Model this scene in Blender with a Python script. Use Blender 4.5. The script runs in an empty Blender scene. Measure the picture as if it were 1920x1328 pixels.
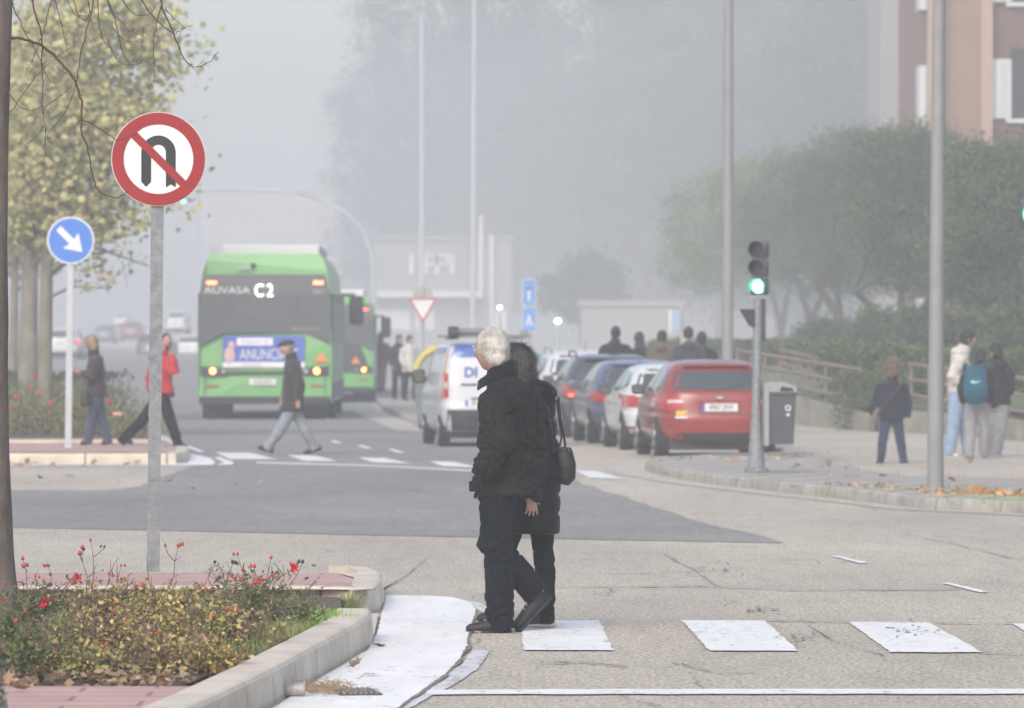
import bpy, bmesh, math, random
from mathutils import Vector, Matrix, noise
R = random.Random(7)
C = bpy.context.scene.collection
# ---------- camera geometry (photograph 1920 x 1328, long lens) ----------
FPX = 10667.0; EYE = 1.66; TILT = math.atan(24/FPX)
def ray(px, py):
    u = (px-960)/FPX; v = (664-py)/FPX
    return Vector((u, math.cos(TILT)+v*math.sin(TILT), v*math.cos(TILT)-math.sin(TILT)))
def at(px, py, Y):
    r = ray(px, py); t = Y/r.y
    return Vector((r.x*t, Y, EYE+r.z*t))
def gnd(px, py, z=0.0):
    r = ray(px, py); t = (z-EYE)/r.z
    return Vector((r.x*t, r.y*t, z))
def gz(Y):
    if Y < 150: return 0.0
    if Y < 240: return (Y-150)*0.009
    return min(0.81+(Y-240)*0.002, 1.4)
def ss(a, b, x):
    t = max(0, min(1, (x-a)/(b-a))); return t*t*(3-2*t)
def interp(tab, x):
    if x <= tab[0][0]: return tab[0][1]
    for (a, va), (b, vb) in zip(tab, tab[1:]):
        if x <= b: return va+(vb-va)*(x-a)/(b-a) if b > a else vb
    return tab[-1][1]
# ---------- materials ----------
MC = {}
class NT:
    def __init__(s, m): s.t = m.node_tree; s.n = s.t.nodes; s.l = s.t.links
    def a(s, kind, **kw):
        nd = s.n.new(kind)
        for k, v in kw.items():
            if k.startswith('i_'): nd.inputs[k[2:].replace('_', ' ')].default_value = v
            else: setattr(nd, k, v)
        return nd
    def k(s, a, b): s.l.new(a, b)
def rgba(c): return (c[0], c[1], c[2], 1)
def ramp(nt, src, stops):
    r = nt.a('ShaderNodeValToRGB'); e = r.color_ramp.elements
    while len(e) < len(stops): e.new(0.5)
    for el, (p, c) in zip(e, stops): el.position = p; el.color = rgba(c)
    nt.k(src, r.inputs[0]); return r.outputs[0]
def tex(nt, scale, detail=4, rough=0.6, stretch=None, kind='noise', co='Object'):
    c = nt.a('ShaderNodeTexCoord'); s = c.outputs[co]
    if stretch:
        m = nt.a('ShaderNodeMapping'); m.inputs['Scale'].default_value = stretch; nt.k(s, m.inputs[0]); s = m.outputs[0]
    if kind == 'noise':
        n = nt.a('ShaderNodeTexNoise', i_Scale=scale, i_Detail=detail, i_Roughness=rough); nt.k(s, n.inputs['Vector']); return n.outputs['Fac']
    n = nt.a('ShaderNodeTexVoronoi', i_Scale=scale); n.feature = 'DISTANCE_TO_EDGE'; nt.k(s, n.inputs['Vector']); return n.outputs['Distance']
def mix(nt, f, a, b, mode='MIX'):
    m = nt.a('ShaderNodeMix', data_type='RGBA', blend_type=mode)
    if isinstance(f, (int, float)): m.inputs[0].default_value = f
    else: nt.k(f, m.inputs[0])
    for i, v in ((6, a), (7, b)):
        if isinstance(v, tuple): m.inputs[i].default_value = rgba(v)
        else: nt.k(v, m.inputs[i])
    return m.outputs[2]
def mat(name, col, rough=0.7, metal=0.0, var=0.0, vs=8, bump=0.0, bs=60, col2=None, emit=0, coat=0, spec=0.5, stretch=None, island=None, sheen=0):
    if name in MC: return MC[name]
    m = bpy.data.materials.new(name); m.use_nodes = True; nt = NT(m); b = m.node_tree.nodes['Principled BSDF']
    b.inputs['Base Color'].default_value = rgba(col); b.inputs['Roughness'].default_value = rough
    b.inputs['Metallic'].default_value = metal; b.inputs['Coat Weight'].default_value = coat
    b.inputs['Specular IOR Level'].default_value = spec
    if sheen: b.inputs['Sheen Weight'].default_value = sheen
    if emit:
        b.inputs['Emission Color'].default_value = rgba(col); b.inputs['Emission Strength'].default_value = emit
    if island:
        g = nt.a('ShaderNodeNewGeometry'); st = [(i/max(1, len(island)-1), c) for i, c in enumerate(island)]
        c1 = ramp(nt, g.outputs['Random Per Island'], st)
        f = tex(nt, vs, 3); v = nt.a('ShaderNodeMapRange', i_From_Min=0.3, i_From_Max=0.7, i_To_Min=0.65, i_To_Max=1.3); nt.k(f, v.inputs[0])
        vm = nt.a('ShaderNodeVectorMath', operation='SCALE'); nt.k(c1, vm.inputs[0]); nt.k(v.outputs[0], vm.inputs['Scale'])
        nt.k(vm.outputs[0], b.inputs['Base Color'])
    elif var or col2:
        f = tex(nt, vs, 6, 0.65, stretch)
        c2 = col2 or tuple(c*(1-var) for c in col); c1 = col if col2 else tuple(min(1, c*(1+var)) for c in col)
        nt.k(ramp(nt, f, [(0.35, c2), (0.65, c1)]), b.inputs['Base Color'])
    if bump:
        f = tex(nt, bs, 5, 0.6, stretch); bn = nt.a('ShaderNodeBump', i_Strength=bump, i_Distance=0.02); nt.k(f, bn.inputs['Height']); nt.k(bn.outputs[0], b.inputs['Normal'])
    MC[name] = m; return m
def leafmat(name, cols, vs=1.2, rough=0.6):
    m = mat(name, cols[0], rough, island=cols, vs=vs, spec=0.25)
    b = m.node_tree.nodes['Principled BSDF']; b.inputs['Subsurface Weight'].default_value = 0
    return m
# ---------- objects ----------
def link(o, parent=None):
    C.objects.link(o)
    if parent: o.parent = parent
    return o
def tag(o, label=None, cat=None, group=None, kind=None):
    if label: o['label'] = label
    if cat: o['category'] = cat
    if group: o['group'] = group
    if kind: o['kind'] = kind
    return o
def thing(name, label, cat, loc=(0, 0, 0), rz=0, group=None):
    o = bpy.data.objects.new(name, None); o.location = loc; o.rotation_euler = (0, 0, rz); link(o)
    o.empty_display_size = 0.1
    return tag(o, label, cat, group)
class MB:
    """collects shapes for ONE mesh object"""
    def __init__(s): s.v = []; s.f = []; s.mi = []; s.cur = 0
    def add(s, v, f):
        n = len(s.v); s.v += [tuple(x) for x in v]; s.f += [tuple(i+n for i in q) for q in f]; s.mi += [s.cur]*len(f); return s
    def box(s, c, d, rz=0, bev=0):
        if bev:
            bm = bmesh.new(); bmesh.ops.create_cube(bm, size=1)
            for v in bm.verts: v.co = Vector((v.co.x*d[0], v.co.y*d[1], v.co.z*d[2]))
            bmesh.ops.bevel(bm, geom=bm.edges[:]+bm.verts[:], offset=bev, segments=2, affect='EDGES', profile=0.5)
            M = Matrix.Translation(c) @ Matrix.Rotation(rz, 4, 'Z'); bm.verts.index_update()
            s.add([M @ v.co for v in bm.verts], [[v.index for v in f.verts] for f in bm.faces]); bm.free(); return s
        M = Matrix.Translation(c) @ Matrix.Rotation(rz, 4, 'Z')
        v = [M @ Vector((x*d[0]/2, y*d[1]/2, z*d[2]/2)) for x in (-1, 1) for y in (-1, 1) for z in (-1, 1)]
        return s.add(v, [(0, 1, 3, 2), (4, 6, 7, 5), (0, 4, 5, 1), (2, 3, 7, 6), (0, 2, 6, 4), (1, 5, 7, 3)])
    def tube(s, pts, rad, n=10, side=(1, 0, 0), cap=True):
        pts = [Vector(p) for p in pts]; side = Vector(side); rings = []
        N = len(pts)
        if not isinstance(rad, (list, tuple)): rad = [rad]*N
        prev = None
        for i, p in enumerate(pts):
            t = (pts[min(i+1, N-1)]-pts[max(i-1, 0)]).normalized()
            sd = side-t*side.dot(t)
            if sd.length < 0.15: sd = Vector((0, 1, 0))-t*t.y
            if sd.length < 0.15: sd = Vector((0, 0, 1))-t*t.z
            sd.normalize()
            nn = t.cross(sd); r = rad[i]; a, b = r if isinstance(r, (list, tuple)) else (r, r)
            rings.append([p+sd*(a*math.cos(2*math.pi*k/n))+nn*(b*math.sin(2*math.pi*k/n)) for k in range(n)])
        v = [q for r_ in rings for q in r_]; f = []
        for i in range(N-1):
            for k in range(n):
                k2 = (k+1) % n; f.append((i*n+k, i*n+k2, (i+1)*n+k2, (i+1)*n+k))
        if cap: f.append(tuple(range(n-1, -1, -1))); f.append(tuple((N-1)*n+k for k in range(n)))
        return s.add(v, f)
    def ell(s, c, r, rot=None, sub=2):
        bm = bmesh.new(); bmesh.ops.create_icosphere(bm, subdivisions=sub, radius=1); M = (rot or Matrix.Identity(3))
        v = [Vector(c)+M @ Vector((q.co.x*r[0], q.co.y*r[1], q.co.z*r[2])) for q in bm.verts]
        s.add(v, [[q.index for q in f.verts] for f in bm.faces]); bm.free(); return s
    def prism(s, outline, y0, y1, plane='XZ', off=(0, 0, 0)):
        n = len(outline); o = Vector(off)
        def P(a, b, h): return o+(Vector((a, h, b)) if plane == 'XZ' else Vector((a, b, h)) if plane == 'XY' else Vector((h, a, b)))
        v = [P(a, b, y0) for a, b in outline]+[P(a, b, y1) for a, b in outline]
        f = [tuple(range(n)), tuple(range(2*n-1, n-1, -1))]+[(i, (i+1) % n, (i+1) % n+n, i+n) for i in range(n)]
        return s.add(v, f)
    def build(s, name, m, parent=None, smooth=False, org=None):
        me = bpy.data.meshes.new(name); o_ = Vector(org) if org is not None else None
        vv = [tuple(Vector(v)-o_) for v in s.v] if o_ is not None else s.v
        me.from_pydata(vv, [], s.f)
        for x in (m if isinstance(m, (list, tuple)) else [m]): me.materials.append(x)
        if any(s.mi): me.polygons.foreach_set('material_index', s.mi)
        bm = bmesh.new(); bm.from_mesh(me)
        if len(bm.faces) < 60000: bmesh.ops.recalc_face_normals(bm, faces=bm.faces)
        bm.to_mesh(me); bm.free()
        if smooth:
            me.shade_smooth()
            try: me.set_sharp_from_angle(angle=math.radians(40))
            except Exception: pass
        o = bpy.data.objects.new(name, me)
        if o_ is not None: o.location = o_
        link(o, parent); return o
def poly(pts, th, z=None):
    """flat polygon slab lying on ground points"""
    b = MB(); n = len(pts); b.add([(p[0], p[1], p[2]) for p in pts], [tuple(range(n))]); return b
def text(name, body, size, m, parent, loc, rot=(math.pi/2, 0, 0), ext=0.001, align='CENTER', sx=1.0, bold=0.0):
    cu = bpy.data.curves.new(name, 'FONT'); cu.body = body; cu.size = size; cu.extrude = ext; cu.align_x = align; cu.align_y = 'CENTER'; cu.offset = bold
    o_ = bpy.data.objects.new(name, cu); C.objects.link(o_); me = bpy.data.meshes.new_from_object(o_.evaluated_get(bpy.context.evaluated_depsgraph_get())); bpy.data.objects.remove(o_); bpy.data.curves.remove(cu); me.materials.clear(); me.materials.append(m); o = bpy.data.objects.new(name, me); o.location = loc; o.rotation_euler = rot; o.scale = (sx, 1, 1); return link(o, parent)
def copy_tree(o, parent=None):
    c = o.copy(); C.objects.link(c)
    if parent: c.parent = parent
    for ch in [x for x in bpy.data.objects if x.parent == o]: copy_tree(ch, c)
    return c
def strip(name, rows, zoff, m, step=4.0, kind='structure', maxw=None, zf=None, jit=0):
    """ground sheet given as rows (Y, x_left, x_right)"""
    ys = []
    for (a, *_), (b, *_) in zip(rows, rows[1:]):
        k = max(1, int((b-a)/step)); ys += [a+(b-a)*i/k for i in range(k)]
    ys.append(rows[-1][0])
    L = [(r[0], r[1]) for r in rows]; Rr = [(r[0], r[2]) for r in rows]; v = []; f = []; nc = 13 if not jit else 40
    for y in ys:
        l, r = interp(L, y), interp(Rr, y)
        for k in range(nc):
            t = (k/(nc-1)); x = l+(r-l)*t if not maxw else (l+min(r-l, maxw)*min(1, t/0.8) if t <= 0.8 else l+maxw+(r-l-maxw)*(t-0.8)/0.2 if r-l > maxw else r)
            v.append((x, y, (zf(x, y) if zf else gz(y))+zoff))
    if jit: v = [(x+jit*noise.noise(Vector((x*1.3, y*.9, 3))), y+(jit*2.5*noise.noise(Vector((x*1.1+9, 0, 0)))+jit*.8*noise.noise(Vector((x*6, 0, 0))))*max(0, min(1, (50.5-y)/1.5)), z) if y < 76 else (x, y, z) for x, y, z in v]
    for i in range(len(ys)-1):
        for k in range(nc-1): f.append((i*nc+k, i*nc+k+1, (i+1)*nc+k+1, (i+1)*nc+k))
    b = MB(); b.add(v, f); return tag(b.build(name, m), kind=kind)
FOG_D = 0.0022; EXPO = 0.52; VB = 2
# ================= materials of the ground =================
def m_asphalt(name, base, dark, speck):
    m = bpy.data.materials.new(name); m.use_nodes = True; nt = NT(m); b = nt.n['Principled BSDF']; b.inputs['Roughness'].default_value = 0.9; b.inputs['Specular IOR Level'].default_value = 0.3
    big = ramp(nt, tex(nt, 0.35, 5, 0.6, (1, 0.35, 1)), [(0.3, tuple(c*0.8 for c in base)), (0.7, tuple(c*1.1 for c in base))])
    fine = ramp(nt, tex(nt, 42, 3, 0.75, (1, 0.28, 1)), [(0.35, speck), (0.5, (1, 1, 1)), (0.64, (1.3, 1.3, 1.3))])
    c = mix(nt, 1.0, big, fine, 'MULTIPLY')
    mid = ramp(nt, tex(nt, 7, 6, 0.75, (1, 0.12, 1)), [(0.36, (0.86, 0.86, 0.86)), (0.55, (1, 1, 1))]); c = mix(nt, 1.0, c, mid, 'MULTIPLY')
    # cracks along warped cells, only in worn zones
    co = nt.a('ShaderNodeTexCoord'); nz = nt.a('ShaderNodeTexNoise', i_Scale=1.5, i_Detail=5); nt.k(co.outputs['Object'], nz.inputs['Vector'])
    vm = nt.a('ShaderNodeMix', data_type='VECTOR'); vm.inputs[0].default_value = 0.2; nt.k(co.outputs['Object'], vm.inputs[4]); nt.k(nz.outputs['Color'], vm.inputs[5])
    mp = nt.a('ShaderNodeMapping'); mp.inputs['Scale'].default_value = (1, 0.45, 1); nt.k(vm.outputs[1], mp.inputs[0])
    vo = nt.a('ShaderNodeTexVoronoi', i_Scale=0.9); vo.feature = 'DISTANCE_TO_EDGE'; nt.k(mp.outputs[0], vo.inputs['Vector'])
    cr = nt.a('ShaderNodeMapRange', i_From_Min=0.0, i_From_Max=0.012, i_To_Min=1.0, i_To_Max=0.0); nt.k(vo.outputs['Distance'], cr.inputs[0])
    wz = nt.a('ShaderNodeMapRange', i_From_Min=0.5, i_From_Max=0.62); nt.k(tex(nt, 0.5, 6, 0.7), wz.inputs[0])
    mm = nt.a('ShaderNodeMath', operation='MULTIPLY'); nt.k(cr.outputs[0], mm.inputs[0]); nt.k(wz.outputs[0], mm.inputs[1])
    m2 = nt.a('ShaderNodeMath', operation='MULTIPLY', i_Value=0.6); nt.k(mm.outputs[0], m2.inputs[0]); m2.inputs[1].default_value = 0.6
    c = mix(nt, m2.outputs[0], c, dark)
    nt.k(c, b.inputs['Base Color'])
    bn = nt.a('ShaderNodeBump', i_Strength=0.35, i_Distance=0.01); nt.k(tex(nt, 90, 3, 0.7), bn.inputs['Height']); nt.k(bn.outputs[0], b.inputs['Normal'])
    MC[name] = m; return m
ASPH = m_asphalt('worn_light_asphalt', (0.515, 0.465, 0.385), (0.09, 0.085, 0.08), (0.58, 0.58, 0.58))
DARK = m_asphalt('newer_dark_asphalt', (0.28, 0.27, 0.256), (0.08, 0.08, 0.08), (0.8, 0.8, 0.8))
def m_paint(name, wear, white=(0.84, 0.835, 0.82), under=(0.36, 0.34, 0.31), scale=(1, 0.25, 1)):
    m = bpy.data.materials.new(name); m.use_nodes = True; nt = NT(m); b = nt.n['Principled BSDF']; b.inputs['Roughness'].default_value = 0.65
    w = ramp(nt, tex(nt, 3, 5, 0.6, scale), [(0.3, tuple(c*0.88 for c in white)), (0.65, white)])
    f1 = nt.a('ShaderNodeMapRange', i_From_Min=0.64-wear, i_From_Max=0.68-wear); nt.k(tex(nt, 14, 8, 0.8, (0.7, 0.14, 1)), f1.inputs[0])
    vo = nt.a('ShaderNodeTexVoronoi', i_Scale=9); vo.feature = 'DISTANCE_TO_EDGE'
    co = nt.a('ShaderNodeTexCoord'); nz = nt.a('ShaderNodeTexNoise', i_Scale=5, i_Detail=4); nt.k(co.outputs['Object'], nz.inputs['Vector'])
    vm = nt.a('ShaderNodeMix', data_type='VECTOR'); vm.inputs[0].default_value = 0.15; nt.k(co.outputs['Object'], vm.inputs[4]); nt.k(nz.outputs['Color'], vm.inputs[5])
    mp = nt.a('ShaderNodeMapping'); mp.inputs['Scale'].default_value = (1, 0.3, 1); nt.k(vm.outputs[1], mp.inputs[0]); nt.k(mp.outputs[0], vo.inputs['Vector'])
    f2 = nt.a('ShaderNodeMapRange', i_From_Min=0.0, i_From_Max=0.05, i_To_Min=1, i_To_Max=0); nt.k(vo.outputs['Distance'], f2.inputs[0])
    zz = nt.a('ShaderNodeMapRange', i_From_Min=0.53-wear*0.5, i_From_Max=0.6-wear*0.5); nt.k(tex(nt, 2.2, 5, 0.7), zz.inputs[0])
    mu = nt.a('ShaderNodeMath', operation='MULTIPLY'); nt.k(f2.outputs[0], mu.inputs[0]); nt.k(zz.outputs[0], mu.inputs[1])
    mx = nt.a('ShaderNodeMath', operation='MAXIMUM'); nt.k(mu.outputs[0], mx.inputs[0]); nt.k(f1.outputs[0], mx.inputs[1])
    m2 = nt.a('ShaderNodeMath', operation='MULTIPLY'); nt.k(mx.outputs[0], m2.inputs[0]); m2.inputs[1].default_value = 0.75
    nt.k(mix(nt, m2.outputs[0], w, under), b.inputs['Base Color']); MC[name] = m; return m
PAINT = m_paint('road_paint', 0.055); PAINTW = m_paint('painted_gutter', 0.03, (0.88, 0.87, 0.85)); PAINTX = m_paint('worn_road_paint', 0.12, (0.66, 0.66, 0.67))
def m_paving(name, col, grout, sx, sy, off=0.5, rz=0, mort=0.012):
    m = bpy.data.materials.new(name); m.use_nodes = True; nt = NT(m); b = nt.n['Principled BSDF']; b.inputs['Roughness'].default_value = 0.85
    co = nt.a('ShaderNodeTexCoord'); mp = nt.a('ShaderNodeMapping'); mp.inputs['Rotation'].default_value = (0, 0, rz); nt.k(co.outputs['Object'], mp.inputs[0])
    br = nt.a('ShaderNodeTexBrick', i_Scale=1.0, i_Mortar_Size=mort, i_Mortar_Smooth=0.2, i_Brick_Width=sx, i_Row_Height=sy, i_Color1=rgba(col), i_Color2=rgba(tuple(c*0.88 for c in col)), i_Mortar=rgba(grout)); br.offset = off
    nt.k(mp.outputs[0], br.inputs['Vector'])
    v = ramp(nt, tex(nt, 2.5, 6, 0.7), [(0.3, (0.8, 0.8, 0.8)), (0.65, (1.08, 1.06, 1.04))]); nt.k(mix(nt, 1.0, br.outputs['Color'], v, 'MULTIPLY'), b.inputs['Base Color'])
    bn = nt.a('ShaderNodeBump', i_Strength=0.4, i_Distance=0.01); nt.k(tex(nt, 60, 3), bn.inputs['Height']); nt.k(bn.outputs[0], b.inputs['Normal']); MC[name] = m; return m
REDP = m_paving('red_paving', (0.55, 0.36, 0.325), (0.26, 0.18, 0.16), 0.62, 0.31)
GREYP = m_paving('grey_paving', (0.44, 0.42, 0.38), (0.17, 0.15, 0.12), 0.5, 1.0, 0.0, rz=0.28, mort=0.035)
CONC = mat('kerb_concrete', (0.6, 0.535, 0.445), 0.85, var=0.14, vs=3, bump=0.25, bs=80)
CONCD = mat('old_kerb_concrete', (0.36, 0.345, 0.31), 0.9, var=0.25, vs=4, bump=0.3, bs=60)
SOIL = mat('soil', (0.12, 0.09, 0.065), 0.95, var=0.4, vs=12, bump=0.8, bs=30)
GRASSM = leafmat('grass_blades', [(0.1, 0.17, 0.04), (0.2, 0.26, 0.08), (0.3, 0.27, 0.13)])
# ================= ground sheets =================
strip('ground', [(-20, -140, 140), (150, -140, 140), (240, -140, 140), (990, -140, 140)], -0.02, mat('verge_ground', (0.16, 0.16, 0.12), 0.95, var=0.3, vs=0.3), 20)
strip('road', [(8, -30, 45), (150, -30, 45), (240, -40, 45), (700, -60, 45)], 0.0, ASPH, 8)
strip('road_resurfaced', [(46.6, 2.2, 2.23), (47.5, 0.6, 2.16), (50.6, -4.45, 1.9), (50.7, -30, 1.88), (52.9, -30, 1.69), (63.2, -30, 1.0), (63.3, -4.5, 1.0), (65, -4.28, 0.88), (76.5, -4.25, 0.4),
      (76.6, -30, 0.4), (95, -30, -0.3), (112, -30, -2.1), (136, -30, -3.2), (186, -30, -4.9), (400, -30, -14)], 0.004, DARK, 1, jit=.11)
# pavement on the right
KX = [(40, 7.6), (52, 5.9), (54.6, 4.9), (56, 4.1), (59, 3.56), (63, 2.8), (66.8, 2.16), (69.9, 1.86), (73, 1.7), (76, 1.9), (78.5, 3.2), (79.5, 3.95), (90, 3.15), (103, 2.2), (104.6, -1.2), (106, -1.55), (120, -2.3), (136, -3.1), (186, -4.8), (300, -9)]
def swz(x, y): return gz(y)+0.11-0.15*ss(2.6, 5.4, x)*ss(56, 76, y)
strip('pavement', [(y, x+0.12, 40) for y, x in KX], 0.0, GREYP, 1.0, maxw=14, zf=swz)
def kerb(name, pts, w, h, m, seg=1.0, side=1, rise=None, gap=0.02, z0=0.0, top=0.0):
    """kerb stones swept along ground points; side=+1 puts the width to the right of travel"""
    P = [Vector((p[0], p[1])) for p in pts]; b = MB()
    out = []; acc = 0
    for a, c in zip(P, P[1:]):
        n = max(1, int((c-a).length/0.12))
        for i in range(n): out.append(a+(c-a)*(i/n))
    out.append(P[-1])
    def frame(i):
        a = out[max(0, i-1)]; c = out[min(len(out)-1, i+1)]; t = (c-a).normalized(); return out[i], Vector((t.y, -t.x))*side
    prof = [(0.0, z0-0.02), (0.006, h*0.62), (0.012, h*0.86), (0.026, h*0.965), (0.045, h), (w, h), (w, h-0.09)]
    i = 0
    while i < len(out)-1:
        j = i; L = 0
        while j < len(out)-1 and L < seg: L += (out[j+1]-out[j]).length; j += 1
        v = []; f = []; n = len(prof); k = 0
        for q in range(i, j+1):
            p, nv = frame(q)
            if q == i and i > 0: p = p+(out[q+1]-p).normalized()*gap*0.5
            if q == j and j < len(out)-1: p = p-(p-out[q-1]).normalized()*gap*0.5
            zz = (rise(p.x, p.y) if rise else 0)
            for (o, z) in prof: v.append((p.x+nv.x*o, p.y+nv.y*o, z+zz)); 
            k += 1
        for a in range(k-1):
            for c in range(n-1): f.append((a*n+c, a*n+c+1, (a+1)*n+c+1, (a+1)*n+c))
        f.append(tuple(range(n-1, -1, -1))); f.append(tuple((k-1)*n+c for c in range(n)))
        b.add(v, f)
        if j < len(out)-1:
            p, nv = frame(j); t = (out[j]-out[j-1]).normalized(); zz = (rise(p.x, p.y) if rise else 0); v = []; w2 = 0.003; pf = [(-.0025, z0-.02), (.0035, h*.62), (.0095, h*.87), (.024, h*.968), (.043, h+.0025), (w, h+.0025)]
            for sg in (-1, 1): v += [(p.x+nv.x*o+t.x*w2*sg, p.y+nv.y*o+t.y*w2*sg, z+zz) for o, z in pf]
            b.cur = 1; b.add(v, [(c, c+1, c+7, c+6) for c in range(5)]); b.cur = 0
        i = j
    return tag(b.build(name, [m, mat('joint_mortar', (.24, .215, .18), .95)]), kind='structure')
kerb('kerb_pavement', [(x, y) for y, x in KX if y <= 103]+[(-1.3, 104.4), (-1.6, 106), (-2.3, 120), (-3.1, 136)], 0.16, 0.122, CONCD, 1.0, 1)
strip('kerb_far', [(136, -3.1, -2.95), (186, -4.8, -4.6), (300, -9, -8.7)], 0.115, CONCD, 5)
# light concrete gutter along the pavement
strip('gutter', [(y, x-0.02-interp([(40, .3), (60, .32), (76, .45), (80, 1.6), (103, 1.7), (104.6, .6), (136, .7)], y), x-0.01) for y, x in KX if 50 < y < 140 and not 78 < y < 79], 0.006, mat('gutter_concrete', (0.46, 0.43, 0.38), 0.9, var=0.15, vs=3), 1.5)
# ---- near island (left) ----
NI_back = [gnd(-200, 1074, 0.15), gnd(662, 1075, 0.15)]
ni = MB(); pts = [gnd(-400, 1075, 0.145), gnd(640, 1075, 0.145), gnd(664, 1083, 0.145), gnd(655, 1106, 0.145), gnd(-400, 1106, 0.145)]
ni.add(pts, [tuple(range(5))]); tag(ni.build('island_paving', REDP), kind='structure')
kl = [gnd(-420, 1148), gnd(560, 1148), gnd(640, 1150), gnd(690, 1151), gnd(712, 1146), gnd(721, 1132), gnd(718, 1115), gnd(700, 1108)-Vector((0, 0, 0)), gnd(660, 1104)]
kerb('kerb_island_back', [(p.x, p.y) for p in kl], 0.17, 0.158, CONC, 1.0, -1)
wedge = MB(); wedge.add([gnd(636, 1075, 0.153), gnd(676, 1075, 0.153), gnd(700, 1080, 0.153), gnd(712, 1092, 0.153), gnd(700, 1104, 0.153), gnd(655, 1108, 0.153), gnd(664, 1083, 0.153)], [tuple(range(7))])
tag(wedge.build('kerb_island_nose', CONC), kind='structure')
# planting bed and its curved kerb
ko = [gnd(700, 1196), gnd(698, 1210), gnd(672, 1226), gnd(640, 1246), gnd(600, 1270), gnd(520, 1318), gnd(420, 1372), gnd(280, 1440)]
kerb('kerb_bed', [(p.x, p.y) for p in ko], 0.2, 0.165, CONC, 0.9, 1)
bed = MB(); bp = [gnd(-400, 1120, 0.1), gnd(640, 1120, 0.1), gnd(640, 1160, 0.12), gnd(560, 1188, 0.12), gnd(440, 1243, 0.12), gnd(330, 1293, 0.12), gnd(-400, 1293, 0.12)]
bed.add(bp, [tuple(range(7))]); tag(bed.build('soil_bed', SOIL), kind='structure')
fp = MB(); fp.add([gnd(-400, 1287, 0.15), gnd(365, 1287, 0.15), gnd(260, 1330, 0.15), gnd(100, 1400, 0.15), gnd(-400, 1400, 0.15)], [tuple(range(5))]); tag(fp.build('island_paving_front', REDP), kind='structure')
mid = MB(); mid.add([gnd(600, 1150, 0.02), gnd(710, 1150, 0.02), gnd(700, 1200, 0.02), gnd(600, 1200, 0.02)], [(0, 1, 2, 3)]); tag(mid.build('kerb_gap_concrete', CONC), kind='structure')
# ---- far island (left) ----
fk = [gnd(-300, 871), gnd(330, 871), gnd(352, 866), gnd(356, 858), gnd(335, 846), gnd(290, 829), gnd(268, 820), gnd(170, 770)]
kerb('kerb_far_island', [(p.x, p.y) for p in fk], 0.18, 0.15, CONC, 1.0, -1)
b = MB(); q = [gnd(-300, 848, 0.145), gnd(340, 848, 0.145), gnd(345, 842, 0.145), gnd(285, 823, 0.145), gnd(-300, 823, 0.145)]; b.add(q, [tuple(range(5))]); tag(b.build('far_island_paving', REDP), kind='structure')
b = MB(); q = [gnd(-300, 822.5, 0.14), gnd(280, 822.5, 0.14), gnd(180, 765, 0.14), gnd(100, 733, 0.14), gnd(-300, 733, 0.14)]; b.add(q, [tuple(range(5))]); tag(b.build('far_soil_bed', SOIL), kind='structure')
b = MB(); a0, a1 = gnd(-300, 825, 0.19), gnd(278, 825, 0.19); b.box(((a0.x+a1.x)/2, a0.y+0.1, 0.16), (a1.x-a0.x, 0.16, 0.06), bev=0.01); tag(b.build('kerb_far_bed', CONC), kind='structure')
# ---- painted markings (each a sheet a few mm up) ----
def mark(name, px, m=None, z=0.008, n=6):
    b = MB(); P = [gnd(x, y, z) for x, y in px]; V = []
    for i, p in enumerate(P):
        q = P[(i+1) % len(P)]; L = (q-p).length; k = max(1, int(L/0.12))
        for j in range(k):
            s = p+(q-p)*(j/k); V.append((s.x+R.uniform(-.006, .006), s.y+R.uniform(-.02, .02), z))
    b.add(V, [tuple(range(len(V)))]); o = b.build(name, m or PAINT)
    return tag(o, kind='structure')
for q in ([(977, 1164), (1124, 1163), (1150, 1219), (982, 1219)], [(1278, 1163), (1434, 1163), (1497, 1220), (1330, 1220)], [(1592, 1166), (1742, 1167), (1842, 1223), (1670, 1223)], [(1897, 1169), (2047, 1170), (2170, 1226), (2000, 1226)]):
    mark('road_marking_crossing', q)
mark('road_marking_line', [(790, 1293), (1400, 1291.5), (1990, 1291.5), (1990, 1301), (1400, 1301), (800, 1302)])
mark('road_marking_dash', [(1558, 1042), (1572, 1042), (1629, 1055), (1612, 1056)]); mark('road_marking_dash', [(1765, 1093), (1778, 1092), (1856, 1110), (1840, 1111)])
mark('road_marking_gutter', [(724, 1116), (790, 1116), (845, 1119), (880, 1129), (893, 1143), (888, 1160), (880, 1185), (876, 1210), (862, 1236), (830, 1268), (795, 1292), (762, 1315), (735, 1335), (500, 1335), (610, 1266), (690, 1218), (706, 1190), (716, 1150)], PAINTW, 0.009)
mark('road_marking_arc', [(845, 1119), (900, 1130), (925, 1145), (934, 1165), (927, 1175), (908, 1150), (880, 1134)], PAINTX, 0.006)
mark('road_marking_arc', [(886, 1220), (919, 1220), (898, 1252), (850, 1285), (800, 1310), (752, 1335), (712, 1335), (765, 1306), (820, 1276), (866, 1245)], PAINTX, 0.006)
mark('crack_dirt', [(893, 1143), (900, 1152), (886, 1168), (888, 1180), (879, 1195), (884, 1212), (869, 1228), (866, 1242), (846, 1256), (838, 1270), (812, 1284), (798, 1297), (772, 1312), (758, 1322), (735, 1336), (735, 1333), (762, 1314), (795, 1291), (830, 1267), (862, 1235), (876, 1209), (880, 1184)], mat('mossy_dirt', (0.2, 0.185, 0.145), 0.95, var=0.6, vs=30), 0.0115)
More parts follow.
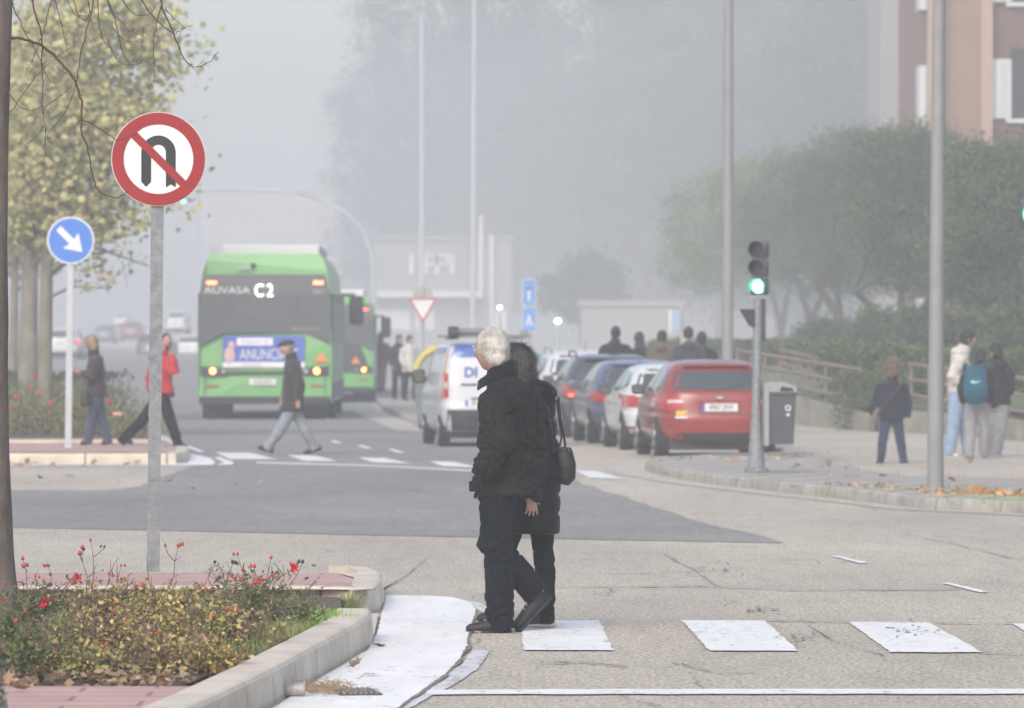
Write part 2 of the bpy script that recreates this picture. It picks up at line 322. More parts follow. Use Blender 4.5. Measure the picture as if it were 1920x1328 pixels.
FZ = [[(403, 848), (468, 849), (520, 861), (432, 861)], [(538, 853), (590, 854), (634, 865), (570, 864)], [(672, 858), (720, 859), (772, 869), (700, 867)], [(806, 865), (850, 866), (900, 877), (830, 874)], [(1078, 882), (1120, 884), (1172, 899), (1105, 896)], [(952, 873), (1000, 874), (1050, 886), (980, 884)]]
for q in FZ: mark('road_marking_far_crossing', q)
mark('road_marking_far_line', [(480, 866), (700, 872), (900, 882), (1060, 893), (1060, 895), (900, 884.5), (700, 874), (480, 868.5)])
mark('road_marking_far_nose', [(352, 868), (356, 850), (395, 859), (404, 867), (398, 872), (300, 873), (0, 873), (0, 871), (300, 871)], PAINTW)
mark('road_marking_far_nose', [(400, 857), (412, 857), (438, 866), (436, 871), (405, 872), (420, 867)])
mark('road_marking_edge', [(290, 815), (297, 815), (384, 847), (374, 848)])
for q in ([(618, 826), (628, 826), (642, 831), (630, 831)], [(668, 835), (680, 835), (698, 841), (686, 841)], [(726, 842), (738, 842), (760, 849), (746, 849)], [(215, 729), (250, 730), (255, 736), (218, 735)], [(342, 733), (372, 735), (372, 739), (344, 738)]):
    mark('road_marking_dash', q)
# dark stains on the worn asphalt
OIL = mat('tar_stain', (0.26, 0.245, 0.22), 0.85, var=0.4, vs=14)
for (x0, y0, x1, y1, w) in ((1238, 1036, 1300, 1068, 1.3), (1300, 1068, 1345, 1100, .9), (1440, 1185, 1500, 1215, 1.2)):
    pa = []; pb = []
    for i in range(9):
        t = i/8; x = x0+(x1-x0)*t+R.uniform(-3, 3); y = y0+(y1-y0)*t; ww = w*(0.3+R.random()*0.9)*math.sin(math.pi*(0.08+0.84*t)); pa.append((x-ww*2, y)); pb.append((x+ww*2, y+ww*0.3))
    mark('crack', pa+pb[::-1], OIL, 0.005)

OIL2 = mat('hairline_crack', (.27, .25, .225), .9, var=.3, vs=20)
for (pts, w) in (([(1000, 1101), (1300, 1098), (1500, 1106), (1800, 1104)], .5), ([(1434, 1162), (1592, 1165)], .6), ([(1742, 1167), (1920, 1168)], .5), ([(640, 1150), (760, 1080), (800, 1045)], .4), ([(1260, 1240), (1350, 1262), (1420, 1258)], .5), ([(1700, 1000), (1800, 1022), (1900, 1046)], .45), ([(1510, 1168), (1560, 1200), (1660, 1228)], .7), ([(1150, 1300), (1250, 1328)], .5), ([(1000, 1245), (1080, 1240), (1180, 1250)], .4), ([(1836, 1223), (1920, 1226)], .5)):
    for (x0, y0), (x1, y1) in zip(pts, pts[1:]):
        pa = []; pb = []
        for i in range(13):
            t = i/12; x = x0+(x1-x0)*t+R.uniform(-2.5, 2.5); y = y0+(y1-y0)*t+R.uniform(-.8, .8); ww = w*R.uniform(.15, 1.2); dx, dy = (x1-x0), (y1-y0); horiz = abs(dx) > 4*abs(dy)
            pa.append((x-(0 if horiz else ww*1.6), y-(ww if horiz else 0))); pb.append((x+(0 if horiz else ww*1.6), y+(ww if horiz else 0)))
        mark('crack', pa+pb[::-1], OIL2, 0.0105)
TS = MB(); SPL = mat('asphalt_patch_dark', (0.23, 0.215, 0.19), .9, var=.5, vs=22)
for (cx, cy, n, sx_, sy_) in ((1425, 1142, 26, 14, 3), (1500, 1196, 30, 26, 7), (1720, 1180, 22, 30, 7), (1640, 1255, 10, 40, 5), (1130, 1110, 9, 12, 3), (1350, 1068, 18, 30, 8)):
    for _ in range(n):
        x, y = R.gauss(cx, sx_), R.gauss(cy, sy_); a, c = R.uniform(1.5, 5), R.uniform(.4, 1.1); TS.add([gnd(*q_, .0112) for q_ in ((x-a, y), (x-a*.3, y-c), (x+a*.8, y-c*.6), (x+a, y+c*.3), (x, y+c))], [(0, 1, 2, 3, 4)])
tag(TS.build('tar_spots', SPL), kind='stuff')
# drain grate, swept twigs and a crushed cup in the gutter
GRT = mat('cast_iron', (.09, .09, .09), .6, .5)
g0 = gnd(668, 1298, .012); t = thing('drain_grate', 'dark iron drain grate set in the white painted gutter', 'drain', g0, math.radians(8)); MB().box((0, 0, -.001), (.2, .42, .012)).build('grate_frame', GRT, t)
for i in range(7): MB().box((-.075+i*.025, 0, .008), (.012, .4, .008)).build('grate_bar', mat('iron_bar', (.28, .28, .27), .6, .4), t)
# ================= signs, posts, lamps =================
GALV = mat('galvanised_steel', (0.29, 0.31, 0.335), 0.6, 0.35, col2=(0.18, 0.195, 0.21), vs=22, bump=0.05, bs=30)
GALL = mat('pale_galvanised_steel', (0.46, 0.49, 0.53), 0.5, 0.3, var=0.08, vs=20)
SRED = mat('sign_red', (0.3, 0.01, 0.014), 0.45, var=0.06, vs=2); SWH = mat('sign_white', (0.76, 0.77, 0.8), 0.45, var=0.03, vs=4); SBK = mat('sign_black', (0.02, 0.022, 0.025), 0.5); SBL = mat('sign_blue', (0.05, 0.19, 0.62), 0.4, var=0.05, vs=3)
BLK = mat('black_plastic', (0.02, 0.02, 0.022), 0.5); GREYPL = mat('grey_plastic', (0.075, 0.08, 0.09), 0.55, var=0.12, vs=5)
def disc(r, y0, y1, n=64, c=(0, 0), r2=None):
    b = MB()
    if r2 is None: b.prism([(c[0]+r*math.cos(2*math.pi*i/n), c[1]+r*math.sin(2*math.pi*i/n)) for i in range(n)], y0, y1); return b
    v = []; f = []
    for i in range(n):
        a = 2*math.pi*i/n
        for rr, y in ((r, y0), (r2, y0), (r2, y1), (r, y1)): v.append((c[0]+rr*math.cos(a), y, c[1]+rr*math.sin(a)))
    for i in range(n):
        j = (i+1) % n
        for k in range(4): f.append((i*4+k, i*4+(k+1) % 4, j*4+(k+1) % 4, j*4+k))
    return b.add(v, f)
# --- no U-turn sign ---
p = gnd(287, 1072, 0.148); S = FPX/p.y; t = thing('road_sign', 'round red and white no U-turn sign with black hooked arrow on grey steel post', 'sign', p, math.radians(4))
top = at(297, 299, p.y); hc = top.z-p.z; lean = (top.x-p.x)
b = MB(); b.v = []; w_, dd = 0.084, 0.05
b.add([(x*w_/2+(lean if z else 0), y*dd/2, z) for z in (0, hc+0.2) for x, y in ((-1, -1), (1, -1), (1, 1), (-1, 1))], [(0, 1, 2, 3), (4, 5, 6, 7), (0, 1, 5, 4), (1, 2, 6, 5), (2, 3, 7, 6), (3, 0, 4, 7)])
b.build('post', GALV, t)
k = 0.309; hd = thing('sign_face', None, None, (lean, -0.045, hc)); hd.parent = t
disc(k, 0.0, 0.02).build('plate', SWH, hd); disc(k-0.004, -0.004, 0.0, r2=0.228).build('red_ring', SRED, hd)
sl = MB(); a = math.radians(-45); w2 = 0.026; sl.add([(c*math.cos(a)-s*math.sin(a)*1, y, c*math.sin(a)+s*math.cos(a)) for y in (-0.0065, -0.0045) for c, s in ((-0.232, -w2), (0.232, -w2), (0.232, w2), (-0.232, w2))], [(0, 1, 2, 3), (7, 6, 5, 4), (0, 1, 5, 4), (1, 2, 6, 5), (2, 3, 7, 6), (3, 0, 4, 7)]); sl.build('red_slash', SRED, hd)
ua = MB(); ro, ri = 0.113, 0.048; zt = 0.042; arc = [(ro*math.cos(math.pi*i/24), zt+ro*math.sin(math.pi*i/24)) for i in range(25)]; arci = [(ri*math.cos(math.pi*i/24), zt+0.0+ri*math.sin(math.pi*i/24)*1.1) for i in range(24, -1, -1)]
out = arc+[(-ro, -0.145), (-(ro+ri)/2, -0.18), (-ri, -0.145)]+arci+[(ri, -0.172), ((ro+ri)/2, -0.15), (ro, -0.172)]
# as quads along the hook
n = 25; vv = []; ff = []
oo = [(ro, -0.165), (ro, zt-0.05)]+arc+[(-ro, zt-0.05), (-ro, -0.148)]; ii = [(ri, -0.165), (ri, zt-0.05)]+arci[::-1]+[(-ri, zt-0.05), (-ri, -0.148)]
for (x, z), (x2, z2) in zip(oo, ii): vv += [(x, -0.0025, z), (x2, -0.0025, z2), (x, -0.0005, z), (x2, -0.0005, z2)]
for i in range(len(oo)-1): q = i*4; ff += [(q, q+1, q+5, q+4), (q+2, q+6, q+7, q+3), (q, q+4, q+6, q+2), (q+1, q+3, q+7, q+5)]
ua.add(vv, ff); ua.prism([(-ro, -0.148), (-(ro+ri)/2, -0.183), (-ri, -0.148)], -0.0025, -0.0005); ua.prism([(ri, -0.165), (ri, -0.186), ((ro+ri)/2, -0.165)], -0.0025, -0.0005); ua.prism([(ro, -0.165), (ro, -0.186), ((ro+ri)/2, -0.165)], -0.0025, -0.0005)
ua.build('black_arrow', SBK, hd)
# --- keep-right blue sign ---
p = gnd(128, 840, 0.148); top = at(133, 451, p.y); hc = top.z-p.z; t = thing('road_sign', 'round blue keep-right sign with white diagonal arrow on a thin pale post', 'sign', p)
b = MB(); b.add([(x*0.045+((top.x-p.x) if z else 0), y*0.03, z) for z in (0, hc+0.25) for x, y in ((-1, -1), (1, -1), (1, 1), (-1, 1))], [(0, 1, 2, 3), (4, 5, 6, 7), (0, 1, 5, 4), (1, 2, 6, 5), (2, 3, 7, 6), (3, 0, 4, 7)]); b.build('post', GALL, t)
hd = thing('sign_face', None, None, (top.x-p.x, -0.05, hc)); hd.parent = t; disc(0.335, 0, 0.02).build('plate', SWH, hd); disc(0.312, -0.006, 0).build('blue_disc', SBL, hd)
ar = MB(); a = math.radians(-45)
def rot(x, z): return (x*math.cos(a)-z*math.sin(a), x*math.sin(a)+z*math.cos(a))
ar.prism([rot(*q) for q in [(-0.24, -0.045), (0.03, -0.045), (0.0, -0.155), (0.235, 0.0), (0.0, 0.155), (0.03, 0.045), (-0.24, 0.045)]], -0.012, -0.0065); ar.build('white_arrow', SWH, hd)
# --- yield sign ---
Y = 126; p = at(793, 700, Y); p.z = 0.12; t = thing('road_sign', 'pale triangular yield sign with red border on a post far down the road', 'sign', p); z0 = at(793, 575, Y).z-p.z
b = MB(); b.tube([(0, 0, 0), (0, 0, z0+0.4)], 0.035); b.build('post', GALL, t)
def tri(r, y0, y1): return MB().prism([(-r*0.866, r*0.5), (0, -r), (r*0.866, r*0.5)], y0, y1)
hd = thing('sign_face', None, None, (0, -0.05, z0)); hd.parent = t; tri(0.37, 0, 0.015).build('red_triangle', mat('faded_red', (.48, .08, .1), .5), hd); tri(0.29, -0.005, 0).build('white_triangle', SWH, hd); disc(0.22, 0.06, 0.08, c=(0, 0.24)).build('rear_disc', mat('sign_back_grey', (0.4, 0.38, 0.39), 0.5), hd)
# --- two blue plates ---
Y = 146; p = at(992, 700, Y); p.z = 0.11; t = thing('road_sign', 'pair of tall blue information plates stacked on one post above the parked cars', 'sign', p)
b = MB(); b.tube([(0, 0, 0), (0, 0, at(992, 522, Y).z)], 0.035); b.build('post', GALL, t)
for (y0, y1, kk) in ((524, 572, 0), (576, 622, 1)):
    za, zb = at(992, y0, Y).z-p.z, at(992, y1, Y).z-p.z; w_ = 26*Y/FPX; hd = thing('sign_face', None, None, (0, -0.05, (za+zb)/2)); hd.parent = t; h_ = za-zb
    MB().box((0, 0, 0), (w_, 0.015, h_)).build('plate', SWH, hd); MB().box((0, -0.0105, 0), (w_-0.03, 0.006, h_-0.03)).build('blue_panel', mat('faded_sign_blue', (0.13, 0.3, 0.62), .5), hd)
    if kk == 0: MB().box((0, -0.017, -0.07), (0.05, 0.006, 0.25)).build('white_bar', SWH, hd); MB().box((0, -0.017, 0.09), (0.12, 0.006, 0.06)).build('red_bar', SRED, hd)
    else: MB().prism([(-0.09, -0.17), (0, 0.16), (0.09, -0.17), (0.045, -0.17), (0, 0.02), (-0.045, -0.17)], -0.02, -0.0145).build('white_figure', SWH, hd)
# --- bus stop flag ---
Y = 150; p = at(1267, 690, Y); p.z = 0.11; t = thing('bus_stop_sign', 'slim white bus stop flag with pale blue panel behind the waiting people', 'sign', p); b = MB(); b.tube([(0.16, 0, 0), (0.16, 0, at(1267, 580, Y).z)], 0.04); b.build('post', GALL, t)
MB().box((0, -0.06, at(1267, 602, Y).z-p.z), (0.24, 0.04, 0.55), bev=0.01).build('flag_panel', mat('pale_blue', (0.35, 0.45, 0.62), 0.5), t); MB().box((-0.15, -0.06, at(1267, 602, Y).z-p.z), (0.05, 0.05, 0.62)).build('white_edge', SWH, t)
# --- lamp posts ---
LGREY = mat('lamp_post_paint', (0.27, 0.275, 0.28), 0.65, 0.05, vs=3, col2=(0.23, 0.235, 0.24))
def lamp(label, px, base_y, Y, z, w0, w1, H, lean_px=0, arm=None, armL=1.6, m=LGREY):
    p = at(px, 640, Y); p.z = z; t = thing('street_lamp', label, 'street lamp', p, group=None); b = MB(); lx = lean_px*Y/FPX
    b.tube([(0, 0, 0), (0, 0, 0.5), (lx*0.5, 0, H*0.5), (lx, 0, H)], [w0/2*1.06, w0/2, (w0+w1)/4, w1/2], 20); b.build('post', m, t, True)
    b = MB(); b.box((0, 0, 0.02), (w0*2.0, w0*2.0, 0.03), bev=0.008); b.build('base_plate', m, t)
    if arm is not None:
        b = MB(); b.tube([(lx, 0, H-0.3), (lx+arm*armL*0.3, 0, H+0.15), (lx+arm*armL, 0, H+0.3)], 0.04, 8); b.build('arm', m, t, True)
        MB().box((lx+arm*(armL+0.3), 0, H+0.28), (0.75, 0.28, 0.1), bev=0.03).build('lamp_head', m, t)
    return t
lamp('thick grey lamp post rising out of frame beside the woman with curly hair', 1754, 920, 59.0, 0.1, 0.165, 0.09, 11, 14, 1)
lamp('grey lamp post standing just behind the red hatchback', 1364, 680, 96, 0.1, 0.2, 0.13, 12, 3, 1)
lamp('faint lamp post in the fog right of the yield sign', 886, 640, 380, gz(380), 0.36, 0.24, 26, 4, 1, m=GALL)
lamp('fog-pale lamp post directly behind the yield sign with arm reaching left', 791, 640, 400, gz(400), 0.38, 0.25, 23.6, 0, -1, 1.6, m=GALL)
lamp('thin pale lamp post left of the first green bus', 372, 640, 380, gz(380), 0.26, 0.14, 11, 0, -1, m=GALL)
# --- traffic lights ---
LG = mat('green_signal_lit', (0.25, 1.0, 0.72), 0.3, emit=3.2); VGLOW = mat('visor_green_glow', (0.0, 0.22, 0.14), 0.4); LOFF = mat('signal_lens_off', (0.03, 0.03, 0.03), 0.3)
def head(t, x, z, s, lit=2, ry=0, name='signal_head', n=3):
    h = thing(name, None, None, (x, -0.02, z), ry); h.parent = t
    b = MB()
    for i in range(n): b.box((0, 0.06, -i*s), (s*0.93, 0.16, s*0.95), bev=s*0.12)
    b.build('housing', GREYPL, h, True)
    for i in range(n):
        v = MB(); r = s*0.44; N = 26; vv = []; ff = []
        for k_ in range(N+1):
            a = math.radians(-35+250*k_/N); yy = -0.24+0.06*abs(math.cos(a))
            for rr in (r, r*0.94): vv += [(rr*math.cos(a), -0.02, rr*math.sin(a)-i*s), (rr*math.cos(a), yy, rr*math.sin(a)-i*s)]
        for k_ in range(N): q = k_*4; ff += [(q, q+1, q+5, q+4), (q+2, q+6, q+7, q+3), (q+1, q+3, q+7, q+5)]
        v.add(vv, ff); v.build('visor', VGLOW if (i == lit) else GREYPL, h)  # visor of the lit lamp: green glow of the lens put into its colour
        d_ = disc(s*0.37 if i == lit else s*0.4, -0.03, -0.02, c=(0, -i*s)); d_.build('lens', LG if i == lit else LOFF, h)
    return h
p = gnd(1418, 884, 0.11); S = FPX/p.y; t = thing('traffic_light', 'three-lamp traffic light showing green on a tapered grey post at the kerb', 'traffic light', p)
H = (884-560)/S
b = MB(); b.tube([(0, 0, 0), (0, 0, 0.03), (0, 0, 0.05), (0, 0, 0.2), (0, 0, 0.45), (0, 0, 0.75), (0.02, 0, H)], [0.15, 0.15, 0.105, 0.095, 0.075, 0.056, 0.052], 24); b.build('post', GALV, t, True)
s = 34.5/S; head(t, 0.03, (884-468)/S, s, ry=math.radians(-14))
MB().box((-0.08, 0.05, (884-552)/S), (0.16, 0.03, 0.02)).build('bracket', GALV, t); MB().box((0.09, 0.06, (884-600)/S), (0.05, 0.06, 0.5), bev=0.01).build('conduit_box', GREYPL, t)
MB().prism([(-0.2, 0.09), (-0.02, 0.09), (-0.02, -0.14), (-0.09, -0.1)], -0.05, 0.1, off=(0, 0, (884-594)/S)).build('pedestrian_signal', BLK, t)
# --- litter bin on the same post ---
zb = (884-833)/S; zt_ = (884-716)/S
t = thing('litter_bin', 'grey plastic litter bin strapped to the traffic light post', 'bin', (p.x+0.27, p.y+0.02, p.z), math.radians(8)); wz = 0.36
b = MB(); b.add([(x*w_, y*d_, z) for z, w_, d_ in ((zb, 0.155, 0.13), (zt_-0.16, 0.18, 0.155), (zt_-0.155, 0.195, 0.17), (zt_-0.12, 0.195, 0.17)) for x, y in ((-1, -1), (1, -1), (1, 1), (-1, 1))],
      [(0, 1, 2, 3)]+[(k_*4+i, k_*4+(i+1) % 4, k_*4+4+(i+1) % 4, k_*4+4+i) for k_ in range(3) for i in range(4)]+[(12, 13, 14, 15)])
b.build('bin_body', GREYPL, t)
BT = mat('bin_trim', (0.3, 0.32, 0.32), 0.5)
b = MB(); b.prism([(-0.2, zt_-0.12), (-0.2, zt_-0.03), (-0.1, zt_+0.0), (0.04, zt_), (0.17, zt_-0.05), (0.195, zt_-0.12)], -0.17, 0.17); b.build('lid', BT, t)
MB().prism([(-0.02, zt_-0.11), (0.0, zt_-0.055), (0.13, zt_-0.075), (0.15, zt_-0.11)], -0.176, -0.168).build('bin_opening', BLK, t)
MB().box((-0.175, -0.1, (zb+zt_)/2-0.03), (0.055, 0.16, zt_-zb-0.02), bev=0.01).build('side_frame', BT, t)
disc(0.035, -0.175, -0.16, 20, (0.08, (zb+zt_)/2+0.06), 0.022).build('round_emblem', SWH, t); MB().box((0.08, -0.165, (zb+zt_)/2-0.02), (0.035, 0.012, 0.03)).build('emblem_mark', SWH, t)
# far gantry arm with green light
Y = 290; p = at(700, 640, Y); p.z = gz(Y); t = thing('traffic_light', 'curved overhead traffic light arm with small green light behind the no U-turn sign', 'traffic light', p)
pt = [(0, 0, 0)]+[tuple(at(x, y, Y)-p) for x, y in ((702, 560), (698, 480), (680, 430), (650, 400), (610, 375), (560, 362), (480, 356), (400, 354), (350, 356))]
b = MB(); b.tube(pt, [0.12]*3+[0.1]*3+[0.07]*4, 10); b.build('curved_arm', GALL, t, True); q = at(344, 366, Y)-p; head(t, q.x, q.z+0.25, 0.28)
Y = 59; p = at(1937, 930, Y); p.z = 0.1; t = thing('traffic_light', 'green traffic light cut off by the right edge of the picture', 'traffic light', p); q = at(1936, 420, Y)
MB().tube([(0, 0, 0), (0, 0, q.z)], 0.055).build('post', GALV, t); head(t, q.x-p.x+.03, q.z, 0.34, ry=0, lit=0, n=1); head(t, q.x-p.x-0.02, 1.55, 0.16, lit=9, n=2)
# ================= ramp rails and walls at the right =================
WALLM = mat('mossy_concrete', (0.3, 0.29, 0.235), 0.9, var=0.28, vs=1.5, bump=0.3, bs=30); RAILM = mat('rusty_pink_rail', (0.25, 0.17, 0.155), 0.6, var=0.15, vs=5)
def ramp_rail(label, A, B, offs, nposts):
    """A, B: (px, y of top rail, Y) of both ends; offs: rail offsets in m"""
    a = at(A[0], A[1], A[2]); c = at(B[0], B[1], B[2]); t = thing('handrail', label, 'railing', (a.x, a.y, 0)); o = Vector((a.x, a.y, 0))
    for f in offs:
        b = MB(); b.tube([a-o-Vector((0, 0, f)), c-o-Vector((0, 0, f))], 0.035, 10); b.build('rail', RAILM, t, True)
    for i in range(nposts):
        k_ = (i+0.1)/(nposts-0.8); q = a.lerp(c, k_)-o; b = MB(); b.box((q.x, q.y, q.z-0.62), (0.05, 0.05, 1.22)); b.build('rail_post', RAILM, t)
ramp_rail('pink rusty ramp handrail descending behind the litter bin', (1380, 657, 122), (1614, 693, 106), (0, 0.27, 0.56), 9)
ramp_rail('lower pink handrail behind the three boys at the right edge', (1705, 683, 104), (2010, 722, 92), (0, 0.28, 0.56), 9)
ramp_rail('pink handrail flight starting beside the tree trunks in the garden', (1465, 657, 128), (1600, 688, 118), (0, 0.3), 5)
def wallseg(label, P, th=0.25):
    t = MB(); v = []; f = []
    for (px, yt, yb, Y) in P:
        a = at(px, yt, Y); bz = at(px, yb, Y).z-0.1
        v += [(a.x, a.y, bz), (a.x, a.y, a.z), (a.x, a.y+th, a.z), (a.x, a.y+th, bz)]
    for i in range(len(P)-1): f += [(i*4+k_, i*4+(k_+1) % 4, i*4+4+(k_+1) % 4, i*4+4+k_) for k_ in range(4)]
    f += [(0, 1, 2, 3), tuple(len(v)-4+k_ for k_ in (3, 2, 1, 0))]; t.add(v, f); o = t.build('ramp_wall', WALLM, org=v[0]); tag(o, label, 'wall')
wallseg('low mossy concrete ramp wall under the sloping handrail', [(1290, 712, 770, 128), (1380, 722, 780, 121), (1480, 738, 792, 113), (1640, 778, 802, 104)])
wallseg('low concrete wall behind the lamp post and the boys', [(1640, 766, 806, 104.5), (1760, 774, 815, 101), (1870, 782, 824, 96), (2020, 800, 838, 91)])
# raised garden behind
b = MB(); v = []; f = []; G0 = [(at(1180, 640, 160).x, 160), (at(1290, 640, 129).x, 129), (at(1480, 640, 114).x, 114), (at(1640, 640, 105.5).x, 105.5), (at(2020, 640, 92).x, 92), (30, 88)]
for x, y in G0:
    zt_ = interp([(92, 0.5), (105, 0.45), (114, 0.55), (129, 0.75), (160, 0.9)], y); v += [(x, y+0.3, -0.05), (x, y+0.35, zt_), (x+1.5, y+9, 1.1), (x+12, y+130, 1.5)]
for i in range(len(G0)-1): f += [(i*4+k_, i*4+k_+1, i*4+5+k_, i*4+4+k_) for k_ in range(3)]
b.add(v, f); tag(b.build('garden_bank', mat('garden_earth', (0.13, 0.15, 0.075), 0.95, var=0.35, vs=2)), kind='structure')
# small lit lamps of cars far off are in the vehicles section
# ================= foliage =================
LEAF = [(0, 0, 0), (0.32, 0.42, 0.06), (0, 1.0, -0.05), (-0.32, 0.42, 0.06)]
MAPLE = [(0, 0), (0.18, 0.22), (0.52, 0.12), (0.36, 0.4), (0.6, 0.66), (0.24, 0.62), (0, 1.0), (-0.24, 0.62), (-0.6, 0.66), (-0.36, 0.4), (-0.52, 0.12), (-0.18, 0.22)]
def leaf(b, p, s, rnd, shape='leaf', flat=0.0):
    d = Vector((rnd.gauss(0, 1), rnd.gauss(0, 1), rnd.gauss(0, 1)*(1-flat))).normalized(); u = Vector((rnd.gauss(0, 1), rnd.gauss(0, 1), rnd.gauss(0, 1)*(1-flat))); u = (u-d*u.dot(d)).normalized(); n = d.cross(u)
    if shape == 'leaf': b.add([p+(u*x+d*y+n*z)*s for x, y, z in LEAF], [(0, 1, 2, 3)])
    else:
        c = rnd.uniform(-0.35, 0.35); b.add([p+(u*x+d*y+n*(c*(x*x+(y-.5)**2)))*s for x, y in MAPLE], [(0, 1, 2, 3), (0, 3, 4, 5, 6), (0, 6, 7, 8, 9), (0, 9, 10, 11)])
def clumps(rnd, cs, n_cl):
    """clump centres inside ellipsoids cs = [(center, radii)]"""
    out = []; tot = sum(r[0]*r[1]*r[2] for _, r in cs)
    for c, r in cs:
        for _ in range(max(1, int(n_cl*r[0]*r[1]*r[2]/tot))):
            d = Vector((rnd.gauss(0, 1), rnd.gauss(0, 1), rnd.gauss(0, 1))).normalized()*(rnd.random()**0.35)
            out.append(Vector(c)+Vector((d.x*r[0], d.y*r[1], d.z*r[2])))
    return out
def crown(cs, n_cl, per, cr, ls, seed, m, name, parent, shape='leaf', org=None):
    rnd = random.Random(seed); b = MB()
    for c in clumps(rnd, cs, n_cl):
        k = rnd.uniform(0.6, 1.3)
        for _ in range(int(per*k)):
            p = c+Vector((rnd.gauss(0, cr), rnd.gauss(0, cr), rnd.gauss(0, cr*0.8)))*k*0.7; leaf(b, p, ls*rnd.uniform(0.6, 1.25), rnd, shape)
    return b.build(name, m, parent)
def limbs(t, m, base, stem, branches, seed=1, name='trunk'):
    """stem: [(pt, r)], branches: list of such lists"""
    b = MB(); b.tube([q[0] for q in stem], [q[1] for q in stem], 12)
    for br in branches: b.tube([q[0] for q in br], [q[1] for q in br], 7)
    return b.build(name, m, t, True)
BARKA = mat('smooth_bark', (0.17, 0.14, 0.12), 0.9, col2=(0.07, 0.055, 0.045), vs=7, bump=0.6, bs=22, stretch=(1, 1, 0.35))
BARKP = mat('plane_tree_bark', (0.27, 0.26, 0.21), 0.9, col2=(0.15, 0.135, 0.1), vs=5, bump=0.3, bs=20, stretch=(1, 1, 0.4))
BARKD = mat('dark_bark', (0.075, 0.065, 0.055), 0.95, var=0.3, vs=6, bump=0.5, bs=20)
def gen_branches(rnd, origin, n, length, r0, up=0.5, sub=2):
    out = []
    for _ in range(n):
        d = Vector((rnd.gauss(0, 1), rnd.gauss(0, 1), up+rnd.random()*0.6)).normalized(); p = Vector(origin); q = [(p.copy(), r0)]; L = length*rnd.uniform(0.7, 1.2)
        for i in range(4):
            d = (d+Vector((rnd.gauss(0, .25), rnd.gauss(0, .25), rnd.gauss(0.05, .2)))).normalized(); p = p+d*L/4; q.append((p.copy(), r0*(1-(i+1)/4.6)))
            if sub and i > 0:
                d2 = (d+Vector((rnd.gauss(0, .7), rnd.gauss(0, .7), rnd.gauss(0, .4)))).normalized(); out.append([(p.copy(), r0*0.4), (p+d2*L*0.25, r0*0.25), (p+d2*L*0.5+Vector((0, 0, rnd.gauss(0, .1*L))), r0*0.08)])
        out.append(q)
    return out
# ---- left autumn trees ----
AUT = leafmat('autumn_leaves', [(0.5, 0.46, 0.2), (0.44, 0.44, 0.21), (0.36, 0.4, 0.19), (0.54, 0.47, 0.22), (0.4, 0.42, 0.2), (0.48, 0.39, 0.19), (0.38, 0.42, 0.19)], vs=0.5)
def autumn_tree(label, px, by, Y, rtr, forks, cs_px, n_cl, per, seed, cr=0.35, ls=0.15):
    o = at(px, 640, Y); o.z = 0.1; t = thing('maple_tree', label, 'tree', o, group='autumn trees on the left island'); P = lambda x, y, d=0: at(x, y, Y+d)-o
    rnd = random.Random(seed)
    st = [(Vector((0, 0, 0)), rtr*1.25), (P(px+2, 760), rtr*1.05), (P(px+3, 640), rtr), (P(px+6, 500), rtr*0.85), (P(px+12, 360), rtr*0.6), (P(px+18, 180), rtr*0.4), (P(px+20, -20), rtr*0.2)]
    br = []
    for (x0, y0, x1, y1, dd, r) in forks:
        a, c = P(x0, y0), P(x1, y1, dd); m_ = a.lerp(c, 0.5)+Vector((rnd.gauss(0, .12), rnd.gauss(0, .1), 0.12)); br.append([(a, r), (m_, r*0.7), (c, r*0.3)])
        for _ in range(5):
            s = a.lerp(c, rnd.uniform(0.4, 1)); e = s+Vector((rnd.gauss(0.1, .35), rnd.gauss(0, .3), rnd.gauss(0.05, .25))); br.append([(s, r*0.3), ((s+e)/2+Vector((0, 0, .04)), r*0.2), (e, r*0.08)])
    limbs(t, BARKP, o, st, br)
    cs = [(P(x, y, d), (rx*Y/FPX, ry_, rz*Y/FPX)) for x, y, d, rx, ry_, rz in cs_px]
    crown(cs, n_cl, per, cr, ls, seed, AUT, 'crown', t, 'maple'); return t
autumn_tree('yellowing maple with pale trunk nearest the blue keep-right sign', 82, 800, 98, 0.12, [(88, 520, 220, 470, 1, .04), (88, 500, 30, 380, 0, .05), (90, 440, 240, 330, -1, .05), (92, 400, 300, 200, 0, .05), (90, 480, 250, 440, 1, .035), (88, 560, 200, 540, -.5, .03), (95, 300, 250, 60, 0, .04), (90, 460, 280, 500, .8, .03)],
    [(180, 60, 0, 150, 1.5, 110), (120, 250, 0, 130, 1.6, 100), (250, 240, 0, 75, 1.1, 110), (290, 110, 0, 65, .8, 65), (350, 75, 0, 38, .35, 30), (90, 410, 0, 110, 1.3, 60), (210, 395, 0, 85, 1.0, 45), (310, 330, 0, 60, .6, 45), (340, 395, 0, 40, .3, 16), (180, 500, .5, 55, .5, 24), (235, 465, 0, 40, .4, 14), (40, 330, 0, 80, 1.2, 120)], 640, 16, 11, cr=0.3, ls=0.125)
autumn_tree('yellowing maple with thick grey trunk, middle of the left island row', 50, 790, 118, 0.2, [(55, 540, -40, 420, 0, .06), (55, 500, 150, 440, 0, .05)],
    [(60, 200, 0, 160, 2, 200), (40, 430, 0, 110, 1.5, 70), (170, 300, 0, 90, 1.2, 120)], 300, 14, 12, cr=0.35, ls=0.16)
autumn_tree('yellowing maple furthest back with slim trunk at the left edge', 22, 770, 138, 0.11, [(24, 560, 90, 480, 0, .04), (22, 520, -40, 440, 0, .05)],
    [(10, 300, 0, 110, 2, 200), (60, 470, 0, 70, 1.2, 50)], 180, 13, 13, cr=0.4, ls=0.17)
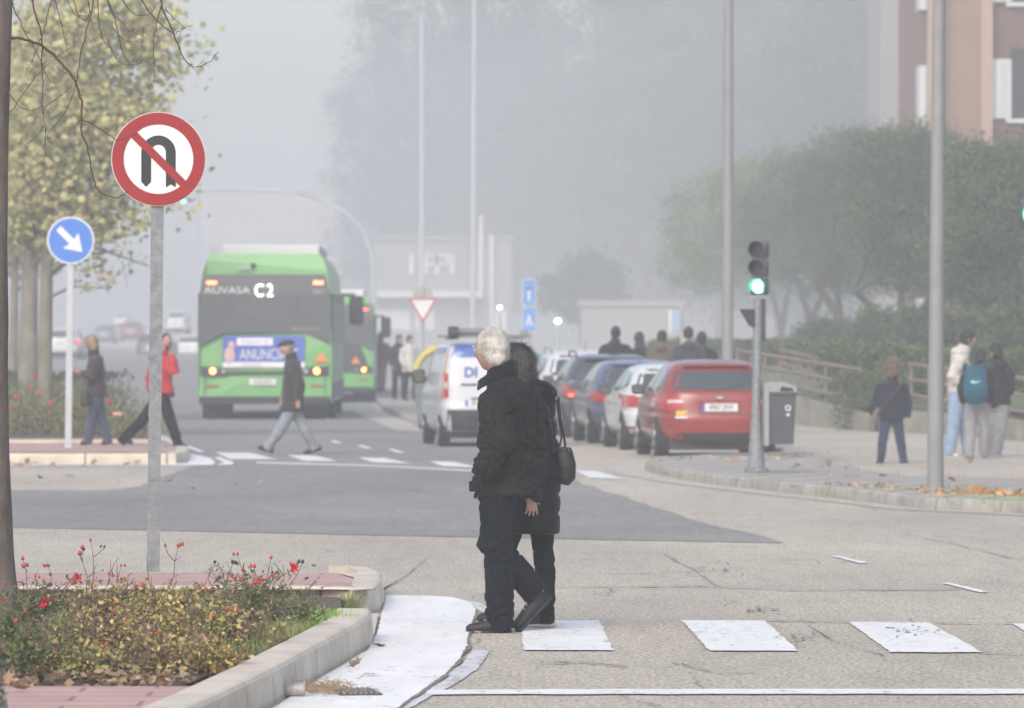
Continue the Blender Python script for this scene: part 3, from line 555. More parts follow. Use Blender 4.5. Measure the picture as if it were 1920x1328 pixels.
# drooping twig with a few brown leaves
# ---- near bare tree (left edge) ----
Y = 32.6; o = at(-14, 640, Y); o.z = 0.1; t = thing('bare_tree', 'leafless tree with drooping thin twigs and smooth grey trunk at the left edge', 'tree', o)
P = lambda x, y, d=0.0: at(x, y, Y+d)-o
st = [(P(-4, 1150), .125), (P(-8, 1040), .105), (P(-12, 860), .092), (P(-14, 700), .088), (P(-14, 600), .092), (P(-13, 460), .082), (P(-10, 250), .08), (P(-6, 60), .085), (P(-4, -60), .09), (P(0, -400), .08), (P(10, -800), .05)]
TW = mat('twig_bark', (0.055, 0.035, 0.032), 0.8, col2=(0.1, 0.05, 0.04), vs=10)
b = MB(); b.tube([q[0] for q in st], [q[1] for q in st], 24, cap=True)
tr = b.build('trunk', BARKA, t, True)
Z = 2.371
BR = [([(10,165),(60,168),(130,182),(200,215),(270,280),(320,340),(345,390),(360,450),(362,530),(362,590),(385,640),(400,720),(415,800),(440,850),(490,875),(530,878),(570,845)], 4.2, 0),
 ([(365,530),(420,560),(480,595),(525,622),(580,605),(630,575)], 1.6, 0),
 ([(130,-60),(160,70),(180,130),(187,200),(185,280),(190,350),(190,430),(190,500),(200,560),(200,660),(205,690),(245,715)], 2.4, 1),
 ([(40,-60),(60,30),(90,100),(130,180),(170,250),(200,320),(220,360),(250,378)], 1.9, 1), ([(240,-60),(230,0),(215,60),(200,120),(180,180),(150,260),(120,310),(115,340)], 1.8, 1),
 ([(235,-50),(260,60),(280,140),(300,230),(310,240)], 1.8, 1), ([(425,-90),(415,0),(405,60),(385,130),(370,200),(350,290),(340,370),(320,430),(290,500),(240,560),(215,600),(220,630),(240,635)], 2.3, 1),
 ([(400,60),(380,90),(330,60),(300,0),(280,-60)], 1.8, 1), ([(430,-60),(440,100),(460,180),(490,210),(515,232)], 1.7, 1), ([(455,-60),(500,60),(520,120),(535,200),(560,265),(600,270),(625,250)], 1.8, 1),
 ([(460,-50),(500,50),(530,90),(570,130),(600,150),(635,150),(638,118)], 1.8, 1), ([(520,-40),(580,50),(630,70),(670,60),(700,10)], 1.7, 1), ([(600,-40),(680,70),(730,120),(770,145),(790,145),(830,120),(862,118)], 1.9, 1),
 ([(700,-80),(715,0),(735,70),(765,130),(790,200),(820,265),(860,298),(900,292),(940,270),(970,230)], 2.6, 1), ([(735,40),(770,80),(800,105),(825,125)], 1.3, 0), ([(715,30),(700,90),(685,180),(683,300),(685,370)], 1.5, 0),
 ([(0,380),(50,430),(90,475),(150,490),(190,470)], 2.0, 0), ([(45,500),(120,390),(190,310),(260,250),(330,200),(370,140)], 1.3, 0), ([(190,480),(260,430),(320,380),(350,340)], 1.2, 0), ([(190,560),(160,610),(105,648)], 1.2, 0),
 ([(500,120),(540,170),(580,185),(640,190)], 1.2, 0), ([(480,180),(510,250),(550,285),(580,290)], 1.2, 0), ([(320,-40),(345,60),(370,70),(410,90)], 1.5, 1), ([(250,300),(300,330),(350,345)], 1.0, 0), ([(362,530),(335,560),(330,590),(355,590)], 1.1, 0)]
rnd = random.Random(5); b = MB()
for pts, w, up in BR:
    dz = rnd.uniform(-0.35, 0.35); q = [P(x/Z, y/Z, dz*min(1, i/4)) for i, (x, y) in enumerate(pts)]
    # smooth resample
    sm = []
    for i in range(len(q)-1):
        p0, p1, p2, p3 = q[max(0, i-1)], q[i], q[i+1], q[min(len(q)-1, i+2)]
        for k in range(4):
            s = k/4; sm.append(0.5*((2*p1)+(p2-p0)*s+(2*p0-5*p1+4*p2-p3)*s*s+(3*p1-p0-3*p2+p3)*s**3))
    sm.append(q[-1]); sm = [v+Vector((rnd.gauss(0, .0025), 0, rnd.gauss(0, .0025))) for v in sm]
    if up: sm = [P(pts[0][0]/Z*0.35, -330-rnd.random()*60), P(pts[0][0]/Z*0.8, -150, dz)]+sm
    r = w*1.45*Y/FPX*0.5; n = len(sm); b.tube(sm, [max(0.0011, r*(1-0.72*i/n)) for i in range(n)], 6)
    for v, v2 in zip(sm[3:], sm[4:]):
        if rnd.random() < 0.42:
            d = (v2-v).normalized(); s = Vector((rnd.choice((-1, 1))*d.z, rnd.gauss(0, .5), -d.x*rnd.choice((-1, 1)))).normalized(); e = v+(d*0.6+s*0.8)*rnd.uniform(0.012, 0.032); b.tube([v, (v+e)/2+s*.003, e, e+d*0.006+Vector((0, 0, .004))], [0.0014, 0.001, 0.0016, 0.0005], 4)
for (x, y, x2) in ((0, -300, 60), (0, -260, 180), (0, -330, 300)): b.tube([P(x, y-50), P(x+x2*0.4, y-60), P(x+x2, y+60)], [0.03, 0.018, 0.008], 8)
b.build('branches', TW, t)
b = MB(); q = P(2, 210); b.tube([P(-4, 62), P(3, 68), P(12, 72)], [0.03, 0.018, 0.012], 10); b.build('branch_stub', BARKA, t, True)
# ---- right-hand garden trees ----
EVG = leafmat('evergreen_leaves', [(0.045, 0.07, 0.03), (0.08, 0.12, 0.045), (0.12, 0.165, 0.06), (0.055, 0.085, 0.04), (0.095, 0.135, 0.055)], vs=0.45)
EVY = leafmat('yellow_green_leaves', [(0.14, 0.19, 0.06), (0.2, 0.25, 0.08), (0.1, 0.14, 0.05), (0.17, 0.22, 0.08)], vs=0.45)
def garden_tree(label, px, Y, stems, cs_px, n_cl, per, seed, m, ls=0.1, cr=0.3, zb=0.95, rt=0.17):
    o = at(px, 640, Y); o.z = zb; t = thing('evergreen_tree', label, 'tree', o, group='trees in the garden behind the ramp'); P = lambda x, y, d=0: at(x, y, Y+d)-o; b = MB(); rnd = random.Random(seed)
    for pts in stems:
        n = len(pts); b.tube([Vector((P(pts[0][0], 640).x, 0, -0.1))]+[P(x, y, (i)*rnd.uniform(-.15, .15)) for i, (x, y) in enumerate(pts)], [rt*1.25]+[rt*(1-0.65*i/n) for i in range(n)], 9)
    for _ in range(14):
        e = pts[-1]; s = P(rnd.choice(stems)[-1][0], e[1]); x, y, d, rx, ry_, rz = rnd.choice(cs_px); q = P(x+rnd.uniform(-.7, .7)*rx, y+rnd.uniform(-.7, .7)*rz, rnd.uniform(-.6, .6)*ry_); b.tube([s, (s+q)/2+Vector((0, 0, .15)), q], [0.06, 0.04, 0.012], 6)
    b.build('trunk', BARKD, t, True)
    crown([(P(x, y, d), (rx*Y/FPX, ry_, rz*Y/FPX)) for x, y, d, rx, ry_, rz in cs_px], int(n_cl*2.6), per, cr*1.15, ls*1.1, seed, m, 'crown', t)
garden_tree('pale misty evergreen furthest left in the garden row', 1462, 275, [[(1468, 640), (1455, 580), (1440, 520)], [(1462, 640), (1475, 560), (1490, 500)]], [(1330, 420, 0, 90, 2, 90), (1420, 380, 0, 95, 2, 95), (1370, 350, 0, 55, 1.5, 50), (1290, 490, 0, 60, 1.2, 50), (1370, 510, 0, 85, 1.5, 50), (1440, 500, 0, 60, 1.5, 55)], 420, 26, 31, EVY, 0.13, 0.38, zb=1.2)
garden_tree('evergreen with forked dark trunk just right of the traffic light', 1516, 240, [[(1520, 655), (1515, 590), (1500, 540), (1480, 500)], [(1520, 600), (1540, 560), (1550, 520)]], [(1480, 370, 0, 95, 2, 85), (1430, 430, 0, 70, 2, 80), (1530, 330, 0, 60, 1.5, 50), (1560, 420, 0, 80, 1.8, 90), (1440, 480, 0, 60, 1.4, 50), (1540, 510, 0, 75, 1.4, 50), (1480, 470, 0, 60, 1.5, 60)], 420, 28, 32, EVG, 0.12, 0.36, zb=1.1)
garden_tree('tall evergreen between the traffic light and the curly-haired woman', 1576, 205, [[(1578, 655), (1575, 600), (1570, 540), (1560, 480)], [(1575, 600), (1550, 560), (1530, 540)]], [(1590, 320, 0, 90, 2, 75), (1530, 370, 0, 60, 2, 70), (1660, 300, 0, 60, 1.8, 60), (1640, 400, 0, 80, 1.8, 90), (1560, 460, 0, 70, 1.5, 60), (1620, 290, 0, 55, 1.2, 50), (1610, 500, 0, 75, 1.5, 55)], 440, 28, 33, EVG, 0.115, 0.34, zb=1.0)
garden_tree('evergreen with V-shaped twin stems left of the thick lamp post', 1690, 165, [[(1684, 680), (1660, 620), (1635, 575), (1600, 545)], [(1688, 680), (1690, 600), (1690, 540)], [(1694, 680), (1720, 610), (1745, 550)]], [(1700, 315, 0, 95, 2, 80), (1650, 380, 0, 70, 2, 80), (1780, 330, 0, 70, 1.8, 60), (1750, 290, 0, 60, 1.5, 65), (1680, 440, 0, 80, 1.6, 60), (1740, 480, 0, 80, 1.6, 60), (1790, 380, 0, 70, 1.5, 80), (1700, 520, 0, 60, 1.4, 35), (1780, 520, 0, 60, 1.4, 45)], 480, 30, 34, EVG, 0.11, 0.32, zb=0.8)
garden_tree('dark evergreen spreading above the three boys', 1872, 138, [[(1870, 690), (1858, 610), (1830, 560), (1800, 530)], [(1876, 690), (1880, 600), (1890, 530)], [(1880, 640), (1905, 580), (1930, 520)]], [(1860, 390, 0, 95, 2, 100), (1900, 330, 0, 60, 1.8, 55), (1920, 430, 0, 80, 1.8, 130), (1800, 470, 0, 60, 1.5, 60), (1880, 530, 0, 95, 1.7, 50), (1810, 550, 0, 45, 1.4, 35), (1840, 320, 0, 60, 1.2, 50), (1950, 330, 0, 60, 1.2, 60)], 560, 32, 35, EVG, 0.1, 0.3, zb=0.6)
garden_tree('evergreen half outside the picture at the right edge', 1965, 145, [[(1965, 680), (1960, 600), (1950, 520)]], [(1960, 420, 0, 90, 2, 120), (1900, 300, 0, 40, 1, 40)], 240, 28, 36, EVG, 0.11, 0.34, zb=0.8)
for px, Y, w, yt, lb, sd in ((1655, 150, 55, 585, 'dark bushy shrub between the twin-stemmed tree trunks', 71), (1735, 146, 55, 575, 'dark bushy shrub just left of the thick lamp post', 72), (1800, 132, 45, 590, 'dark shrub behind the boy in the cream jacket', 73), (1905, 128, 50, 575, 'dark shrub behind the railing at the right edge', 74), (1555, 168, 60, 600, 'hazy shrub behind the ramp handrail right of the litter bin', 75)):
    o = at(px, 640, Y); o.z = .8; t = thing('shrub', lb, 'shrub', o, group='shrubs behind the ramp handrail'); P = lambda x, y, d=0: at(x, y, Y+d)-o
    MB().tube([(0, 0, 0), (0, 0, P(px, yt+30).z)], .03).build('stems', BARKD, t); crown([(P(px, (yt+655)/2), (w*Y/FPX, .8, (655-yt)/2*Y/FPX)), (P(px-w*.5, yt+30), (w*.5*Y/FPX, .6, 20*Y/FPX))], 90, 45, .22, .12, sd, EVG, 'crown', t)
# hedges
HDG = leafmat('hedge_leaves', [(0.06, 0.085, 0.04), (0.1, 0.125, 0.055), (0.08, 0.1, 0.045), (0.13, 0.15, 0.065)], vs=0.7)
def hedge(name, label, a, c, w, z0, z1, dens, seed, m=HDG, ls=0.07):
    rnd = random.Random(seed); a = Vector(a); c = Vector(c); L = (c-a).length; b = MB(); n = int(L*dens); d = (c-a).normalized(); s = Vector((-d.y, d.x))
    o = Vector((a.x, a.y, z0))
    for _ in range(n):
        t_ = rnd.random(); k = rnd.choice((0, 1, 2)); u = rnd.uniform(-1, 1)*w/2 if k else -w/2; top = (z1-z0)*(1+0.16*noise.noise(Vector((t_*L*0.7, seed, 0)))); z = rnd.random()*top if k != 1 else top*rnd.uniform(0.85, 1.02)
        u += rnd.gauss(0, .08); p2 = a+d*L*t_+s*u; leaf(b, Vector((p2.x, p2.y, z0+z))-o, ls*rnd.uniform(.7, 1.3), rnd)
    for i in range(max(2, int(L/0.8))):  # dark woody core
        p2 = a+d*(L*(i+0.5)/max(2, int(L/0.8))); b.box((p2.x-o.x, p2.y-o.y, (z1-z0)*0.42), (0.04, 0.04, (z1-z0)*0.8))
    ob = b.build(name, m); ob.location = o; tag(ob, label, 'hedge')
hedge('hedge', 'clipped green hedge behind the ramp handrail', (at(1250, 640, 175).x, 175), (at(1640, 640, 118).x, 118), 1.2, 0.4, 1.62, 900, 41, HDG, 0.1)
hedge('hedge', 'dark hedge behind the low wall at the right edge', (at(1600, 640, 112).x, 112), (at(2020, 640, 99).x, 99), 1.2, 0.4, 1.5, 1200, 42, EVG, 0.09)
hedge('hedge', 'ivy-green hedge below the handrail end beside the curly-haired woman', (at(1600, 640, 107).x, 107), (at(1700, 640, 105).x, 105), 0.8, 0.0, 1.05, 1500, 43, EVG, 0.07)
hedge('hedge', 'low grey-green hedge on the far island behind the rose bed', (-14, 128), (-8.6, 122), 1.4, 0.1, 0.95, 700, 44, HDG, 0.1)
# far rose bed
RLF = leafmat('rose_leaves_far', [(0.12, 0.17, 0.07), (0.2, 0.22, 0.09), (0.27, 0.22, 0.1), (0.15, 0.2, 0.08)], vs=0.8)
RRED = mat('rose_red', (0.55, 0.02, 0.04), 0.6); RPNK = mat('rose_peach', (0.75, 0.4, 0.32), 0.6)
def far_rose(label, px, Y, w, h, seed):
    o = at(px, 640, Y); o.z = 0.13; rnd = random.Random(seed); t = thing('rose_bush', label, 'shrub', o, group='rose bushes on the far island')
    b = MB()
    for _ in range(8): x, y = rnd.uniform(-.5, .5)*w, rnd.uniform(-.4, .4)*w; b.tube([(x*.5, y*.5, 0), (x, y, h*rnd.uniform(.8, 1.1))], 0.008, 5)
    b.build('stems', BARKD, t); b = MB()
    for _ in range(1500): leaf(b, Vector((rnd.gauss(0, .28)*w, rnd.gauss(0, .25)*w, h*(0.08+0.85*rnd.random()**0.8)*(1-.2*rnd.random()))), 0.055*rnd.uniform(.6, 1.3), rnd)
    b.build('foliage', RLF, t)
    for _ in range(rnd.choice((1, 2, 3))):
        b = MB(); b.ell((rnd.uniform(-.4, .4)*w, rnd.uniform(-.4, 0)*w-.1, h*rnd.uniform(.7, 1.05)), (.05, .05, .04), sub=1); b.build('rose_flower', rnd.choice((RRED, RRED, RPNK)), t)
for i, (px, Y, w, h, lb) in enumerate([(20, 92, 1.1, .62, 'rose bush at the left edge of the far island behind the tree trunk'), (62, 94, 1.1, .66, 'rose bush left of the blue sign post on the far island'), (112, 92, 1.1, .6, 'rose bush right behind the blue sign post'), (160, 94, 1.0, .68, 'rose bush behind the legs of the woman in purple'),
        (205, 92, 1.0, .55, 'rose bush between the two walkers on the far island'), (255, 91, .8, .36, 'low rose bush at the tip of the far island'), (150, 108, 1.5, .9, 'taller rose bush further back on the far island'), (60, 108, 1.5, .85, 'rear rose bush behind the maple trunks'), (195, 104, 1.2, .8, 'rear rose bush just left of the man in red')]):
    far_rose(lb, px, Y, w, h, 60+i)
# ---- near rose bed ----
RL = leafmat('rose_leaves', [(0.18, 0.2, 0.06), (0.42, 0.3, 0.08), (0.12, 0.15, 0.06), (0.5, 0.38, 0.1), (0.3, 0.24, 0.1), (0.34, 0.17, 0.08), (0.22, 0.25, 0.07), (0.45, 0.36, 0.18), (0.26, 0.2, 0.12), (0.55, 0.45, 0.22), (0.16, 0.11, 0.07)], vs=2.5)
RLP = [leafmat('ochre_rose_leaves', [(0.5, 0.37, 0.1), (0.6, 0.46, 0.15), (0.4, 0.3, 0.1), (0.34, 0.32, 0.1), (0.46, 0.27, 0.1)], vs=3), leafmat('olive_rose_leaves', [(0.28, 0.3, 0.1), (0.38, 0.36, 0.12), (0.2, 0.23, 0.09), (0.46, 0.38, 0.14), (0.32, 0.24, 0.1)], vs=3), leafmat('faded_rose_leaves', [(0.42, 0.31, 0.15), (0.56, 0.45, 0.22), (0.24, 0.22, 0.1), (0.3, 0.18, 0.09), (0.2, 0.21, 0.09)], vs=3)]
RLG = leafmat('green_rose_leaves', [(0.06, 0.11, 0.04), (0.11, 0.17, 0.05), (0.15, 0.2, 0.07), (0.09, 0.12, 0.05), (0.19, 0.2, 0.07)], vs=2.5)
HIP = mat('rose_hip_red', (0.4, 0.06, 0.03), 0.4, var=0.3, vs=3); HIPD = mat('rose_hip_dark', (0.03, 0.03, 0.035), 0.5); STM = mat('rose_stem', (0.15, 0.115, 0.08), 0.85, var=0.4, vs=15)
hb = MB(); hb.ell((0, 0, 0), (.0095, .0095, .0105), sub=2); hb.tube([(0, 0, .009), (0, 0, .016)], [.004, .002], 5)
hm = hb.build('hip_shape', HIP); hip_me = hm.data; bpy.data.objects.remove(hm); hip_dk = hip_me.copy(); hip_dk.materials.clear(); hip_dk.materials.append(HIPD)
def rose(label, px, py, h, w, seed, green=0.3, nst=26, nl=620, hips=9, flower=0, tall=()):
    o = gnd(px, py, 0.12); rnd = random.Random(seed); t = thing('rose_bush', label, 'shrub', o, group='rose bushes in the near bed')
    b = MB(); lf = MB(); tips = []
    for k in range(nst):
        a = rnd.uniform(0, 6.28); r = rnd.random()**.5*w*.5; hh = h*rnd.uniform(.45, 1.02)
        if k < len(tall): r, a, hh = abs(tall[k][0]), (0 if tall[k][0] > 0 else math.pi), tall[k][1]
        e = Vector((math.cos(a)*r, math.sin(a)*r*.8, hh)); pts = [Vector((e.x*.25+rnd.gauss(0, .03), e.y*.25, 0))]
        for i in range(1, 6): s = i/5; pts.append(Vector((e.x*(.25+.75*s)+rnd.gauss(0, .012), e.y*(.25+.75*s)+rnd.gauss(0, .012), hh*s)))
        b.tube(pts, [.0045*(1-.13*i) for i in range(6)], 5); tips.append(pts[-1])
        for s in range(4):
            p = pts[rnd.choice((1, 2, 3, 4))]; q = p+Vector((rnd.gauss(0, .06), rnd.gauss(0, .06), rnd.uniform(.01, .09))); b.tube([p, (p+q)/2+Vector((rnd.gauss(0, .01), 0, 0)), q], [.0028, .0022, .0015], 4); tips.append(q)
        for _ in range(int(nl/nst)):
            i = rnd.randrange(1, 5); p = pts[i].lerp(pts[i+1], rnd.random()) if k >= len(tall) or i < 3 else pts[2]; leaf(lf, p+Vector((rnd.gauss(0, .03), rnd.gauss(0, .03), rnd.gauss(-.01, .02))), .029*rnd.uniform(.45, 1.3), rnd)
    b.build('stems', STM, t); lf.build('foliage', RLG if green >= 1 else RLP[seed % 3], t)
    tips.sort(key=lambda v: -v.z); pick = tips[:len(tall)]+rnd.sample(tips[len(tall):len(tall)+40], min(hips, 38))
    for p in pick:
        ho = bpy.data.objects.new('rose_hip', hip_me if rnd.random() < .82 else hip_dk); ho.location = p+Vector((0, 0, .006)); ho.scale = [rnd.uniform(.7, 1.25)]*3; ho.rotation_euler = (rnd.gauss(0, .5), rnd.gauss(0, .5), 0); link(ho, t)
        if rnd.random() < .35:
            h2 = ho.copy(); h2.location = ho.location+Vector((rnd.choice((-1, 1))*.02, 0, rnd.uniform(-.012, .01))); link(h2, t)
    for _ in range(flower):
        f = MB(); c = rnd.choice(tips[3:18])+Vector((0, -.03, .01))
        for _k in range(16): leaf(f, c+Vector((rnd.gauss(0, .01), rnd.gauss(0, .01), rnd.gauss(0, .01)))*1, .034, rnd)
        f.build('rose_flower', RRED, t)
RB = [('yellowing rose bush at the back left of the bed beside the trunk', 60, 1165, .26, .62, .5, 1, ((-.04, .34), (.1, .3))), ('thin rose bush with tall bare stalks of red hips', 175, 1165, .25, .6, .2, 0, ((-.06, .4), (-.02, .44), (.1, .33), (.16, .3))), ('sparse rose bush in front of the sign post', 290, 1165, .2, .6, .1, 0, ((-.04, .36), (.14, .41))),
      ('rose bush with tangled bare twigs right of the sign post', 395, 1165, .22, .6, .3, 0, ((.0, .3), (.12, .32))), ('rose bush heavy with red hips at the right end of the bed', 490, 1172, .34, .6, .6, 1, ((-.12, .38), (.05, .36), (.12, .33))), ('green leafy rose bush beside the grass tuft at the bed tip', 548, 1186, .27, .42, .7, 0, ()),
      ('low rose bush with one crimson bloom, left middle of the bed', 40, 1215, .26, .6, 1, 1, ()), ('golden rose bush in the middle left of the bed', 150, 1225, .26, .6, 0, 0, ()), ('golden rose bush at the very centre of the bed', 260, 1222, .24, .6, 0, 0, ()), ('ochre rose bush right of the bed centre', 365, 1225, .25, .6, 0, 0, ()), ('reddish-brown rose bush near the curved kerb', 455, 1222, .25, .5, .3, 0, ()),
      ('dark green rose bush at the front left corner of the bed', 60, 1272, .27, .6, 1, 0, ()), ('front rose bush above the red paving', 180, 1275, .2, .55, 0, 0, ()), ('front rose bush with bare branching foot', 300, 1272, .24, .5, 0, 0, ()), ('small yellow rose bush where the red paving meets the kerb', 385, 1262, .18, .42, 0, 0, ())]
for i, (lb, px, py, h, w, g, fl, tall) in enumerate(RB): rose(lb, px, py, h, w, 100+i, 1 if g >= .99 else (1 if i in (0, 4, 5) else 0), 24, 560 if i < 6 else 860, 6 if i < 6 else 2, fl, tall)
# leaf litter and grass
BRN = leafmat('fallen_leaves', [(0.26, 0.15, 0.09), (0.36, 0.23, 0.13), (0.16, 0.1, 0.07), (0.42, 0.32, 0.21), (0.3, 0.19, 0.13), (0.22, 0.15, 0.11)], vs=3)
BRN2 = leafmat('orange_fallen_leaves', [(0.42, 0.22, 0.1), (0.55, 0.32, 0.15), (0.3, 0.16, 0.08), (0.6, 0.42, 0.22), (0.36, 0.2, 0.11)], vs=3)
def litter(name, pts, n, z, spread, s, seed, flat=.7, pile=0.0):
    rnd = random.Random(seed); b = MB()
    for _ in range(n):
        k = rnd.randrange(len(pts)-1); p = Vector(pts[k]).lerp(Vector(pts[k+1]), rnd.random()); p = p+Vector((rnd.gauss(0, spread[0]), rnd.gauss(0, spread[1]), 0)); p.z = z+rnd.random()*pile+.012
        leaf(b, p, s*rnd.uniform(.5, 1.3), rnd, 'maple' if rnd.random() < .45 else 'leaf', flat)
    return tag(b.build(name, BRN2 if 3 <= seed <= 7 else BRN), kind='stuff')
litter('leaf_litter', [gnd(20, 1200, .12), gnd(300, 1250, .12), gnd(380, 1215, .12), gnd(200, 1160, .12)], 620, .12, (.16, .8), .045, 1, .6, .03)
litter('leaf_litter', [gnd(10, 1283, .12), gnd(330, 1280, .12)], 260, .12, (.1, .25), .055, 2, .6, .035)
litter('leaf_litter', [gnd(1960, 951), gnd(1850, 946), gnd(1780, 942)], 760, 0, (.3, .2), .12, 3, .3, .07); litter('leaf_litter', [gnd(1740, 938), gnd(1620, 930), gnd(1560, 924)], 460, 0, (.15, .22), .11, 4, .3, .04)
litter('leaf_litter', [gnd(1560, 924), gnd(1450, 912), gnd(1300, 900)], 190, 0, (.12, .5), .09, 5, .7, .02); litter('leaf_litter', [gnd(1250, 862, .11), gnd(1460, 856, .11)], 45, .11, (.3, .8), .07, 6, .8, .0)
litter('leaf_litter', [gnd(1500, 890, .1), gnd(1900, 905, .1), gnd(1600, 860, .06)], 90, .1, (1.2, 2.5), .09, 7, .9, .0); litter('leaf_litter', [gnd(20, 868, 0), gnd(120, 872, 0)], 70, 0, (.5, .9), .11, 8, .6, .02); litter('leaf_litter', [gnd(20, 900, 0), gnd(520, 912, 0)], 14, 0, (.7, 1.5), .11, 9, .9, .0)
def one_leaf(label, px, py, s, seed, z=.012, flat=.6):
    rnd = random.Random(seed); b = MB(); leaf(b, Vector((0, 0, .012)), s, rnd, 'maple', flat); o = b.build('fallen_leaf', BRN, org=(0, 0, 0)); o.location = gnd(px, py, z); tag(o, label, 'leaf')
one_leaf('orange fallen leaf nearest the end of the curved kerb', 709, 1212, .075, 3); one_leaf('curled orange fallen leaf midway along the white strip', 676, 1250, .085, 5); one_leaf('flat brown fallen leaf low on the white strip', 690, 1267, .07, 8, flat=.95); one_leaf('rusty fallen leaf under the sole of the old man\'s front shoe', 905, 1189, .06, 9, flat=.9); one_leaf('brown fallen leaf on the asphalt beside the crossing stripe', 893, 1201, .06, 12, flat=.8); one_leaf('small pink fallen leaf at the tip of the worn grey line', 919, 1226, .045, 14, flat=.95); one_leaf('orange fallen leaf on the red paving at the lower left edge', 18, 1293, .1, 15, .16, .9)
def grass(name, px, py, z, n, w, h, seed, m=GRASSM):
    rnd = random.Random(seed); b = MB(); c = gnd(px, py, z)
    for _ in range(n):
        p = c+Vector((rnd.gauss(0, w), rnd.gauss(0, w*2.2), 0)); d = Vector((rnd.gauss(0, .35), rnd.gauss(0, .35), 1))*h*rnd.uniform(.5, 1.2); s = Vector((.003, 0, 0)); b.add([p-s, p+s, p+d*.6+s*.7, p+d*.6-s*.7, p+d*1.0+Vector((d.x*.3, 0, -abs(d.x)*.2))], [(0, 1, 2, 3), (3, 2, 4)])
    return tag(b.build(name, m), kind='stuff')
GRN = leafmat('fresh_grass', [(0.14, 0.28, 0.05), (0.2, 0.33, 0.08), (0.28, 0.36, 0.14)])
grass('grass', 592, 1176, .1, 900, .075, .1, 1, GRN); grass('grass', 545, 1190, .12, 500, .06, .08, 2); grass('grass', 440, 1222, .12, 600, .09, .09, 3); grass('grass', 652, 1150, 0.01, 110, .02, .13, 4); grass('grass', 260, 1150, .1, 800, .25, .12, 5); grass('grass', 1660, 934, 0.0, 900, .3, .12, 6, GRN); grass('grass', 1480, 917, 0, 150, .12, .1, 7, GRN); grass('grass', 1900, 940, .1, 250, .35, .05, 8, GRN); grass('grass', 1790, 925, .1, 40, .2, .1, 9)
# soft conifer at the very left edge, close to the camera
o = at(-34, 640, 19.5); o.z = 0; t = thing('conifer_shrub', 'blurred grey-green conifer sprig poking in at the lower left edge', 'shrub', o); rnd = random.Random(3); b = MB()
MB().tube([(0, 0, 0), (0, 0, .9)], .02).build('stem', BARKD, t)
for _ in range(5200):
    z = rnd.random()*.92; r = (.095*(1-z/1.05)+.02)*rnd.random()**.4; a = rnd.uniform(0, 6.28); leaf(b, Vector((math.cos(a)*r, math.sin(a)*r, z+.02)), .02, rnd)
b.build('foliage', leafmat('conifer_needles', [(0.1, 0.13, 0.1), (0.16, 0.2, 0.17), (0.07, 0.09, 0.07), (0.24, 0.28, 0.25)], vs=6), t)
# ---- far big pines in the fog ----
FAR = leafmat('far_pine_needles', [(0.035, 0.05, 0.03), (0.05, 0.07, 0.04), (0.06, 0.075, 0.045)], vs=0.08)
def far_tree(label, px, Y, H, w, seed, base=0.16, blobs=None, wob=1):
    o = at(px, 640, Y); o.z = gz(Y); rnd = random.Random(seed); t = thing('pine_tree', label, 'tree', o, group='tall pines in the fog'); MB().tube([(0, 0, 0), (0, 0, H*.8)], [.45, .2], 8).build('trunk', BARKD, t)
    cs = []
    k = 9
    for i in range(k):
        s = i/(k-1); z = H*(base+(1-base)*s); ww = w*(.55+.45*math.sin(math.pi*min(1, s*1.15+.12)))*(1-.35*s**3); cs.append(((rnd.uniform(-.12, .12)*w, 0, z), (ww, ww*.6, H*.1)))
        cs.append(((rnd.choice((-1, 1))*ww*.85, 0, z+rnd.uniform(-1, 1)), (w*.3, w*.3, H*.03)))
    crown(cs, 1000, 40, 1.1, .45, seed, FAR, 'crown', t)
for i, (px, Y, H, w, lb) in enumerate([(745, 680, 50, 9, 'huge fog-faded pine with ragged left edge above the second bus'), (865, 700, 51, 9.4, 'fog-faded pine second from the left of the far row'), (990, 650, 50, 9, 'fog-faded pine above the old couple'), (1120, 610, 49, 9.4, 'fog-faded pine above the line of parked cars'),
        (1240, 570, 46, 9, 'fog-faded pine left of the garden trees'), (1350, 530, 41, 8, 'fog-faded pine behind the traffic light'), (1075, 225, 6.0, 1.3, 'small round dark tree above the white suv in the fog'), (1465, 500, 34, 8, 'fog-faded pine behind the garden trees'), (1590, 450, 32, 8, 'fog-faded pine left of the misty brown block'), (925, 750, 56, 10, 'faintest pine deep in the fog')]):
    if H > 10: far_tree(lb, px, Y, H, w, 200+i)
    else:
        o = at(px+15, 640, 440); o.z = gz(440); t = thing('street_tree', lb, 'tree', o); MB().tube([(0, 0, 0), (0, 0, 4)], .2).build('trunk', BARKD, t); crown([((0, 0, 4.0), (3.4, 2.6, 1.9)), ((1.0, 0, 5.7), (2.1, 1.9, 1.5))], 150, 40, .65, .42, 9, FAR, 'crown', t)

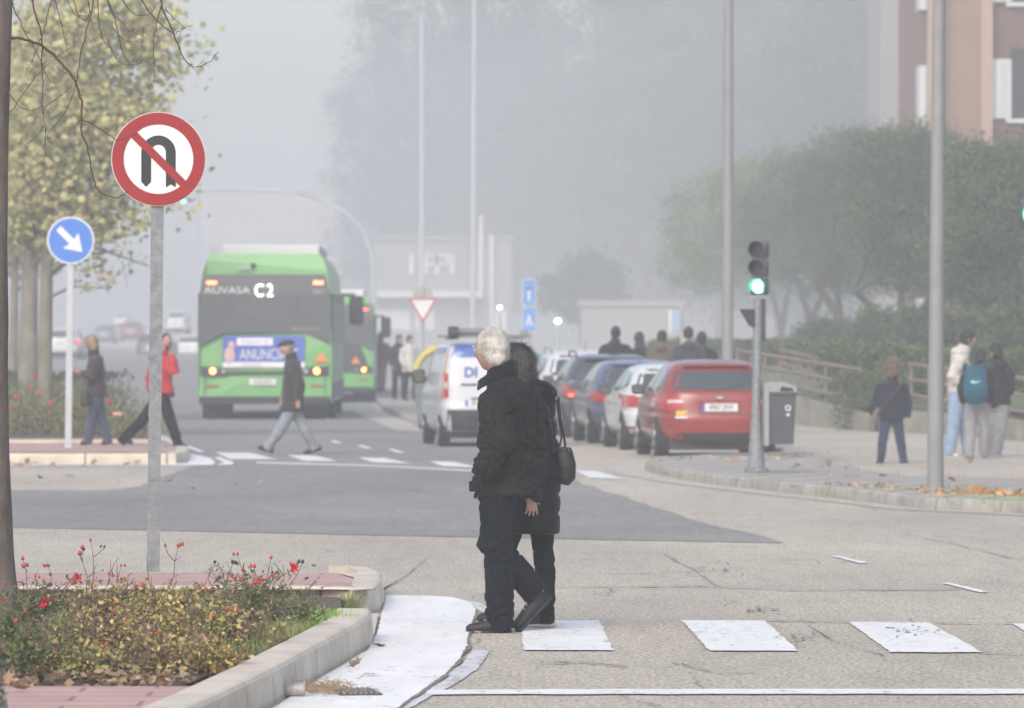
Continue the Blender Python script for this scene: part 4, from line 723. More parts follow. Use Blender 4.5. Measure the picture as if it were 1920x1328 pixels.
RG = random.Random(77); b = MB()
for _ in range(420):
    p = gnd(585+RG.gauss(22, 32), 1297+RG.gauss(0, 4), .014); p.z += abs(RG.gauss(0, .02)); d = Vector((RG.gauss(0, 1), RG.gauss(0, 1), RG.gauss(0, .35))).normalized()*RG.uniform(.02, .06); b.tube([p, p+d*.5+Vector((0, 0, .004)), p+d], .0016, 4)
tag(b.build('twig_litter', mat('dry_twigs', (.34, .24, .15), .9, var=.4, vs=20)), kind='stuff')
cp_ = gnd(550, 1297, .03); t = thing('crushed_cup', 'crushed greyish drinks cup lying against the curved kerb by the drain', 'litter', cp_); b = MB(); b.tube([(-.045, 0, 0), (-.02, .0, .005), (.02, 0, .008), (.05, 0, .01)], [(.022, .028), (.034, .03), (.036, .034), (.037, .036)], 18, side=(0, 1, 0)); b.build('cup_body', mat('dirty_cup', (.42, .42, .4), .5, col2=(.2, .19, .18), vs=20), t, True); b = MB(); b.tube([(.05, 0, .01), (.056, 0, .01)], .04, 18, side=(0, 1, 0)); b.build('cup_rim', mat('cup_rim_grey', (.3, .3, .29), .6), t)
# ================= buildings =================
PEACH = mat('peach_render', (0.28, 0.185, 0.15), 0.9, var=0.08, vs=1.2); PEACHL = mat('pale_peach_pilaster', (0.42, 0.3, 0.25), 0.9, var=0.06, vs=1.5); BRICK = m_paving('red_brick', (0.17, 0.09, 0.075), (0.17, 0.12, 0.11), 0.24, 0.07); BRICK.node_tree.nodes['Mapping'].inputs['Rotation'].default_value = (math.pi/2, 0, 0)
WHF = mat('white_window_frame', (0.62, 0.64, 0.68), 0.5); DGL = mat('dark_window_glass', (0.02, 0.025, 0.03), 0.12); CURT = mat('net_curtain', (0.5, 0.52, 0.55), 0.8)
Y = 176; S = FPX/Y; X = lambda px: (px-960)/S; Z = lambda py: EYE+(640-py)/S
o = Vector((X(1742), Y, 0)); t = thing('apartment_building', 'peach and brick apartment block rising above the garden trees at the top right', 'building', o)
def bx(x0, x1, z0, z1, y0, y1): return MB().box(((x0+x1)/2-o.x, (y0+y1)/2-o.y, (z0+z1)/2), (x1-x0, y1-y0, z1-z0))
bx(X(1742), X(1858), 0, 32, Y, Y+14).build('wall', PEACH, t); bx(X(1858), X(2300), 0, 32, Y+0.05, Y+14).build('wall', BRICK, t)
bx(X(1738), X(1766), 0, 31.9, Y-0.35, Y+0.2).build('pilaster', PEACHL, t); bx(X(1838), X(1860), 0, 31.9, Y-0.3, Y+0.2).build('pilaster', PEACHL, t)
bx(X(1738), X(2300), 32, 32.6, Y-0.4, Y+14.2).build('roof', PEACHL, t)
for k in range(-3, 8):
    z0, z1 = Z(222)+k*3.6, Z(112)+k*3.6
    if z0 < 1: continue
    w = MB(); w.box((X(1878)-o.x, -0.02, (z0+z1)/2), (0.58, 0.14, z1-z0)); wo = w.build('window', WHF, t); bx(X(1864), X(1870), z0+.06, z1-.06, Y-0.1, Y-0.085).build('pane', CURT, wo); bx(X(1874), X(1892), z0+.06, z1-.06, Y-0.1, Y-0.085).build('pane', CURT, wo)
    bx(X(1895), X(2010), z0-.05, z1+.35, Y-0.02, Y+0.4).build('window_recess', DGL, t); bx(X(1886), X(2015), z0-.14, z0-.02, Y-0.12, Y+0.1).build('sill', WHF, t)
    w = MB(); w.box((X(1733)-o.x, 1.2, (Z(235)+Z(122))/2+k*3.6), (0.24, 1.6, z1-z0+.05)); w.build('window', WHF, t)
def block(label, px0, px1, Y, H, m, wins=True, dep=14, rows=0, sx=2.6, name='apartment_building', ww=1.1, wh=1.3, gl=None, fr=None):
    S = FPX/Y; x0, x1 = (px0-960)/S, (px1-960)/S; o = Vector((x0, Y, gz(Y)-.1)); t = thing(name, label, 'building', o); W = x1-x0
    MB().box((W/2, dep/2, H/2), (W, dep, H)).build('wall', m, t); MB().box((W/2, dep/2, H+.2), (W+.5, dep+.5, .4)).build('roof', m, t)
    if wins:
        n = int(W/sx)
        for r in range(rows):
            for i in range(n):
                x = (i+.5)*W/n; z = 4.4+r*3; w = MB(); w.box((x, -0.02, z), (ww, .1, wh)); wo = w.build('window', fr or WHF, t); MB().box((x, -.08, z), (ww-.12, .03, wh-.12)).build('pane', gl or DGL, wo)
        if rows:
            for i in range(0, n, 2): MB().box(((i+.5)*W/n, -.03, 1.4), (sx*.6, .1, 2.4)).build('shopfront', gl or DGL, t)
    return t
GRB = mat('grey_render', (0.2, 0.17, 0.155), 0.9, var=0.08, vs=.4); PALE = mat('pale_render', (0.4, 0.39, 0.38), 0.9, var=.06, vs=.5); LTC = mat('canopy_white', (0.62, 0.62, 0.62), .7)
block('misty brown apartment block just left of the peach building', 1650, 1790, 400, 40, GRB, rows=0, fr=GRB)
block('grey apartment block fading into fog above the garden trees', 1500, 1720, 520, 50, GRB, rows=0, dep=30, fr=GRB)
block('pale apartment block lost in the fog behind the pines', 1180, 1560, 740, 60, GRB, rows=16, fr=GRB)
block('pale low building with a light wall behind the waiting people', 1090, 1280, 420, 3.2, mat('cream_wall', (.28, .28, .27), .9), wins=False, dep=6)
block('long faint building closing the street in the fog', 380, 640, 820, 22, PALE, rows=4, sx=3, fr=PALE)
# commercial building with canopy and lettering
Y = 520; S = FPX/Y; px = lambda x: (x-960)/S
t = block('low commercial building with white roof lettering and long white canopy', 700, 960, Y, 11.0-gz(Y), mat('shop_grey', (.26, .27, .28), .8), wins=False, dep=20, name='shop_building'); zz = gz(Y)-.1; ox = px(700)
MB().box(((px(700)+px(905))/2-ox, -1.0, EYE+(640-552)/S-zz), (px(905)-px(700), 2, .55)).build('canopy', LTC, t)
for x0, x1 in ((704, 770), (778, 815), (918, 950)): MB().box(((px(x0)+px(x1))/2-ox, -.06, EYE+(640-600)/S-zz), (px(x1)-px(x0), .1, 1.8)).build('shopfront', LTC, t)
[text('roof_letter', ch, 2.6, LTC, t, (px(xx)-ox, -.15, EYE+(640-497)/S-zz), ext=.08, bold=.03, sx=1.35) for ch, xx in (('I', 772), ('P', 808), ('P', 829), ('I', 848))]
for i, (x, y0, y1) in enumerate(((902, 405, 560), (880, 430, 600), (922, 440, 600))): MB().box((px(x)-ox, -.3, (2*EYE+(1280-y0-y1)/S)/2-zz), (.35, .2, (y1-y0)/S)).build('facade_fin', LTC if i != 1 else GRB, t)
# waste containers
def container(label, lidc, px0, px1, yt, yb, Y, grp='recycling containers by the van'):
    S = FPX/Y; W = (px1-px0)/S; H = (yb-yt)/S; o = Vector(((px0+px1)/2/S-960/S, Y, 0.0)); t = thing('recycling_container', label, 'container', o, group=grp); G = mat('container_grey', (0.17, 0.2, 0.2), .6, var=.1, vs=2); h1 = H*.62
    b = MB(); b.add([(x*w_, y*d_, z) for z, w_, d_ in ((.12, W*.42, .5), (h1, W*.5, .62)) for x, y in ((-1, -1), (1, -1), (1, 1), (-1, 1))], [(3, 2, 1, 0), (4, 5, 6, 7), (0, 1, 5, 4), (1, 2, 6, 5), (2, 3, 7, 6), (3, 0, 4, 7)]); b.build('container_body', G, t)
    MB().box((0, 0, h1), (W*1.04, 1.28, .05), bev=.015).build('rim', G, t)
    arc = [(math.cos(math.pi*i/16)*W*.5, h1+.03+math.sin(math.pi*i/16)*(H-h1-.03)) for i in range(17)]; MB().prism(arc, -.55, .55).build('dome_lid', mat('container_dome', (.32, .36, .36), .5), t, True)
    arc2 = [(x*1.02, h1+.03+(z-h1-.03)*1.03) for x, z in arc]; b = MB(); v = []; f = []
    for (x, z), (x2, z2) in zip(arc2, [(a*.86, h1+.03+(c-h1-.03)*.86) for a, c in arc]): v += [(x, -.6, z), (x2, -.6, z2), (x2, -.56, z2), (x, .6, z)]
    for i in range(16): q = i*4; f += [(q, q+1, q+5, q+4), (q, q+4, q+7, q+3), (q+1, q+2, q+6, q+5)]
    b.add(v, f); b.build('lid_band', lidc, t)
    for s in (-1, 1): MB().box((s*W*.33, 0, .06), (.1, 1.0, .12)).build('foot', BLK, t)
    MB().box((-W*.2, -.6, h1*.62), (.1, .02, .3)).build('warning_stripe', mat('orange_stripe', (.7, .25, .05), .5), t)
container('recycling container with yellow arched lid left of the white van', mat('lid_yellow', (.72, .6, .1), .5), 776, 868, 636, 790, 108)
container('recycling container with green lid showing right of the white van', mat('lid_green', (.07, .36, .26), .5), 975, 1038, 646, 780, 112)
# ================= vehicles =================
TYRE = mat('tyre_rubber', (0.018, 0.018, 0.02), 0.85); RIM = mat('alloy_rim', (0.42, 0.43, 0.45), 0.35, 0.7); CARGL = mat('car_glass', (0.06, 0.07, 0.075), 0.06, spec=0.6, coat=.3); CHR = mat('chrome', (0.6, 0.6, 0.62), 0.2, 0.9); TRIM = mat('dark_trim', (0.03, 0.03, 0.033), 0.6)
TRED = mat('tail_lamp_red', (0.42, 0.02, 0.02), 0.25, coat=.5); TLIT = mat('tail_lamp_lit', (1.0, 0.12, 0.04), 0.3, emit=2.6); TAMB = mat('amber_lamp_lit', (1.0, 0.42, 0.1), 0.3, emit=5.0); TCLR = mat('clear_lamp', (0.5, 0.48, 0.48), 0.2, coat=.5); PLT = mat('plate_white', (0.68, 0.69, 0.7), .5); PBL = mat('plate_blue', (.03, .1, .5), .5); WLIT = mat('white_lamp_lit', (1, .93, .78), .3, emit=9)
def paint(name, c, r=.28): return mat('paint_'+name, c, r, coat=.6, var=.04, vs=1.5)
HATCH = [(.17, .14, .2, .86), (.2, .08, .1, .91), (.27, .02, .03, .965), (.36, .0, .0, .985), (.42, .0, .0, .99), (.46, .025, .02, .985), (.5, .035, .05, 1.0), (.57, .05, .14, 1.0), (.61, .06, .35, .985), (.645, .075, .8, .965), (.665, .09, 1.02, .945), (.75, .2, 1.25, .895), (.84, .34, 1.5, .82), (.91, .47, 1.7, .75), (.955, .6, 1.9, .68), (.985, .82, 2.15, .56), (1.0, 1.2, 2.4, .36)]
VAN = [(.15, .12, .2, .88), (.2, .05, .06, .94), (.3, .0, .0, .98), (.38, .0, .0, 1.0), (.44, .03, .03, .995), (.5, .035, .12, 1.0), (.55, .04, .35, .995), (.6, .045, .75, .985), (.65, .055, .98, .97), (.8, .09, 1.3, .925), (.9, .13, 1.6, .885), (.955, .19, 1.85, .845), (.985, .32, 2.1, .76), (1.0, .6, 2.4, .56)]
class Car:
    def __init__(s, name, label, cat, loc, rz, L, W, H, prof, body, n=5.0, group=None, tyre_r=.31, wy=(.8, None), sc=1.0):
        s.L, s.W, s.H, s.n = L, W, H, n; s.prof = prof; s.t = thing(name, label, cat, loc, rz, group); s.t.scale = (sc,)*3; s.body = body
        zs = []
        for (a, b) in zip(prof, prof[1:]): zs += [a[0]+(b[0]-a[0])*k/3 for k in range(3)]
        zs.append(prof[-1][0]); N = 96; v = []; f = []
        for z in zs:
            w, r, fr = s.lv(z*H)
            for i in range(N):
                a = 2*math.pi*i/N; c, q = math.cos(a), math.sin(a); v.append((w*math.copysign(abs(c)**(2/n), c), (fr+r)/2+(fr-r)/2*math.copysign(abs(q)**(2/n), q), z*H))
        for k in range(len(zs)-1):
            for i in range(N): j = (i+1) % N; f.append((k*N+i, k*N+j, (k+1)*N+j, (k+1)*N+i))
        f.append(tuple(range(N-1, -1, -1))); f.append(tuple((len(zs)-1)*N+i for i in range(N))); b = MB(); b.add(v, f); s.bo = b.build('body', body, s.t, True)
        s.wy = (wy[0], wy[1] or L-.82); s.tr = tyre_r
        cut = MB()
        for y in s.wy:
            for sd in (-1, 1): cut.tube([(sd*(W/2-.28), y, tyre_r), (sd*(W/2+.2), y, tyre_r)], tyre_r+.05, 28, side=(0, 1, 0))
        cm = bpy.data.meshes.new('c'); 
        co_ = cut.build('cut_shape', TRIM); mod = s.bo.modifiers.new('wells', 'BOOLEAN'); mod.operation = 'DIFFERENCE'; mod.object = co_; mod.solver = 'EXACT'
        dg = bpy.context.evaluated_depsgraph_get(); me = bpy.data.meshes.new_from_object(s.bo.evaluated_get(dg)); s.bo.modifiers.clear(); s.bo.data = me; bpy.data.objects.remove(co_)
        for y in s.wy:
            for sd in (-1, 1): s.wheel(sd, y)
        MB().box((0, L/2, H*.15), (W*.8, L*.86, H*.13)).build('underbody', TRIM, s.t)
    def lv(s, z):
        z = z/s.H; p = s.prof; z = max(p[0][0], min(p[-1][0], z))
        return (interp([(q[0], q[3]) for q in p], z)*s.W/2, interp([(q[0], q[1]) for q in p], z), s.L-interp([(q[0], q[2]) for q in p], z))
    def yr(s, x, z):
        w, r, f = s.lv(z); u = min(.995, abs(x)/w); hl = (f-r)/2; return r+hl-hl*(1-u**s.n)**(1/s.n)
    def xs(s, y, z):
        w, r, f = s.lv(z); hl = (f-r)/2; u = min(.999, abs(y-r-hl)/hl); return w*(1-u**s.n)**(1/s.n)
    def patch(s, name, m, P, mode='R', off=.006, sd=1, n=10, parent=None, inset=True):
        """P: outline polygon (u, z); the quad grid runs between its left and right edges"""
        b = MB(); z0, z1 = min(q[1] for q in P), max(q[1] for q in P); rows = 9; v = []; f = []
        def ext(z):
            xs_ = []
            for (a, c) in zip(P, P[1:]+P[:1]):
                if (a[1]-z)*(c[1]-z) <= 0 and a[1] != c[1]: xs_.append(a[0]+(c[0]-a[0])*(z-a[1])/(c[1]-a[1]))
                elif a[1] == z == c[1]: xs_ += [a[0], c[0]]
            return min(xs_), max(xs_)
        for r in range(rows+1):
            z = z0+(z1-z0)*min(max(r/rows, 1e-4), 1-1e-4); a, c = ext(z)
            for k in range(n+1):
                u = a+(c-a)*k/n
                if mode == 'R': v.append((u, s.yr(u, z)-off, z-off*.0+ (0 if z < s.H*.6 else off*.4)))
                else: v.append((sd*(s.xs(u, z)+off), u, z))
        for r in range(rows):
            for k in range(n): f.append((r*(n+1)+k, r*(n+1)+k+1, (r+1)*(n+1)+k+1, (r+1)*(n+1)+k))
        # rim back into the body so the panel has thickness
        return b.add(v, f).build(name, m, parent or s.t, True)
    def wheel(s, sd, y):
        r = s.tr; x = sd*(s.W/2-.11); w = thing('wheel', None, None, (x, y, r)); w.parent = s.t; b = MB(); b.tube([(-.09, 0, 0), (-.085, 0, 0), (.085, 0, 0), (.1, 0, 0)], [r*.93, r, r, r*.93], 32, side=(0, 1, 0)); b.build('tyre', TYRE, w, True)
        b = MB(); N = 5; b.tube([(sd*.09, 0, 0), (sd*.106, 0, 0)], r*.64, 28, side=(0, 1, 0)); b.build('rim_dish', TRIM, w)
        b = MB()
        for k in range(N):
            a = 2*math.pi*k/N+.3; b.add([(sd*.112+dx, math.cos(a+da)*rr, math.sin(a+da)*rr) for dx in (-.008, .008) for rr, da in ((.03, -1.0), (r*.63, -.2), (r*.63, .2), (.03, 1.0))], [(0, 1, 2, 3), (7, 6, 5, 4), (0, 1, 5, 4), (1, 2, 6, 5), (2, 3, 7, 6), (3, 0, 4, 7)])
        v = []; f = []
        for i in range(28):
            a = 2*math.pi*i/28; v += [(sd*.114, math.cos(a)*r*.66, math.sin(a)*r*.66), (sd*.114, math.cos(a)*r*.6, math.sin(a)*r*.6)]
        for i in range(28): j = (i+1) % 28; f.append((i*2, i*2+1, j*2+1, j*2))
        b.add(v, f); b.build('rim', RIM, w)
    def std(s, plate, tail, mirror=None, rails=False, lit=None, window=(.69, .885), light_z=(.5, .62), antenna=True, dark_bumper=True, badge=True):
        H, W = s.H, s.W; w_, _, _ = s.lv(H*.8); z0, z1 = H*window[0], H*window[1]; wb, wt = s.lv(z0)[0]*.82, s.lv(z1)[0]*.88
        s.patch('rear_window', CARGL, [(-wb*.9, z0), (-wb*1.0, z0+.05), (-wt, z1-.03), (-wt*.95, z1), (wt*.95, z1), (wt, z1-.03), (wb*1.0, z0+.05), (wb*.9, z0)], off=.008)
        for sd in (-1, 1):
            zb, zt = H*.685, H*.925; r = s.lv(zb)[1]
            s.patch('side_window', CARGL, [(.55, zb+.08), (.95, zb), (1.5, zb), (1.5, zt), (.95, zt-.01), (.72, zt-.1)], 'S', .006, sd); s.patch('side_window', CARGL, [(1.58, zb), (2.45, zb), (2.32, zt-.03), (1.58, zt)], 'S', .006, sd); s.patch('side_window', CARGL, [(2.52, zb), (s.L-1.35, zb), (2.7, zt-.13), (2.42, zt-.04)], 'S', .006, sd)
            for y in (1.5, 2.47): MB().box((sd*(s.xs(y-.3, H*.62)+.012), y-.35, H*.605), (.025, .16, .025), bev=.006).build('door_handle', s.body, s.t)
            s.patch('door_seam', TRIM, [(1.535, H*.2), (1.55, H*.2), (1.555, H*.66), (1.54, H*.66)], 'S', .003, sd, 2); s.patch('door_seam', TRIM, [(2.5, H*.2), (2.515, H*.2), (2.505, H*.66), (2.49, H*.66)], 'S', .003, sd, 2)
            s.patch('sill_trim', TRIM, [(1.2, H*.175), (s.L-1.25, H*.175), (s.L-1.25, H*.215), (1.2, H*.215)], 'S', .006, sd, 8)
            xm, ym, zm = s.xs(s.L-1.5, H*.68), s.L-1.55, H*.69; m = thing('mirror', None, None, (sd*(xm+.13), ym, zm)); m.parent = s.t
            MB().box((0, 0, 0), (.2, .12, .15), bev=.04).build('mirror_shell', mirror or s.body, m, True); MB().box((0, -.063, 0), (.15, .01, .1)).build('mirror_glass', CARGL, m); MB().box((-sd*.11, 0, -.05), (.1, .05, .04)).build('mirror_arm', TRIM, m)
            if rails: b = MB(); yy = .9; zr = H*1.0; b.tube([(sd*W*.33, .75, H*.955), (sd*W*.34, .95, zr+.035), (sd*W*.34, 2.1, zr+.045), (sd*W*.33, 2.35, H*.965)], .016, 8); b.build('roof_rail', CHR if rails == 1 else TRIM, s.t, True)
        for sd in (-1, 1):
            ww = s.lv(H*.55)[0]; a, c = light_z; P = [(sd*ww*(tail[0]), H*a), (sd*ww*.993, H*(a-.02)), (sd*ww*.993, H*(c+.03)), (sd*ww*(tail[0]+tail[1]), H*c)]
            lp = s.patch('tail_light', TRED, P, off=.012, n=14)
            if tail[2]: s.patch('clear_lens', TCLR, [(sd*ww*(tail[0]-.02), H*(a+.065)), (sd*ww*.84, H*(a+.06)), (sd*ww*.84, H*(a+.095)), (sd*ww*(tail[0]+.02), H*(a+.1))], off=.018, parent=lp)
            if lit == sd: s.patch('lit_lamp', TLIT, [(sd*ww*.8, H*(a)), (sd*ww*.88, H*a), (sd*ww*.88, H*(a+.03)), (sd*ww*.8, H*(a+.03))], off=.02, parent=lp)
            s.patch('reflector', TRED, [(sd*W*.5*.7, H*.235), (sd*W*.5*.9, H*.245), (sd*W*.5*.9, H*.275), (sd*W*.5*.75, H*.28)], off=.008, n=6)
        if dark_bumper: s.patch('bumper_trim', TRIM, [(-W*.38, H*.175), (W*.38, H*.175), (W*.33, H*.26), (-W*.33, H*.26)], off=.007)
        s.patch('bumper_seam', TRIM, [(-W*.47, H*.448), (W*.47, H*.448), (W*.47, H*.456), (-W*.47, H*.456)], off=.004, n=20)
        zp = H*.52; yp = s.yr(0, zp)-.02; MB().box((0, yp+.008, zp+.01), (.62, .012, .17), bev=.004).build('plate_recess', s.body if not dark_bumper else s.body, s.t)
        po = MB().box((0, yp, zp), (.52, .012, .115)).build('number_plate', PLT, s.t); MB().box((-.24, yp-.0085, zp), (.04, .004, .113)).build('plate_band', PBL, po); text('plate_text', plate, .11, BLK, po, (.02, yp-.008, zp), sx=.85)
        if badge: b = MB(); b.tube([(-.045, s.yr(0, H*.615)-.012, H*.615), (.045, s.yr(0, H*.615)-.012, H*.615)], .028, 12, side=(0, 0, 1)); b.build('badge', CHR, s.t)
        MB().box((0, s.yr(0, H*.93)-.02, H*.945), (W*.55, .14, .03), bev=.012).build('roof_spoiler', s.body, s.t)
        b = MB(); b.tube([(-.05, s.yr(0, z0)-.02, z0-.01), (.35, s.yr(.35, z0+.1)-.03, z0+.09)], .009, 5); b.build('wiper', TRIM, s.t)
        if antenna: b = MB(); b.tube([(0, .85, H*.99), (0, .7, H*.99+.2)], [.008, .004], 5); b.build('antenna', TRIM, s.t)
        return s
HD = math.radians(4.6)
def spot(px, py, Y=None):
    return gnd(px, py) if Y is None else Vector(((px-960)*Y/FPX, Y, 0))
# red hatchback: rear-left corner px 1238 at Y 80.5
cars = 'cars parked along the right kerb'
def park(name, label, px0, px1, Y, Hm, body, W=1.77, L=4.1, cls='hatchback', **kw):
    S = FPX/Y; w = (px1-px0)/S; sc = w/(W*math.cos(HD)+.0); x = ((px0+px1)/2-960)/S; return Car(name, label, cls, (x, Y, 0), HD, L, W, Hm/sc, HATCH, body, group=cars, sc=sc)
RP = paint('red', (0.26, 0.028, 0.018)); c = park('parked_car', 'glossy red hatchback with number plate 4967 JNV parked nearest the traffic light', 1236, 1464, 80.3, 1.395, RP, cls='car'); c.std('4967 JNV', (.6, .06, 1), mirror=TRIM)
# mirror of the red car: black above red; yellow sticker
MB().box((-.5*c.W*.62, c.yr(-.55, c.H*.46)-.014, c.H*.462), (.17, .008, .07)).build('yellow_sticker', mat('sticker_yellow', (.75, .5, .05), .5), c.t); MB().box((-.5*c.W*.6, c.yr(-.55, c.H*.42)-.016, c.H*.42), (.24, .006, .03)).build('white_sticker', SWH, c.t)
for sd in (-.22, .25): MB().box((sd, c.yr(sd, c.H*.7)+.28, c.H*.73), (.22, .05, .2), bev=.04).build('headrest', TRIM, c.t)
WP = paint('white', (0.66, 0.67, 0.69)); c = park('parked_car', 'white hatchback parked directly ahead of the red hatchback', 1170, 1384, 86.2, 1.32, WP, cls='car', L=4.2); c.std('2381 HKT', (.62, .08, 0), mirror=TRIM, dark_bumper=False)
BP = paint('blue_grey', (0.09, 0.11, 0.19)); c = park('parked_car', 'dark blue-grey car parked ahead of the white hatchback', 1108, 1310, 91.5, 1.36, BP, cls='car'); c.std('7714 LBC', (.6, .06, 0))
KP = paint('dark_grey', (0.05, 0.048, 0.05)); c = park('parked_car', 'dark suv with black roof rails and red tail lamps in the parked row', 1057, 1255, 97, 1.44, KP, W=1.8, cls='car'); c.std('3190 KDR', (.55, .05, 0), rails=2, lit=-1)
c = park('parked_car', 'white suv with roof rails furthest ahead in the parked row', 1010, 1200, 103, 1.50, WP, W=1.8, cls='car', L=4.4); c.std('5520 JHF', (.58, .06, 0), rails=1)
# ---- white delivery van ----
Y = 89.0; S = FPX/Y; VW = 1.78; sc = (1012-828)/S/VW; x = ((828+1012)/2-960)/S; VH = 1.635/sc; VP_ = paint('van_white', (0.6, 0.62, 0.67)); VB_ = paint('van_blue', (0.05, 0.12, 0.42))
v = Car('delivery_van', 'white delivery van with blue roof band, roof rack and letters DI on its rear door', 'van', (x, Y, 0), math.radians(6.5), 4.4, VW, VH, VAN, VP_, n=9, sc=sc, tyre_r=.33, wy=(.75, 3.55))
H = VH
v.patch('blue_band', VB_, [(-VW*.455, H*.86), (VW*.455, H*.86), (VW*.38, H*.985), (-VW*.38, H*.985)], off=.006, n=16)
for sd in (-1, 1):
    v.patch('blue_side_band', VB_, [(.25, H*.9), (3.0, H*.9), (2.7, H*.955), (.25, H*.955)], 'S', .006, sd, 14)
    P = [(sd*VW*.425, H*.47), (sd*VW*.49, H*.44), (sd*VW*.468, H*.74), (sd*VW*.43, H*.72)]; lp = v.patch('tail_light', TRED, P, off=.012, n=6); v.patch('clear_lens', TCLR, [(sd*VW*.435, H*.56), (sd*VW*.478, H*.56), (sd*VW*.476, H*.62), (sd*VW*.435, H*.62)], off=.02, parent=lp, n=4)
    v.patch('side_window', CARGL, [(2.62, H*.66), (3.35, H*.66), (2.85, H*.88), (2.62, H*.88)], 'S', .006, sd)
    v.patch('orange_edge', mat('orange_stripe', (.7, .25, .05), .5), [(.18, H*.45), (.24, H*.45), (.3, H*.9), (.24, H*.9)], 'S', .007, sd, 3)
    v.patch('reflector', TRED, [(sd*VW*.3, H*.26), (sd*VW*.38, H*.26), (sd*VW*.38, H*.285), (sd*VW*.3, H*.285)], off=.008, n=4)
    m = thing('mirror', None, None, (sd*(VW/2+.12), 3.05, H*.67)); m.parent = v.t; MB().box((0, 0, 0), (.24, .14, .26), bev=.05).build('mirror_shell', TRIM, m, True); MB().box((-sd*.13, 0, -.05), (.1, .06, .06)).build('mirror_arm', TRIM, m); MB().box((0, -.073, 0), (.18, .01, .2)).build('mirror_glass', CARGL, m)
    b = MB(); b.box((sd*VW*.33, 1.1, H*1.0+.08), (.05, 2.1, .04)); b.build('rack_rail', mat('rack_metal', (.2, .21, .22), .5, .4), v.t)
v.patch('rear_bumper', TRIM, [(-VW*.485, H*.155), (VW*.485, H*.155), (VW*.485, H*.36), (-VW*.485, H*.36)], off=.012, n=20); v.patch('door_seam', TRIM, [(.0, H*.37), (.012, H*.37), (.012, H*.87), (0, H*.87)], off=.004, n=2)
v.patch('plate_recess', TRIM, [(-.36, H*.4), (.0, H*.4), (.0, H*.475), (-.36, H*.475)], off=.005); po = MB().box((-.2, v.yr(-.2, H*.42)-.015, H*.425), (.52, .012, .115)).build('number_plate', PLT, v.t); MB().box((-.44, v.yr(-.2, H*.42)-.0235, H*.425), (.04, .004, .113)).build('plate_band', PBL, po); text('plate_text', '8164', .11, BLK, po, (-.25, v.yr(0, H*.42)-.023, H*.425), sx=.85)
text('door_lettering', 'DI', .25, mat('letter_blue', (.06, .1, .42), .5), v.t, (-VW*.2, v.yr(-.3, H*.7)-.012, H*.715), rot=(math.radians(86), 0, 0), bold=.006); MB().box((-VW*.22, v.yr(-.35, H*.58)-.01, H*.6), (.3, .02, .03), bev=.006).build('door_handle', TRIM, v.t)
RK = mat('rack_metal', (.2, .21, .22), .5, .4)
for y in (.25, 1.1, 2.0): b = MB(); b.box((0, y, H+.12), (VW*.86, .06, .05)); b.build('rack_bar', RK, v.t)
b = MB(); b.tube([(-VW*.36, .3, H+.2), (VW*.08, .3, H+.2)], .06, 12); b.build('rack_tube', RK, v.t, True); b = MB(); b.tube([(-VW*.42, .22, H+.18), (-VW*.32, .22, H+.18)], .12, 14); b.build('rack_roller', TRIM, v.t, True)
for i in range(4): b = MB(); b.box((VW*.36+i*.035-.06, .26, H+.15), (.012, .04, .14)); b.build('ladder_hook', TRIM, v.t)
